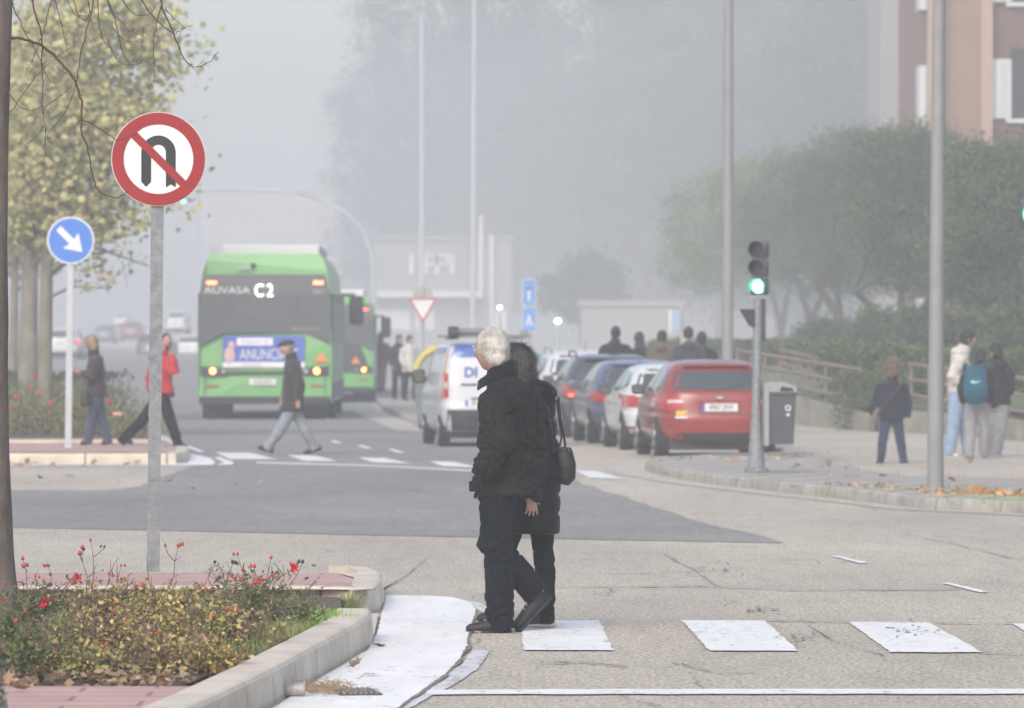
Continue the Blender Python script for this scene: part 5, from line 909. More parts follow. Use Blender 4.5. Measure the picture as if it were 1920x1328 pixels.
# ---- green city buses ----
BG = mat('bus_green', (0.155, 0.4, 0.135), .4, coat=.3, var=.05, vs=1); BGL = mat('bus_black_glass', (0.065, 0.07, 0.08), .35); BAN = mat('banner_blue', (.07, .12, .48), .5)
def bus(label, x, Y, W, H, L, rz, sc, full=True):
    t = thing('city_bus', label, 'bus', (x, Y, gz(Y)), rz); t.scale = (sc,)*3; w = W/2
    sec = [(-w, .32), (-w*1.0, 1.5), (-w*.985, 2.3), (-w*.93, 2.85), (-w*.87, H-.12), (-w*.8, H)]; pr = sec+[(-a, z) for a, z in sec[::-1]]
    v = []; f = []; n = len(pr); ys = [0.06, .0, .0, .03]
    def ry(z): return interp([(0, .05), (.5, 0), (1.4, .02), (2.4, .12), (2.9, .2), (H, .34)], z)
    for (a, z) in pr: v.append((a, ry(z), z))
    for (a, z) in pr: v.append((a, L, z))
    f = [tuple(range(n-1, -1, -1)), tuple(range(n, 2*n))]+[(i, (i+1) % n, (i+1) % n+n, i+n) for i in range(n)]
    b = MB(); b.add(v, f); b.build('body', BG, t)
    def pn(name, m, P, off=.012, parent=None, th=.01):
        b = MB(); nn = len(P); v = [(a, ry(z)-off, z) for a, z in P]+[(a, ry(z)-off+th, z) for a, z in P]; b.add(v, [tuple(range(nn)), tuple(range(2*nn-1, nn-1, -1))]+[(i, (i+1) % nn, (i+1) % nn+nn, i+nn) for i in range(nn)]); return b.build(name, m, parent or t)
    g0, g1 = 1.52, 2.72
    for k, (P) in enumerate([[(-w*.985, 1.42), (-w*.62, 1.66), (w*.62, 1.66), (w*.985, 1.42), (w*.985, 1.9), (-w*.985, 1.9)], [(-w*.985, 1.9), (w*.985, 1.9), (w*.972, 2.4), (-w*.972, 2.4)], [(-w*.972, 2.4), (w*.972, 2.4), (w*.905, 2.78), (-w*.905, 2.78)]]): pn('rear_glass' if k < 2 else 'upper_glass', BGL, P)
    rgl = None
    pn('engine_grille', mat('grille_dark', (.05, .06, .055), .7), [(-w*.93, .86), (w*.93, .86), (w*.93, .93), (-w*.93, .93)], .014); pn('rear_skirt', TRIM, [(-w*.99, .3), (w*.99, .3), (w*.99, .44), (-w*.99, .44)], .016)
    for sd in (-1, 1):
        lp = pn('tail_lamp_cluster', TRIM, [(sd*w*.96, .84), (sd*w*.55, .84), (sd*w*.62, .97), (sd*w*.96, 1.03)], .02)
        b = MB(); b.tube([(sd*w*.78, ry(.93)-.03, .93), (sd*w*.78, ry(.93)-.045, .93)], .058, 18); b.build('lit_lamp', TAMB, lp); b = MB(); b.tube([(sd*w*.78, ry(.93)-.024, .93), (sd*w*.78, ry(.93)-.029, .93)], .085, 18); b.build('lamp_ring', TRED, lp)
        b = MB(); b.tube([(sd*w*.62, ry(.93)-.03, .92), (sd*w*.62, ry(.93)-.04, .92)], .035, 12); b.build('clear_lens', TCLR, lp)
        pn('reflector', mat('bronze_reflector', (.3, .12, .02), .5), [(sd*w*.88, .63), (sd*w*.68, .63), (sd*w*.7, .67), (sd*w*.86, .67)], .015)
        MB().box((sd*w*.8, ry(2.62)-.03, 2.62), (.19, .02, .06), bev=.008).build('high_lamp', TLIT if not full else mat('amber_high_lit', (1, .22, .08), .3, emit=4), t)
        MB().box((sd*(w+.008), L/2, 1.95), (.02, L*.94, .95)).build('side_window', BGL, t); MB().box((sd*(w+.01), L/2, .55), (.02, L*.9, .3)).build('side_skirt', TRIM, t)
        for y in (.95, L-1.1) if False else (2.6, L-2.7):
            b = MB(); b.tube([(sd*(w-.3), y, .46), (sd*(w+.015), y, .46)], .46, 26, side=(0, 1, 0)); b.build('wheel', TYRE, t, True)
        MB().box((sd*w*.72, 1.3, .22), (.5, 1.0, .44), bev=.05).build('mud_flap', TRIM, t)
    for i in range(4): MB().box((w+.02, 2+i*2.3, 1.3), (.03, .07, 1.9)).build('door_seam', GALL, t)
    m = thing('mirror', None, None, (w+.25, L-.3, 2.15)); m.parent = t; MB().box((0.03, 0, 0), (.3, .2, .62), bev=.06).build('mirror_shell', TRIM, m, True); MB().box((-.15, 0, .33), (.3, .08, .06)).build('mirror_arm', TRIM, m)
    MB().box((w*.03, L*.5, H+.09), (W*.74, L*.55, .24), bev=.03).build('roof_pod', mat('roof_pod_white', (.62, .62, .66), .5), t)
    MB().box((-w*.18, ry(2.9)-.01, 2.95), (.09, .06, .09), bev=.02).build('rear_camera', TRIM, t); pn('roof_vent', mat('vent_grey', (.25, .35, .25), .6), [(-w*.42, 2.86), (-w*.2, 2.86), (-w*.2, 2.98), (-w*.38, 2.98)], .014)
    if full:
        for x_ in (-.5, .5): pn('glass_seam', mat('glass_seam', (.02, .02, .022), .5), [(w*x_-.008, 1.92), (w*x_+.008, 1.92), (w*x_+.008, 2.38), (w*x_-.008, 2.38)], .015)
        for k_ in range(4): pn('vent_slat', mat('vent_slat', (.1, .11, .12), .5), [(-w*.4, 1.98+k_*.07), (w*.35, 1.98+k_*.07), (w*.35, 2.0+k_*.07), (-w*.4, 2.0+k_*.07)], .0155)
        pn('bonnet_seam', TRIM, [(-w*.93, 1.0), (w*.93, 1.0), (w*.93, 1.012), (-w*.93, 1.012)], .0125)
        for sd in (-1, 1): pn('corner_seam', TRIM, [(sd*w*.9, .45), (sd*w*.91, .45), (sd*w*.91, .84), (sd*w*.9, .84)], .013)
        text('operator_lettering', 'AUVASA', .18, SWH, t, (-w*.57, ry(2.45)-.03, 2.47), sx=1.3); text('fleet_number', '381', .14, mat('dull_white', (.4, .4, .42), .6), t, (w*.8, ry(2.42)-.03, 2.44), sx=1.2)
        LED = mat('led_white', (1, 1, 1), .4, emit=1.1); rd = text('route_display', 'C', .34, LED, t, (-w*.085, ry(2.45)-.035, 2.46), sx=.8, bold=.004); text('route_digit', '2', .34, LED, t, (w*.075, ry(2.45)-.035, 2.46), sx=.8, bold=.004)
        text('small_lettering', 'Síguenos en la red', .075, mat('dull_white', (.4, .4, .42), .6), t, (w*.62, ry(1.75)-.028, 1.74))
        pn('advert_banner', BAN, [(-w*.63, 1.1), (w*.6, 1.1), (w*.6, 1.6), (-w*.63, 1.6)], .018); pn('advert_foot', SWH, [(-w*.63, 1.0), (w*.6, 1.0), (w*.6, 1.1), (-w*.63, 1.1)], .018); pn('advert_label', SWH, [(-w*.42, 1.42), (w*.12, 1.42), (w*.12, 1.56), (-w*.42, 1.56)], .022, th=.003)
        text('advert_text', 'ANÚNCIATE', .29, SWH, t, (w*.06, ry(1.3)-.03, 1.24), sx=.68); text('advert_small_text', 'www.anunciate.es', .05, BAN, t, (-w*.2, ry(1.05)-.03, 1.05)); text('advert_label_text', 'Tu negocio en ruta', .07, BAN, t, (-w*.15, ry(1.5)-.03, 1.49))
        b = MB(); b.ell((-w*.53, ry(1.2)-.014, 1.22), (.11, .02, .17)); b.ell((-w*.5, ry(1.4)-.014, 1.42), (.07, .02, .08)); b.build('advert_picture', mat('pale_pink', (.62, .42, .42), .6), t, True)
        MB().box((-w*.03, ry(.75)-.02, .72), (.52, .015, .12)).build('number_plate', PLT, t); text('plate_text', '6135 LKV', .1, BLK, t, (-w*.03, ry(.75)-.034, .72), sx=.85); b = MB(); b.prism([(w*.74, 1.1), (w*.96, 1.1), (w*.85, 1.3)], ry(1.2)-.03, ry(1.2)-.02); b.build('warning_triangle', mat('orange_stripe', (.7, .25, .05), .5), t)
    else:
        pn('lower_glass', mat('bus_dark_panel', (.05, .055, .065), .5), [(-w*.9, .95), (w*.9, .95), (w*.7, 1.66), (-w*.7, 1.66)], .014); b = MB(); b.prism([(w*.5, 1.1), (w*.7, 1.1), (w*.6, 1.32)], -.03, -.016); b.build('warning_triangle', mat('orange_stripe', (.7, .25, .05), .5), t)
    return t
Y = gnd(0, 787).y; S = FPX/Y; sc = 250/S/2.55; bus('green city bus route C2 with blue advert on its black rear window', ((372+621)/2-960)/S, Y, 2.55, 3.18/1.0, 12, math.radians(.6), sc)
Y = 152; S = FPX/Y; sc = 1.0; bus('second green city bus further ahead, half hidden by the first', (616-960)/S, Y, 2.55, 3.0, 12, math.radians(1), .95, False)
# ---- far cars on the left road ----
FC = 'far cars across the avenue'
def far_car(label, px, py_bot, wpx, body, Wm=1.78, Hm=1.5, rz=0, lit=False, name='car', prof=HATCH):
    S = wpx/Wm; Y = FPX/S; z = EYE-(py_bot-640)/S; c = Car(name, label, 'car', ((px-960)/S, Y, z), rz, 4.3, Wm, Hm, prof, body, group=FC); c.std('0000', (.6, .06, 0), antenna=False)
    if lit:
        for sd in (-1, 1): b = MB(); b.box((sd*.74, c.yr(.74, .85)-.04, .86), (.16, .03, .12)); b.build('lit_lamp', TLIT, c.t)
    return c
far_car('silver-white car with lit tail lamps driving away behind the maple trunks', 115, 676, 74, WP, lit=True)
far_car('dark suv in the fog left of the first bus', 280, 683, 62, KP, Hm=1.65, rz=math.radians(-8)); far_car('white car in the fog touching the left flank of the bus', 352, 676, 58, WP, rz=math.radians(-10))
far_car('white van-like car with light roof beyond the dark suv', 330, 628, 46, WP, Hm=1.8); far_car('dull red car parked far off on the left roadside', 245, 640, 44, paint('dull_red', (.2, .05, .06))); far_car('grey car parked far off at the left roadside', 195, 645, 42, BP); far_car('pale car parked furthest off on the left roadside', 225, 615, 34, WP)
# distant lit lamps
def far_lamp(label, px, py, Y, r, z0=None):
    p = at(px, py, Y); o = Vector((p.x, p.y, gz(Y))); t = thing('street_lamp', label, 'street lamp', o); MB().tube([(0, .1, 0), (0, .1, p.z-o.z)], .05).build('post', GALL, t); b = MB(); b.ell((0, 0, p.z-o.z), (r, r, r*.8)); b.build('lit_globe', WLIT, t, True)
far_lamp('low lamp with bright warm globe between the blue plates and the waiting people', 1046, 602, 170, .085); far_lamp('smaller low lamp globe glowing left of the blue plates', 937, 577, 185, .065)
# ================= people =================
def solid(b, voxel, name, m, parent, org, smooth=3, disp=None, push=0.5):
    me = bpy.data.meshes.new('raw'); me.from_pydata([tuple(Vector(v)-org) for v in b.v], [], b.f); bm = bmesh.new(); bm.from_mesh(me); bmesh.ops.recalc_face_normals(bm, faces=bm.faces); bm.to_mesh(me); bm.free()
    o = bpy.data.objects.new('raw', me); C.objects.link(o); r = o.modifiers.new('r', 'REMESH'); r.mode = 'VOXEL'; r.voxel_size = voxel; r.use_smooth_shade = True
    if smooth: s = o.modifiers.new('s', 'SMOOTH'); s.factor = .5; s.iterations = smooth
    me2 = bpy.data.meshes.new_from_object(o.evaluated_get(bpy.context.evaluated_depsgraph_get())); bpy.data.objects.remove(o); bpy.data.meshes.remove(me)
    if disp:
        ns = [v.normal.copy() for v in me2.vertices]
        for v, n in zip(me2.vertices, ns): v.co += n*disp(v.co, n)
    me2.materials.clear(); me2.materials.append(m); me2.shade_smooth(); me2.name = name; o = bpy.data.objects.new(name, me2); return link(o, parent)
def eyes_ears(b, c, L, U, S, s):
    pass
def head_into(b, c, look, s=1.0, tilt=0.0):
    """head with brow, eye sockets, nose, mouth, chin and ears; c = centre, look = facing"""
    L = Vector(look).normalized(); Sd = Vector((0, 0, 1)).cross(L).normalized(); U = L.cross(Sd).normalized()  # Sd = the head's left
    bm = bmesh.new(); bmesh.ops.create_icosphere(bm, subdivisions=5, radius=1); vv = []
    g = lambda x, m, w: math.exp(-((x-m)/w)**2)
    for q in bm.verts:
        x, y, z = q.co  # x side, y forward, z up
        w = .076*(1-.22*ss(.0, -1, z)*(1 if y > -.3 else .5)); d = .098*(1-.10*ss(0, -1, z)); X = x*w; Yv = y*d; Zv = z*.118
        if y > 0:
            f = g(x, 0, .16); Yv += f*(.026*g(z, -.16, .17)+.012*g(z, .05, .12)) + .006*g(z, .2, .09)*g(x, 0, .6) - .009*(g(x, .38, .17)+g(x, -.38, .17))*g(z, .03, .11) + .008*g(z, -.52, .05)*g(x, 0, .25)+.008*g(z, -.6, .05)*g(x, 0, .22)-.004*g(z, -.56, .03)*g(x, 0, .3) + .014*g(z, -.86, .16)*g(x, 0, .4)
            Yv *= 1-.12*ss(.3, .9, z)
        else:
            Zv *= 1; Yv *= (1-.28*ss(-.25, -1, z))
        vv.append(c+(Sd*X+L*Yv+U*Zv)*s)
    b.add(vv, [[v.index for v in f.verts] for f in bm.faces]); bm.free()
    for sd in (-1, 1):
        rot = Matrix((tuple(Sd), tuple(L), tuple(U))).transposed(); b.ell(c+(Sd*sd*.079-L*.008-U*.012)*s, (.011*s, .019*s, .032*s), rot, 2)
    return L, Sd, U
def hand_into(b, w, d, n, th, curl=.35, s=1.0):
    """w wrist, d pointing direction, n palm normal (towards which fingers curl), th thumb side"""
    d = Vector(d).normalized(); n = Vector(n); n = (n-d*n.dot(d)).normalized(); th = Vector(th); th = (th-d*th.dot(d)-n*th.dot(n)).normalized()
    b.tube([w-d*.03*s, w+d*.02*s, w+d*.055*s, w+d*.09*s], [(.024*s, .019*s), (.033*s, .016*s), (.041*s, .015*s), (.038*s, .013*s)], 12, side=th)
    for i, ln in enumerate((.070, .078, .072, .056)):
        p = w+d*.085*s+th*(.03-.0205*i)*s; q = [p]; a = curl*(.5+.12*i)
        dd = d.copy()
        for k in (0.45, .32, .23): dd = (d*math.cos(a)+n*math.sin(a)); p = p+dd*ln*k*s; q.append(p); a += curl
        sp = th*(.26*(1.5-i)*ln*.5*s); q = [x+sp*(j/3) for j, x in enumerate(q)]
        b.tube(q+[q[-1]+(q[-1]-q[-2])*.18], [.0092*s, .0088*s, .0082*s, .0074*s, .003*s], 8, side=th)
    p = w+d*.028*s+th*.03*s; t1 = (d*.65+th*.75+n*.25).normalized(); t2 = (d*.9+th*.35+n*.4).normalized(); b.tube([p-t1*.01, p+t1*.034*s, p+t1*.034*s+t2*.034*s, p+t1*.034*s+t2*.052*s], [.0135*s, .0115*s, .0095*s, .004*s], 8)
SKIN = mat('skin', (0.43, 0.25, 0.19), .55, var=.12, vs=20); SKIN.node_tree.nodes['Principled BSDF'].inputs['Subsurface Weight'].default_value = .08; SKIN.node_tree.nodes['Principled BSDF'].inputs['Subsurface Radius'].default_value = (.02, .008, .005)
EYEW = mat('eye_white', (.6, .58, .55), .3); EYED = mat('eye_dark', (.02, .015, .01), .2)
def cloth(name, c, rough=.85, sheen=.2, bs=9, bump=.25): return mat(name, c, rough, var=.14, vs=6, bump=bump, bs=bs, sheen=sheen, spec=.18)
def seams(zs, amp=.006, w=.009, puff=.0, wr=.006, sc=9, seed=0, zdrift=.012):
    def f(co, n):
        d = noise.noise(Vector((co.x*sc*.7+seed, co.y*sc*.7, co.z*sc)))*wr + noise.noise(Vector((co.x*sc*2.3, co.y*sc*2.3+seed, co.z*sc*2.6)))*wr*.55
        z = co.z+noise.noise(Vector((co.x*4, co.y*4, seed)))*zdrift; best = min(abs(z-q) for q in zs) if zs else 9; d -= amp*math.exp(-(best/w)**2)*(.85+.6*noise.noise(Vector((co.x*6, co.y*6, best*3+seed))))
        if puff: d += puff*min(1, best/.05)*(1 if best < .2 else 1)
        return d
    return f
def person(name, label, J, fwd, look, cfg, group=None, base=None):
    """J: world joints. cfg: sizes, materials, clothes"""
    K = cfg.get; s = K('s', 1.0); vx = K('vox', .012); o = base if base is not None else Vector((J['pelvis'].x, J['pelvis'].y, min(J['toeL'].z, J['toeR'].z)-.02)); t = thing(name, label, 'person', o, group=group)
    fwd = Vector((fwd[0], fwd[1], 0)).normalized(); left = Vector((-fwd.y, fwd.x, 0)); fat = K('fat', 1.0)
    # ---- body, one continuous surface ----
    b = MB(); L, Sd, U = head_into(b, J['head'], look, s*K('hs', 1.0)); nk = J['neck']; b.tube([J['head']-U*.05*s-L*.02*s, nk+(J['head']-nk)*.35, nk, nk-Vector((0, 0, .06))], [.058*s, .056*s, .062*s, .09*s], 16)
    b.tube([nk-Vector((0, 0, .03)), J['chest']+(nk-J['chest'])*.45, J['chest'], (J['chest']+J['pelvis'])/2, J['pelvis'], J['pelvis']-Vector((0, 0, .08))], [(.065*s, .055*s), (.13*s, .075*s), (.14*s, .095*s), (.12*s, .09*s), (.125*s, .095*s), (.09*s, .08*s)], 18, side=left)
    for sd in 'LR':
        sg = 1 if sd == 'L' else -1; sh, el, wr = J['sh'+sd], J['el'+sd], J['wr'+sd]
        b.tube([sh-left*sg*.06*s, sh, (sh+el)/2, el, el+(wr-el)*.35, wr, wr+(wr-el).normalized()*.02], [.042*s, .042*s, .036*s, .032*s, .034*s, .024*s, .02*s], 12)
        hd = J.get('hd'+sd); hd = hd if hd is not None else (wr-el).normalized(); hn, ht = J.get('hn'+sd, -left*sg), J.get('ht'+sd, fwd); hand_into(b, wr, hd, hn, ht, K('curl'+sd, .35), s*K('handk', .88))
        hp, kn, an = J['hip'+sd], J['kn'+sd], J['an'+sd]; b.tube([hp+Vector((0, 0, .05)), hp-(hp-kn)*.15, (hp+kn)/2, kn, kn+(an-kn)*.35, an, J['heel'+sd]*.5+an*.5], [.066*s, .068*s, .054*s, .042*s, .042*s, .032*s, .028*s], 12)
        u_ = (J['an'+sd]-J['heel'+sd]).normalized()*.04; b.tube([J['heel'+sd]+u_*1.2, (J['heel'+sd]+J['toe'+sd])/2+u_, J['toe'+sd]*.85+J['heel'+sd]*.15+u_*.9], [.018*s, .022*s, .012*s], 10)
    solid(b, K('bvox', vx*.75), 'body', K('skin', SKIN), t, o, 2)
    if K('eyes', True):
        for sg in (-1, 1):
            e = J['head']+(L*.083+Sd*sg*.03+U*.006)*s*K('hs', 1.0); q = MB(); q.ell(e-o, (.0125*s,)*3, sub=2); eo = q.build('eye', EYEW, t, True); q = MB(); q.ell(e-o+L*.0085*s, (.0062*s,)*3, sub=2); q.build('iris', EYED, eo, True)
            q = MB(); q.tube([e-o+(L*.012+U*.02-Sd*.016)*s, e-o+(L*.015+U*.024)*s, e-o+(L*.008+U*.018+Sd*sg*.018)*s], .004*s, 6); q.build('eyebrow', K('hairm'), t)
    # ---- trousers ----
    tr = K('trw', (.098, .082, .072, .074)); b = MB(); b.tube([J['pelvis']+Vector((0, 0, .1)), J['pelvis'], J['pelvis']-Vector((0, 0, .1))], [(.15*s*fat, .115*s*fat), (.165*s*fat, .13*s*fat), (.12*s*fat, .11*s*fat)], 18, side=left)
    for sd in 'LR':
        hp, kn, an, he = J['hip'+sd], J['kn'+sd], J['an'+sd], J['heel'+sd]; dn = (an-kn).normalized(); b.tube([hp+Vector((0, 0, .04)), hp-(hp-kn)*.2, (hp+kn)/2, kn, (kn+an)/2, an+dn*.005, an+dn*K('trl'+sd, K('trl', .045))], [tr[0]*s, tr[0]*s*1.02, (tr[0]+tr[1])/2*s, tr[1]*s, (tr[1]+tr[2])/2*s, tr[2]*s, tr[3]*s], 16)
    kz = (J['knL'].z+J['knR'].z)/2-o.z; az = (J['anL'].z)-o.z; w0 = K('twr', .007)
    def td(co, n):
        a = noise.noise(Vector((co.x*4, co.y*4, co.z*13+co.x*6))); c = noise.noise(Vector((co.x*14+5, co.y*14, co.z*2.5))); e = math.exp(-((co.z-kz)/.12)**2)+math.exp(-((co.z-az-.03)/.09)**2)*1.3
        r = abs(noise.noise(Vector((co.x*7+1, co.y*7, co.z*5+co.x*8)))); r2 = abs(noise.noise(Vector((co.x*5, co.y*5+3, co.z*14-co.x*7)))); return w0*(.45*c+a*(.35+1.1*e))+.3*w0*noise.noise(co*25)-w0*.9*max(0, 1-r*8)-w0*1.1*e*max(0, 1-r2*7)
    solid(b, vx, 'trousers', K('trm'), t, o, 2, td)
    # ---- shoes ----
    for sd in 'LR':
        h, to, an = J['heel'+sd], J['toe'+sd], J['an'+sd]; ax = (to-h).normalized(); up = (an-h); up = (up-ax*up.dot(ax)).normalized(); side = ax.cross(up); b = MB(); q = [h-ax*.012, h+ax*.03, h.lerp(to, .45), h.lerp(to, .75), to-ax*.01, to+ax*.012]
        b.tube([p+up*z for p, z in zip(q, (.04, .045, .042, .034, .03, .026))], [(.026*s, .03*s), (.037*s, .046*s), (.041*s, .044*s), (.047*s, .034*s), (.04*s, .028*s), (.02*s, .016*s)], 16, side=side); b.tube([h+ax*.05+up*.04, an+up*.01], [.045*s, .043*s], 14); so = solid(b, min(vx, .009), 'shoe', K('shm'), t, o, 2)
        b = MB(); b.tube([p+up*.008 for p in (h-ax*.02, h+ax*.02, h.lerp(to, .45), h.lerp(to, .75), to, to+ax*.018)], [(.022*s, .014), (.04*s, .017), (.041*s, .017), (.05*s, .017), (.043*s, .016), (.018*s, .012)], 18, side=side); solid(b, min(vx, .008), 'sole', K('som', K('shm')), so, o, 1)
        if K('laces'):
            b = MB()
            for k in range(4): p = h.lerp(to, .48+.1*k)+up*(.089-.012*k); b.tube([p-side*.022+up*-.006, p+up*.003, p+side*.022+up*-.006], .0032, 6)
            b.build('laces', K('laces'), so).location = -o
    # ---- coat ----
    cw = K('coat'); hem = K('hem'); b = MB(); bk = K('bulk', 1.0); ch, pv = J['chest'], J['pelvis']; shm = (J['shL']+J['shR'])/2; sw = (J['shL']-J['shR']).length/2; hemc = K('hemc', pv+Vector((0, 0, -.1))); sd_ = (J['shL']-J['shR']); sd_.z = 0; sd_.normalize()
    mid = (ch+pv)/2; b.tube([nk+Vector((0, 0, .0)), nk-Vector((0, 0, .035)), shm+Vector((0, 0, .01)), ch, mid, pv, hemc, hemc-Vector((0, 0, .012))], [(.07*s, .07*s), (.105*s, .085*s*bk), (sw*.98, .115*s*bk), (sw*1.0, .14*s*bk), (sw*.93, .15*s*bk*fat), (.19*s*bk*fat, .16*s*bk*fat), (K('hw', .2)*s*bk, K('hd', .165)*s*bk), (K('hw', .2)*s*bk*.97, K('hd', .165)*s*bk*.97)], 28, side=sd_)
    for sd in 'LR':
        sh, el, wr = J['sh'+sd], J['el'+sd], J['wr'+sd]; sg = 1 if sd == 'L' else -1; a = K('slv', (.078, .07, .064, .052)); b.tube([sh-sd_*sg*.12*s+Vector((0, 0, .005)), sh-sd_*sg*.05*s+Vector((0, 0, -.008)), sh+Vector((0, 0, -.03)), sh.lerp(el, .2), sh.lerp(el, .42), sh.lerp(el, .75), el, el.lerp(wr, .5), wr+(wr-el).normalized()*(K('slx', -.01))], [a[0]*s*.55, a[0]*s*.72, a[0]*s*.84, a[0]*s*.93, a[0]*s, a[1]*s, a[1]*s*1.02, a[2]*s, a[3]*s], 20)
    cl = K('collar', .05)
    if cl: b.tube([nk-Vector((0, 0, .03)), nk+Vector((0, 0, cl*.5))-L*.004, nk+(J['head']-nk)*.12+Vector((0, 0, cl))], [(.092*s, .095*s), (.086*s, .09*s), (.081*s, .085*s)], 22, side=left)
    if K('hood'): b.ell(nk-fwd*.085*s+Vector((0, 0, -.04)), (.125*s, .125*s, .09*s))
    co = solid(b, vx, 'coat', cw, t, o, 2, K('cdisp') or seams([hemc.z-o.z+.13*k for k in range(6)], K('seam', .006), .012, 0, .006, 8, 5))
    # ---- hair ----
    hm = K('hairm'); st = K('hair', 'short'); hc = J['head']; hs = s*K('hs', 1.0)
    if hm and st != 'bald':
        b = MB(); rot = Matrix((tuple(Sd), tuple(L), tuple(U))).transposed()
        if st == 'short': b.ell(hc+(U*.022-L*.02)*hs, (.083*hs, .096*hs, .108*hs), rot, 4); b.ell(hc+(-U*.035-L*.05)*hs, (.068*hs, .055*hs, .06*hs), rot, 3)
        if st == 'full': b.ell(hc+(U*.024-L*.016)*hs, (.09*hs, .104*hs, .112*hs), rot, 4); b.ell(hc+(-U*.04-L*.045)*hs, (.082*hs, .07*hs, .075*hs), rot, 3); b.ell(hc+(U*.075+L*.055)*hs, (.06*hs, .045*hs, .035*hs), rot, 3)
        if st == 'bob': b.ell(hc+(U*.02-L*.022)*hs, (.1*hs, .108*hs, .115*hs), rot, 4); b.ell(hc+(-U*.06-L*.045)*hs, (.098*hs, .08*hs, .08*hs), rot, 3)
        if st == 'long': b.ell(hc+(U*.02-L*.022)*hs, (.096*hs, .108*hs, .115*hs), rot, 4); b.ell(hc+(-U*.12-L*.055)*hs, (.1*hs, .07*hs, .15*hs), rot, 3)
        if st == 'curly':
            rr = random.Random(4); b.ell(hc+(U*.015-L*.03)*hs, (.12*hs, .115*hs, .125*hs), rot, 4)
            for _ in range(70):
                d = Vector((rr.gauss(0, 1), rr.gauss(0, 1), rr.gauss(0, 1))).normalized()
                if d.y > .35 and d.z < .4: continue
                b.ell(hc+(U*.005-L*.03)*hs+rot @ Vector((d.x*.118, d.y*.113, d.z*.125))*hs, (.028*hs,)*3, None, 1)
        ho = solid(b, max(.006, vx*.6), 'hair', hm, t, o, 2, lambda co, n: noise.noise(co*26)*.006)
        ns = K('strands', 0)
        if ns:
            rr = random.Random(8); ps = ho.data.polygons; b2 = MB(); sl = K('slen', .022); vr = K('sdown', .5)
            hc0 = hc-o
            for _ in range(ns):
                p = ps[rr.randrange(len(ps))]; c = p.center+p.normal*.001; n = p.normal; crownp = hc0+(U*.11-L*.055)*hs; tang = (c-crownp); tang = tang-n*tang.dot(n); tang = tang.normalized() if tang.length > .01 else Vector((rr.gauss(0, 1), rr.gauss(0, 1), 0))
                d = (tang*1.0+n*K('slift', .22)+Vector((rr.gauss(0, .28), rr.gauss(0, .28), rr.gauss(0, .28)-vr*.2))).normalized(); w = d.cross(n).normalized()*.0009; ln = sl*rr.uniform(.6, 1.25); e = c+d*ln; m_ = c+d*ln*.55+n*.0015
                if (e-hc0).dot(L) > .06 and (e-hc0).dot(U) < .05: continue
                b2.add([c-w, c+w, m_+w*.8, m_-w*.8, e+Vector((0, 0, -ln*.12))], [(0, 1, 2, 3), (3, 2, 4)])
            b2.build('hair_strands', K('strandm', hm), ho)
    return t, o
def cap_on(t, o, c, look, m, s=1.0):
    L = Vector(look).normalized(); Sd = Vector((0, 0, 1)).cross(L).normalized(); U = L.cross(Sd); rot = Matrix((tuple(Sd), tuple(L), tuple(U))).transposed(); b = MB(); b.ell(c+U*.07*s-L*.005*s, (.097*s, .118*s, .056*s), rot, 3); b.ell(c+U*.052*s+L*.1*s, (.062*s, .06*s, .014*s), rot, 3); return solid(b, .007, 'flat_cap', m, t, o, 1)
def PJ(Y): return lambda x, y, d=0.0: at(x, y, Y+d)
V3 = Vector
# ---- the old man ----
JK = cloth('charcoal_padded_coat', (0.018, 0.015, 0.0165), .85, .0, 14, .5); NAVY = cloth('navy_cord_trousers', (0.006, 0.0085, 0.016), .9, 0, 18, .4); WCO = cloth('black_quilted_coat', (0.006, 0.006, 0.008), .5, 0, 12, .3); BLT = cloth('black_trousers', (0.006, 0.006, 0.007), .85, 0, 12)
HW = mat('white_hair', (.66, .64, .6), .6, var=.06, vs=25, bump=.6, bs=60); HWS = leafmat('white_hair_strand', [(.8, .78, .75), (.5, .48, .46), (.7, .68, .65), (.82, .8, .77), (.42, .4, .38), (.75, .73, .7)], vs=14, rough=.5)
gY = gnd(900, 1187).y; p = PJ(gY); Y0 = gY
J = dict(head=p(920, 657, 0), neck=p(938, 704, 0), chest=p(953, 790, 0), pelvis=p(944, 900, 0), shL=p(925, 744, -.2), shR=p(990, 740, .14), elL=p(934, 822, -.31), elR=p(1001, 850, .14), wrL=p(908, 880, -.24), wrR=p(994, 922, .1),
     hipL=p(932, 915, -.07), hipR=p(955, 915, .1), knL=p(936, 1040, -.05), knR=p(924, 1016, .08), anL=p(938, 1158, 0), anR=p(999, 1103, .14), heelL=p(954, 1187, 0), toeL=p(878, 1189, 0), heelR=p(1031, 1124, .18), toeR=p(974, 1183, .14),
     hdL=V3((.1, .85, -.5)), hnL=V3((.2, 1, 0)), htL=V3((-1, 0, 0)), hdR=V3((.12, 0, -1)), hnR=V3((-.5, .8, 0)), htR=V3((.7, .3, -.4)))
fw = (-.78, .62); mo = V3((J['pelvis'].x, Y0, 0))
pz = lambda y: EYE-(y-640)*Y0/FPX
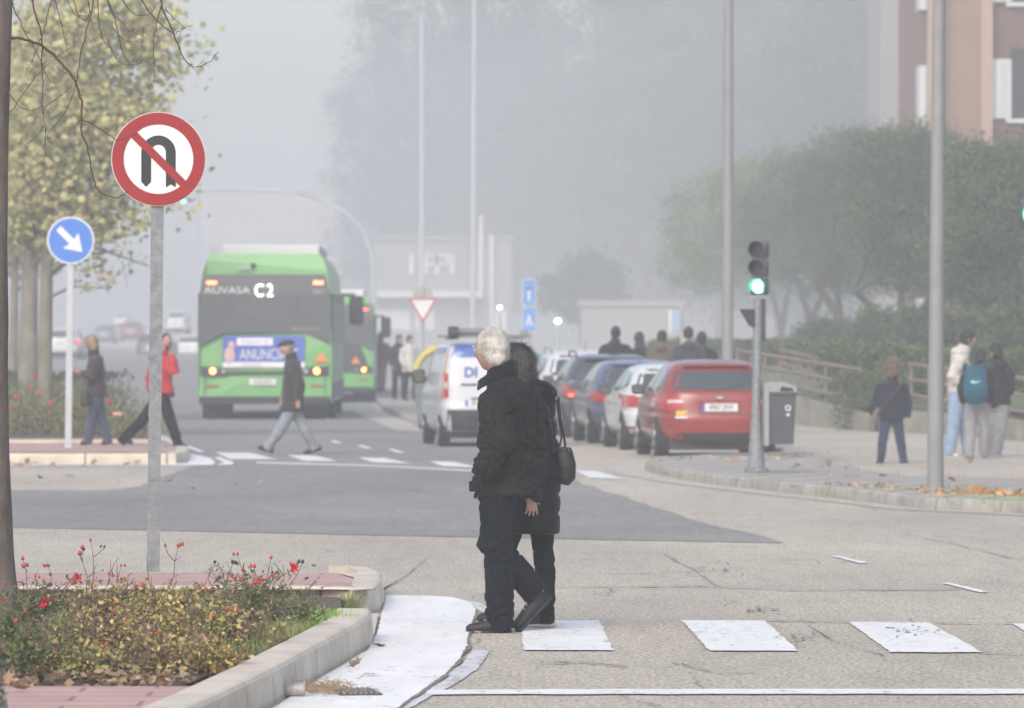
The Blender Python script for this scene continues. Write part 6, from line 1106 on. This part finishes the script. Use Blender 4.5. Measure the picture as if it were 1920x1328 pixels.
def man_disp():
    zs = [pz(y) for y in (792, 842, 888)]; f0 = seams(zs, .011, .008, 0, .016, 7, 2, .03)
    def f(co, n):
        d = f0(co, n); x = co.x
        # vertical back seam and sleeve set-in crease
        if n.y < -.1: xs = (985-960)*Y0/FPX-mo.x; d -= .007*math.exp(-((x-xs-.012*math.sin(co.z*9))/.006)**2)*(1 if co.z > pz(905) and co.z < pz(775) else 0)
        w = noise.noise(V3((co.x*5, co.y*5, co.z*16))); d += .012*w*(.35+1.0*math.exp(-((co.z-pz(850))/.1)**2)); r = abs(noise.noise(V3((co.x*7+co.z*4, co.y*7, co.z*9-co.x*5)))); d -= .016*max(0, 1-r*7)**1.5; r = abs(noise.noise(V3((co.x*3+4, co.y*3, co.z*15+co.x*9)))); d -= .012*max(0, 1-r*9)**1.5*(.5+math.exp(-((co.z-pz(840))/.15)**2)); return d
    return f
t, o = person('person', 'white-haired old man in charcoal padded coat and navy trousers stepping left over the crossing', J, fw, (-.8, .6, -.05),
    dict(vox=.0075, bvox=.0045, twr=.013, coat=JK, trm=NAVY, shm=mat('shoe_dark_leather', (.014, .012, .016), .6, var=.2, vs=14), som=mat('rubber_sole', (.014, .014, .016), .7), laces=mat('pale_laces', (.5, .46, .38), .7), hairm=HW, hair='short', strands=12000, slen=.02, slift=.16, strandm=HWS, trw=(.105, .094, .08, .084), trl=.065, trlR=.035, bulk=1.06, hw=.2, hd=.18, hemc=p(951, 924, 0), slv=(.1, .096, .086, .07), collar=.052, cdisp=man_disp(), fat=1.02, curlL=.3, curlR=.22, slx=.045, s=1.0, handk=.9, fspread=1.0, hs=1.0), base=mo)
b = MB(); a = J['neck']; cw = V3((-.78, .62, 0)); ls = V3((-.62, -.78, 0)); K0 = [(k/14) for k in range(15)]; v = []; f = []
for k in range(15):  # stand-up collar band, open at the front
    an = math.radians(25+310*k/14); d = cw*math.cos(an)+ls*math.sin(an); cf = math.cos(an); zt = .056-.012*cf; r0 = .1*(1+.55*max(0, cf)**2); r1 = r0*.97; tl = V3((0, 0, 1)); c = a-V3((-.006, 0, .03))
    for (r, z) in ((r0, -.012), (r1, zt), (r1-.012, zt), (r0-.012, -.012)): v.append(c+d*r+tl*(z-.05*cf))
for k in range(14): f += [(k*4+i, k*4+(i+1) % 4, k*4+4+(i+1) % 4, k*4+4+i) for i in range(4)]
f += [(0, 1, 2, 3), (59, 58, 57, 56)]; b.add(v, f); solid(b, .005, 'collar', cloth('navy_collar', (.011, .013, .019), .9, .1, 20), t, o, 2)
b = MB(); q = p(881, 912, -.1)-o; b.box((q.x+.03, q.y, q.z), (.07, .02, .06), bev=.008); b.build('pocket_flap', JK, t)
# ---- the woman behind him ----
gW = gnd(1015, 1180).y; p = PJ(gW); WO = V3(((1000-960)*gW/FPX, gW, 0)); pzw = lambda y: EYE-(y-640)*gW/FPX
J = dict(head=p(963, 686, .0), neck=p(982, 728, 0), chest=p(997, 790, 0), pelvis=p(1000, 905, 0), shL=p(1000, 752, -.17), shR=p(1008, 750, .17), elL=p(1015, 842, -.1), elR=p(1022, 838, .2), wrL=p(985, 905, -.05), wrR=p(1000, 915, .24),
     hipL=p(992, 915, -.08), hipR=p(1008, 915, .08), knL=p(944, 1035, .08), knR=p(1022, 1062, .03), anL=p(936, 1140, .35), anR=p(1022, 1152, .02), heelL=p(962, 1162, .35), toeL=p(900, 1169, .4), heelR=p(1037, 1174, .02), toeR=p(985, 1177, 0))
GH = mat('grey_brown_hair', (.045, .04, .038), .6, var=.5, vs=18, bump=.6, bs=50); GHS = leafmat('grey_hair_strand', [(.03, .026, .024), (.08, .075, .07), (.25, .24, .23), (.045, .04, .036)], vs=20)
t, o = person('person', 'woman with grey hair and long black quilted coat walking beside the old man', J, (-1, .15), (-.97, .2, -.08), dict(vox=.0085, bvox=.007, coat=WCO, trm=BLT, shm=mat('shoe_black', (.014, .014, .016), .6), som=mat('white_sole', (.45, .45, .44), .6), hairm=GH, hair='bob', strands=9000, slen=.055, slift=.55, strandm=GHS,
    trw=(.085, .066, .058, .06), trl=.06, bulk=1.02, hw=.155, hd=.135, hemc=p(1006, 996, 0), slv=(.088, .082, .074, .06), collar=.03, hood=True, cdisp=seams([pzw(y) for y in (748, 786, 822, 858, 893, 928, 964)], .012, .011, .004, .005, 9, 7, .01), s=.96), base=WO)
# handbag on its strap: a thing of its own
bp = p(1059, 870, .02); bo = V3((bp.x, bp.y, bp.z-.12)); t = thing('handbag', 'small black handbag with gold clasp hanging from a strap at the woman in black', 'handbag', bo); q = lambda x, y, d=0: p(x, y, d)-bo
BL = mat('black_leather', (.012, .012, .014), .45, bump=.2, bs=60); GOLD = mat('gold_metal', (.65, .5, .25), .3, .9)
b = MB(); b.tube([q(1057, 838), q(1056, 850), q(1059, 872), q(1060, 896), q(1057, 909)], [(.045, .02), (.058, .035), (.066, .045), (.06, .042), (.03, .025)], 20); solid(b, .006, 'bag_body', BL, t, V3((0, 0, 0)), 2)
b = MB(); b.tube([q(1047, 745, -.05), q(1051, 790, -.03), q(1057, 815), q(1060, 838)], [(.007, .004)]*4, 8); b.tube([q(1044, 750, .06), q(1049, 790, .05), q(1053, 820, .02), q(1048, 842)], [(.006, .004)]*4, 8); b.build('strap', BL, t, True)
b = MB(); b.tube([q(1042, 852, -.04), q(1045, 842, -.04), q(1052, 838, -.04), q(1058, 846, -.04), q(1064, 838, -.04), q(1068, 847, -.03)], .0035, 6); b.build('gold_chain', GOLD, t, True)
# ---- generic poses traced from the photograph ----
def walker(name, label, foot, z0, cfg, J2, fwd, look, group=None):
    gy = gnd(foot[0], foot[1], z0).y; p = PJ(gy); J = {}
    for k, v in J2.items(): J[k] = v if isinstance(v, Vector) else p(*v)
    bs = V3((J['pelvis'].x, gy, z0)); cfg = dict(cfg); cfg['hemc'] = p(*cfg['hemc']); return person(name, label, J, fwd, look, cfg, group, bs)+(p,)
BRC = cloth('brown_grey_coat', (.036, .03, .032), .85, .2, 10); GJ = cloth('pale_grey_jeans', (.24, .26, .3), .9, .2, 12); DSH = mat('dark_shoe', (.018, .018, .02), .6); HG = mat('grey_hair', (.2, .19, .18), .7)
t, o, p = walker('person', 'man in flat cap, dark coat and pale jeans striding left before the bus', (545, 853), 0, dict(coat=BRC, trm=GJ, shm=DSH, hairm=HG, hair='short', trw=(.098, .085, .078, .08), hemc=(549, 770), hw=.2, hd=.2, bulk=1.08, slv=(.085, .08, .072, .058), seam=.009, s=.98),
    dict(head=(538, 653), neck=(546, 670), chest=(549, 700), pelvis=(549, 756), shL=(548, 682, -.19), shR=(549, 682, .19), elL=(563, 722, -.24), elR=(540, 722, .24), wrL=(560, 751, -.22), wrR=(532, 745, .22), hipL=(547, 764, -.08), hipR=(550, 764, .08), knL=(527, 804, -.05), knR=(572, 806, .05), anL=(503, 838, 0), anR=(589, 837, .1), heelL=(510, 849, 0), toeL=(485, 842, 0), heelR=(602, 843, .1), toeR=(572, 853, .1)), (-1, .05), (-1, -.05, -.12))
cap_on(t, o, J2h if False else p(538, 653), (-1, -.05, -.12), mat('cap_dark', (.03, .033, .04), .85), 1.0)
PUR = cloth('plum_jacket', (.04, .03, .037), .8, .2, 10); DEN = cloth('denim_blue', (.055, .075, .12), .9, .2, 12); BLO = mat('blonde_hair', (.34, .27, .19), .6, var=.3, vs=22, bump=.5, bs=40)
t, o, p = walker('person', 'blonde woman in plum jacket and jeans looking at her phone on the far island', (180, 834), .15, dict(coat=PUR, trm=DEN, shm=DSH, hairm=BLO, hair='bob', hemc=(181, 742), hw=.19, hd=.2, bulk=1.05, slv=(.078, .074, .064, .052), s=.93, trw=(.095, .08, .07, .078), strands=2500, slen=.03),
    dict(head=(170, 644), neck=(175, 662), chest=(179, 690), pelvis=(181, 738), shL=(178, 674, -.17), shR=(180, 674, .17), elL=(172, 706, -.25), elR=(170, 706, .2), wrL=(152, 700, -.14), wrR=(152, 702, .08), hipL=(179, 748, -.08), hipR=(183, 748, .08), knL=(172, 790, -.05), knR=(193, 790, .05), anL=(166, 825, 0), anR=(202, 825, .05), heelL=(170, 832, 0), toeL=(153, 834, 0), heelR=(208, 831, .05), toeR=(192, 834, .05), hdL=V3((-1, .2, .3)), hnL=V3((0, .8, .6)), htL=V3((0, .2, 1))), (-1, .25), (-.92, .35, -.25))
q = p(144, 697, -.1); b = MB(); b.box((0, 0, 0), (.012, .07, .14), bev=.004); ph = b.build('mobile_phone', BLK); ph.location = q; ph.rotation_euler = (0, -.5, 0); tag(ph, 'dark phone held up by the blonde woman in plum', 'phone')
hb_ = p(160, 745, -.26); t2 = thing('handbag', 'black handbag hanging at the side of the blonde woman in plum', 'handbag', hb_); b = MB(); b.tube([(0, 0, .11), (0, 0, .05), (0, 0, -.1), (0, 0, -.14)], [(.05, .03), (.075, .045), (.08, .05), (.05, .03)], 14); solid(b, .012, 'bag_body', BL, t2, V3((0, 0, 0)), 2); b = MB(); b.tube([(-.04, 0, .1), (.0, .03, .32), (.05, .0, .1)], .008, 6); b.build('strap', BL, t2)
REDJ = cloth('red_puffer', (.42, .028, .035), .6, .1, 8); BKH = mat('black_hair', (.012, .01, .01), .6, var=.3, vs=20)
t, o, p = walker('person', 'bearded man in red puffer jacket striding right behind the no U-turn sign post', (285, 840), .12, dict(coat=REDJ, trm=BLT, shm=DSH, hairm=BKH, hair='short', hemc=(301, 735), hw=.19, hd=.19, bulk=1.15, slv=(.088, .084, .075, .06), seam=.014, s=1.0, trw=(.1, .085, .072, .075), hood=True),
    dict(head=(312, 642), neck=(303, 664), chest=(302, 692), pelvis=(302, 735), shL=(296, 674, .18), shR=(318, 674, -.08), elL=(283, 710, .2), elR=(327, 700, -.2), wrL=(283, 738, .15), wrR=(321, 664, -.2), hipL=(298, 745, .08), hipR=(305, 745, -.08), knL=(268, 788, .1), knR=(320, 790, -.05), anL=(230, 826, .15), anR=(332, 826, 0), heelL=(222, 828, .15), toeL=(247, 833, .15), heelR=(326, 836, 0), toeR=(350, 843, 0), hdR=V3((-.15, .1, 1)), hnR=V3((-1, .1, 0)), htR=V3((0, 1, 0))), (.92, -.4), (.35, -.93, 0))
q = p(319, 651, -.14); b = MB(); b.box((0, 0, 0), (.012, .075, .15), bev=.004); ph = b.build('mobile_phone', BLK); ph.location = q; tag(ph, 'dark phone pressed to the ear of the man in red', 'phone')
b = MB(); hc = p(312, 642); b.ell(hc+V3((.03, -.075, -.075))-o, (.05, .035, .045), sub=3); solid(b, .009, 'beard', BKH, t, V3((0, 0, 0)), 2)
NVC = cloth('navy_coat', (.016, .02, .036), .8, .2, 9); DN2 = cloth('dark_denim', (.03, .05, .095), .9, .2, 12); CUR = mat('curly_blonde_hair', (.24, .185, .12), .65, var=.4, vs=30, bump=.6, bs=40); BOOT = mat('brown_boot', (.045, .02, .018), .6)
t, o, p = walker('person', 'woman with curly blonde hair and navy coat walking away along the pavement', (1672, 872), -.02, dict(coat=NVC, trm=DN2, shm=BOOT, hairm=CUR, hair='curly', hemc=(1671, 788), hw=.2, hd=.16, bulk=1.0, slv=(.075, .072, .064, .052), s=.88, trw=(.09, .076, .064, .06), collar=.06, strands=7000, slen=.045, slift=.9, eyes=False),
    dict(head=(1674, 690), neck=(1673, 712), chest=(1671, 738), pelvis=(1671, 785), shL=(1648, 722, 0), shR=(1697, 722, 0), elL=(1641, 755, .03), elR=(1702, 758, 0), wrL=(1628, 777, -.05), wrR=(1701, 785, -.05), hipL=(1660, 790, 0), hipR=(1682, 790, 0), knL=(1655, 830, -.05), knR=(1689, 828, .05), anL=(1651, 862, 0), anR=(1694, 864, .1), heelL=(1652, 872, -.05), toeL=(1646, 872, .13), heelR=(1694, 872, .05), toeR=(1692, 868, .22)), (-.1, 1), (-.1, 1, 0))
b = MB(); b.tube([p(1695, 708, -.1)-o, p(1688, 725, -.19)-o, p(1660, 757, -.2)-o, p(1644, 780, -.17)-o], [(.016, .006)]*4, 8, side=(1, 0, 0)); b.build('shoulder_strap', cloth('brown_strap', (.06, .045, .04)), t)
WJ = cloth('cream_puffer', (.55, .53, .5), .6, .1, 7); LJ = cloth('light_blue_jeans', (.25, .34, .48), .9, .2, 12); WSH = mat('white_trainer', (.6, .6, .62), .5); BRH = mat('dark_brown_hair', (.02, .014, .011), .6, var=.4, vs=25, bump=.5, bs=40); GTR = cloth('grey_joggers', (.26, .26, .28), .9, .2, 10); BKJ = cloth('black_jacket', (.012, .013, .018), .7, .1, 8)
t, o, p = walker('person', 'boy in cream puffer jacket and light blue jeans looking right towards his friends', (1792, 858), -.03, dict(coat=WJ, trm=LJ, shm=WSH, hairm=BRH, hair='full', hemc=(1800, 731), hw=.18, hd=.16, bulk=1.08, slv=(.09, .086, .078, .06), seam=.014, s=1.02, trw=(.105, .098, .09, .095), collar=.06, hood=True),
    dict(head=(1815, 636), neck=(1807, 656), chest=(1801, 684), pelvis=(1799, 735), shL=(1795, 672, .12), shR=(1803, 672, -.17), elL=(1790, 705, .2), elR=(1785, 704, -.2), wrL=(1810, 722, .22), wrR=(1802, 720, -.2), hipL=(1803, 740, .08), hipR=(1793, 740, -.05), knL=(1812, 795, .08), knR=(1789, 795, -.08), anL=(1815, 845, .1), anR=(1779, 847, -.08), heelL=(1808, 855, .1), toeL=(1828, 855, .15), heelR=(1772, 858, -.1), toeR=(1800, 861, -.12)), (.9, .35), (.97, .1, -.05))
tb, ob, pb = walker('person', 'boy with teal backpack and grey joggers seen from behind', (1832, 866), -.04, dict(coat=BKJ, trm=GTR, shm=mat('grey_trainer', (.35, .35, .36), .6), hairm=BRH, hair='full', hemc=(1833, 752), hw=.175, hd=.14, bulk=.98, slv=(.08, .074, .066, .052), s=.95, trw=(.1, .088, .08, .085), collar=.04, hood=True, eyes=False),
    dict(head=(1840, 668), neck=(1836, 688), chest=(1833, 712), pelvis=(1832, 755), shL=(1812, 700, 0), shR=(1854, 700, 0), elL=(1803, 730, -.02), elR=(1862, 730, -.02), wrL=(1806, 756, .08), wrR=(1858, 756, .1), hipL=(1822, 762, 0), hipR=(1842, 762, 0), knL=(1819, 808, 0), knR=(1846, 806, .05), anL=(1817, 852, -.05), anR=(1845, 848, .12), heelL=(1818, 862, -.08), toeL=(1816, 863, .14), heelR=(1846, 856, .1), toeR=(1848, 857, .32)), (.15, 1), (.2, 1, -.1))
tc_, oc, pc = walker('person', 'boy in black hooded jacket and grey joggers furthest right of the three', (1868, 862), -.04, dict(coat=BKJ, trm=GTR, shm=DSH, hairm=BKH, hair='full', hemc=(1874, 758), hw=.18, hd=.15, bulk=1.05, slv=(.09, .085, .075, .058), s=.98, trw=(.1, .088, .08, .085), collar=.08, hood=True, eyes=False),
    dict(head=(1866, 660), neck=(1871, 680), chest=(1874, 706), pelvis=(1872, 758), shL=(1856, 694, .05), shR=(1892, 694, -.08), elL=(1855, 728, .1), elR=(1894, 728, -.1), wrL=(1860, 752, .15), wrR=(1880, 752, -.12), hipL=(1864, 764, .05), hipR=(1880, 764, -.03), knL=(1862, 808, .1), knR=(1876, 808, -.05), anL=(1862, 850, .25), anR=(1868, 852, -.02), heelL=(1864, 856, .2), toeL=(1856, 858, .38), heelR=(1872, 862, -.05), toeR=(1860, 864, .12)), (-.5, .85), (-.6, .8, -.1))
# teal backpack: a thing on the boy
bo = pb(1829, 722, -.24); t = thing('backpack', 'teal backpack with pale swoosh mark worn by the boy in the middle', 'backpack', bo); TEAL = cloth('teal_fabric', (.012, .085, .14), .7, .1, 10)
b = MB(); b.tube([(0, .02, .27), (0, 0, .2), (0, -.02, 0), (0, -.03, -.15), (0, 0, -.26)], [(.1, .05), (.15, .08), (.17, .1), (.17, .11), (.12, .07)], 20); bb = solid(b, .011, 'bag_body', TEAL, t, V3((0, 0, 0)), 2); b = MB(); b.tube([(0, -.1, .02), (0, -.125, -.06), (0, -.12, -.17)], [(.1, .02), (.12, .03), (.1, .02)], 16); solid(b, .01, 'front_pocket', TEAL, t, V3((0, 0, 0)), 2)
b = MB(); pts = [(-.085, .015), (-.04, .0), (.02, .012), (.09, .045), (.02, .03), (-.03, .035), (-.06, .05), (-.07, .035)]; b.prism(pts, -.135, -.122, off=(0, 0, .02)); b.build('swoosh_mark', mat('pale_teal_mark', (.3, .65, .62), .5), t)
for s_ in (-1, 1): b = MB(); b.tube([(s_*.1, .04, .27), (s_*.13, .13, .3), (s_*.14, .3, .2)], [(.03, .01)]*3, 8); b.build('strap', TEAL, t)
# ---- people further off: standing or walking away ----
def figure(label, px, Y, z, h, ang, cols, hair, hairm, group, stride=.1, kw=None):
    s = h/1.74; F = V3((math.sin(ang), math.cos(ang), 0)); Lf = V3((-F.y, F.x, 0)); o = at(px, 640, Y); o.z = z; q = lambda l, f, u: o+Lf*l*s+F*f*s+V3((0, 0, u*s))
    J = dict(head=q(0, .03, 1.62), neck=q(0, 0, 1.47), chest=q(0, 0, 1.27), pelvis=q(0, 0, .95), shL=q(.19, 0, 1.40), shR=q(-.19, 0, 1.40), elL=q(.25, -.03, 1.13), elR=q(-.25, -.0, 1.13), wrL=q(.22, .1, .9), wrR=q(-.22, .12, .9), hipL=q(.09, 0, .9), hipR=q(-.09, 0, .9), knL=q(.1, stride, .5), knR=q(-.1, -stride*.3, .5), anL=q(.1, stride, .09), anR=q(-.1, -stride, .1), heelL=q(.1, stride-.06, .02), toeL=q(.1, stride+.17, .02), heelR=q(-.1, -stride-.06, .03), toeR=q(-.1, -stride+.17, .02))
    c = dict(vox=.016, coat=cols[0], trm=cols[1], shm=DSH, hairm=hairm, hair=hair, hemc=q(0, 0, .78), hw=.2, hd=.16, bulk=1.08, s=s, collar=.05, hood=True, eyes=False, slv=(.085, .08, .07, .055)); c.update(kw or {}); return person('person', label, J, F, F, c, group, o)
G5 = 'people waiting behind the parked cars'
BGE = cloth('tan_coat', (.12, .09, .06)); GRC = cloth('grey_coat', (.045, .05, .06)); BRW = cloth('dark_brown_coat', (.035, .025, .022)); SCF = cloth('white_scarf', (.6, .6, .6))
figure('tall broad person in dark coat, leftmost head above the parked cars', 1154, 100, .1, 1.82, .2, (BKJ, BLT), 'short', BKH, G5, kw=dict(bulk=1.3)); figure('person with long dark hair second from the left above the parked cars', 1199, 103, .1, 1.72, -.2, (BRW, BLT), 'long', BRH, G5); figure('person in tan jacket in the middle of the group above the parked cars', 1241, 102, .1, 1.75, .3, (BGE, DEN), 'full', BRH, G5)
t, o = figure('person with white collar in dark coat above the roof of the red car', 1291, 99, .1, 1.81, -.1, (GRC, BLT), 'short', BKH, G5); b = MB(); b.tube([(0, 0, 1.5), (0, 0, 1.6)], [.105, .09], 14); b.build('scarf', SCF, t, True); figure('dark-coated person rightmost of the group behind the red car', 1316, 101, .1, 1.72, .1, (BKJ, BLT), 'full', BKH, G5, kw=dict(bulk=1.2))
G6 = 'pedestrians in the fog beside the second bus'
figure('dark-dressed pedestrian in the fog beside the second bus', 748, 150, .11, 1.72, 2.8, (BKJ, BLT), 'full', BKH, G6); figure('pedestrian in white jacket beside the yield sign post', 768, 148, .11, 1.7, 2.6, (WJ, BLT), 'full', BRH, G6); figure('pedestrian in dull red coat close to the second bus', 714, 162, .2, 1.7, .4, (cloth('maroon_coat', (.1, .03, .035)), BGE), 'long', BRH, G6)
# ================= fog, light, camera =================
hz = MB(); hz.box((0, 485, 15.5), (290, 1040, 35)); m = bpy.data.materials.new('fog_air'); m.use_nodes = True; nt = m.node_tree; nt.nodes.clear()
o_ = nt.nodes.new('ShaderNodeOutputMaterial'); v_ = nt.nodes.new('ShaderNodeVolumePrincipled'); v_.inputs['Density'].default_value = FOG_D; v_.inputs['Color'].default_value = (0.845, 0.875, 0.915, 1); v_.inputs['Anisotropy'].default_value = 0.0
nt.links.new(v_.outputs[0], o_.inputs['Volume']); tag(hz.build('haze', m), kind='stuff')
w = bpy.data.worlds.new('World'); bpy.context.scene.world = w; w.use_nodes = True; nt = w.node_tree; sk = nt.nodes.new('ShaderNodeTexSky'); sk.sky_type = 'NISHITA'; sk.sun_disc = False
EL, AZ = math.radians(38), math.radians(200)
sk.sun_elevation = EL; sk.sun_rotation = AZ; sk.air_density = 1.0; sk.dust_density = 3.0; sk.ozone_density = 1.0
nt.links.new(sk.outputs[0], nt.nodes['Background'].inputs[0]); nt.nodes['Background'].inputs[1].default_value = 0.15
L = bpy.data.lights.new('sun', 'SUN'); L.energy = 1.5; L.angle = math.radians(45); L.color = (1, 0.93, 0.83); lo = bpy.data.objects.new('sun', L); link(lo)
d = Vector((math.sin(AZ)*math.cos(EL), math.cos(AZ)*math.cos(EL), math.sin(EL))); lo.rotation_euler = d.to_track_quat('Z', 'Y').to_euler(); lo.location = (0, 0, 30)
cam = bpy.data.cameras.new('camera'); co = bpy.data.objects.new('camera', cam); link(co); cam.sensor_width = 36; cam.lens = FPX/1920*36; cam.clip_start = 0.5; cam.clip_end = 3000
co.location = (0, 0, EYE); co.rotation_euler = (math.pi/2-TILT, 0, 0)
cam.dof.use_dof = True; cam.dof.focus_distance = 32.3; cam.dof.aperture_fstop = 6.3
sc = bpy.context.scene; sc.camera = co; sc.view_settings.view_transform = 'Standard'; sc.view_settings.look = 'None'; sc.view_settings.exposure = EXPO; sc.view_settings.gamma = 1; sc.view_settings.use_curve_mapping = False
sc.render.engine = 'CYCLES'; cy = sc.cycles; cy.use_denoising = True; cy.max_bounces = 6; cy.diffuse_bounces = 3; cy.glossy_bounces = 2; cy.transmission_bounces = 2; cy.volume_bounces = VB; cy.transparent_max_bounces = 4; cy.caustics_reflective = False; cy.caustics_refractive = False; cy.sample_clamp_indirect = 6; cy.use_adaptive_sampling = True; cy.adaptive_threshold = 0.012
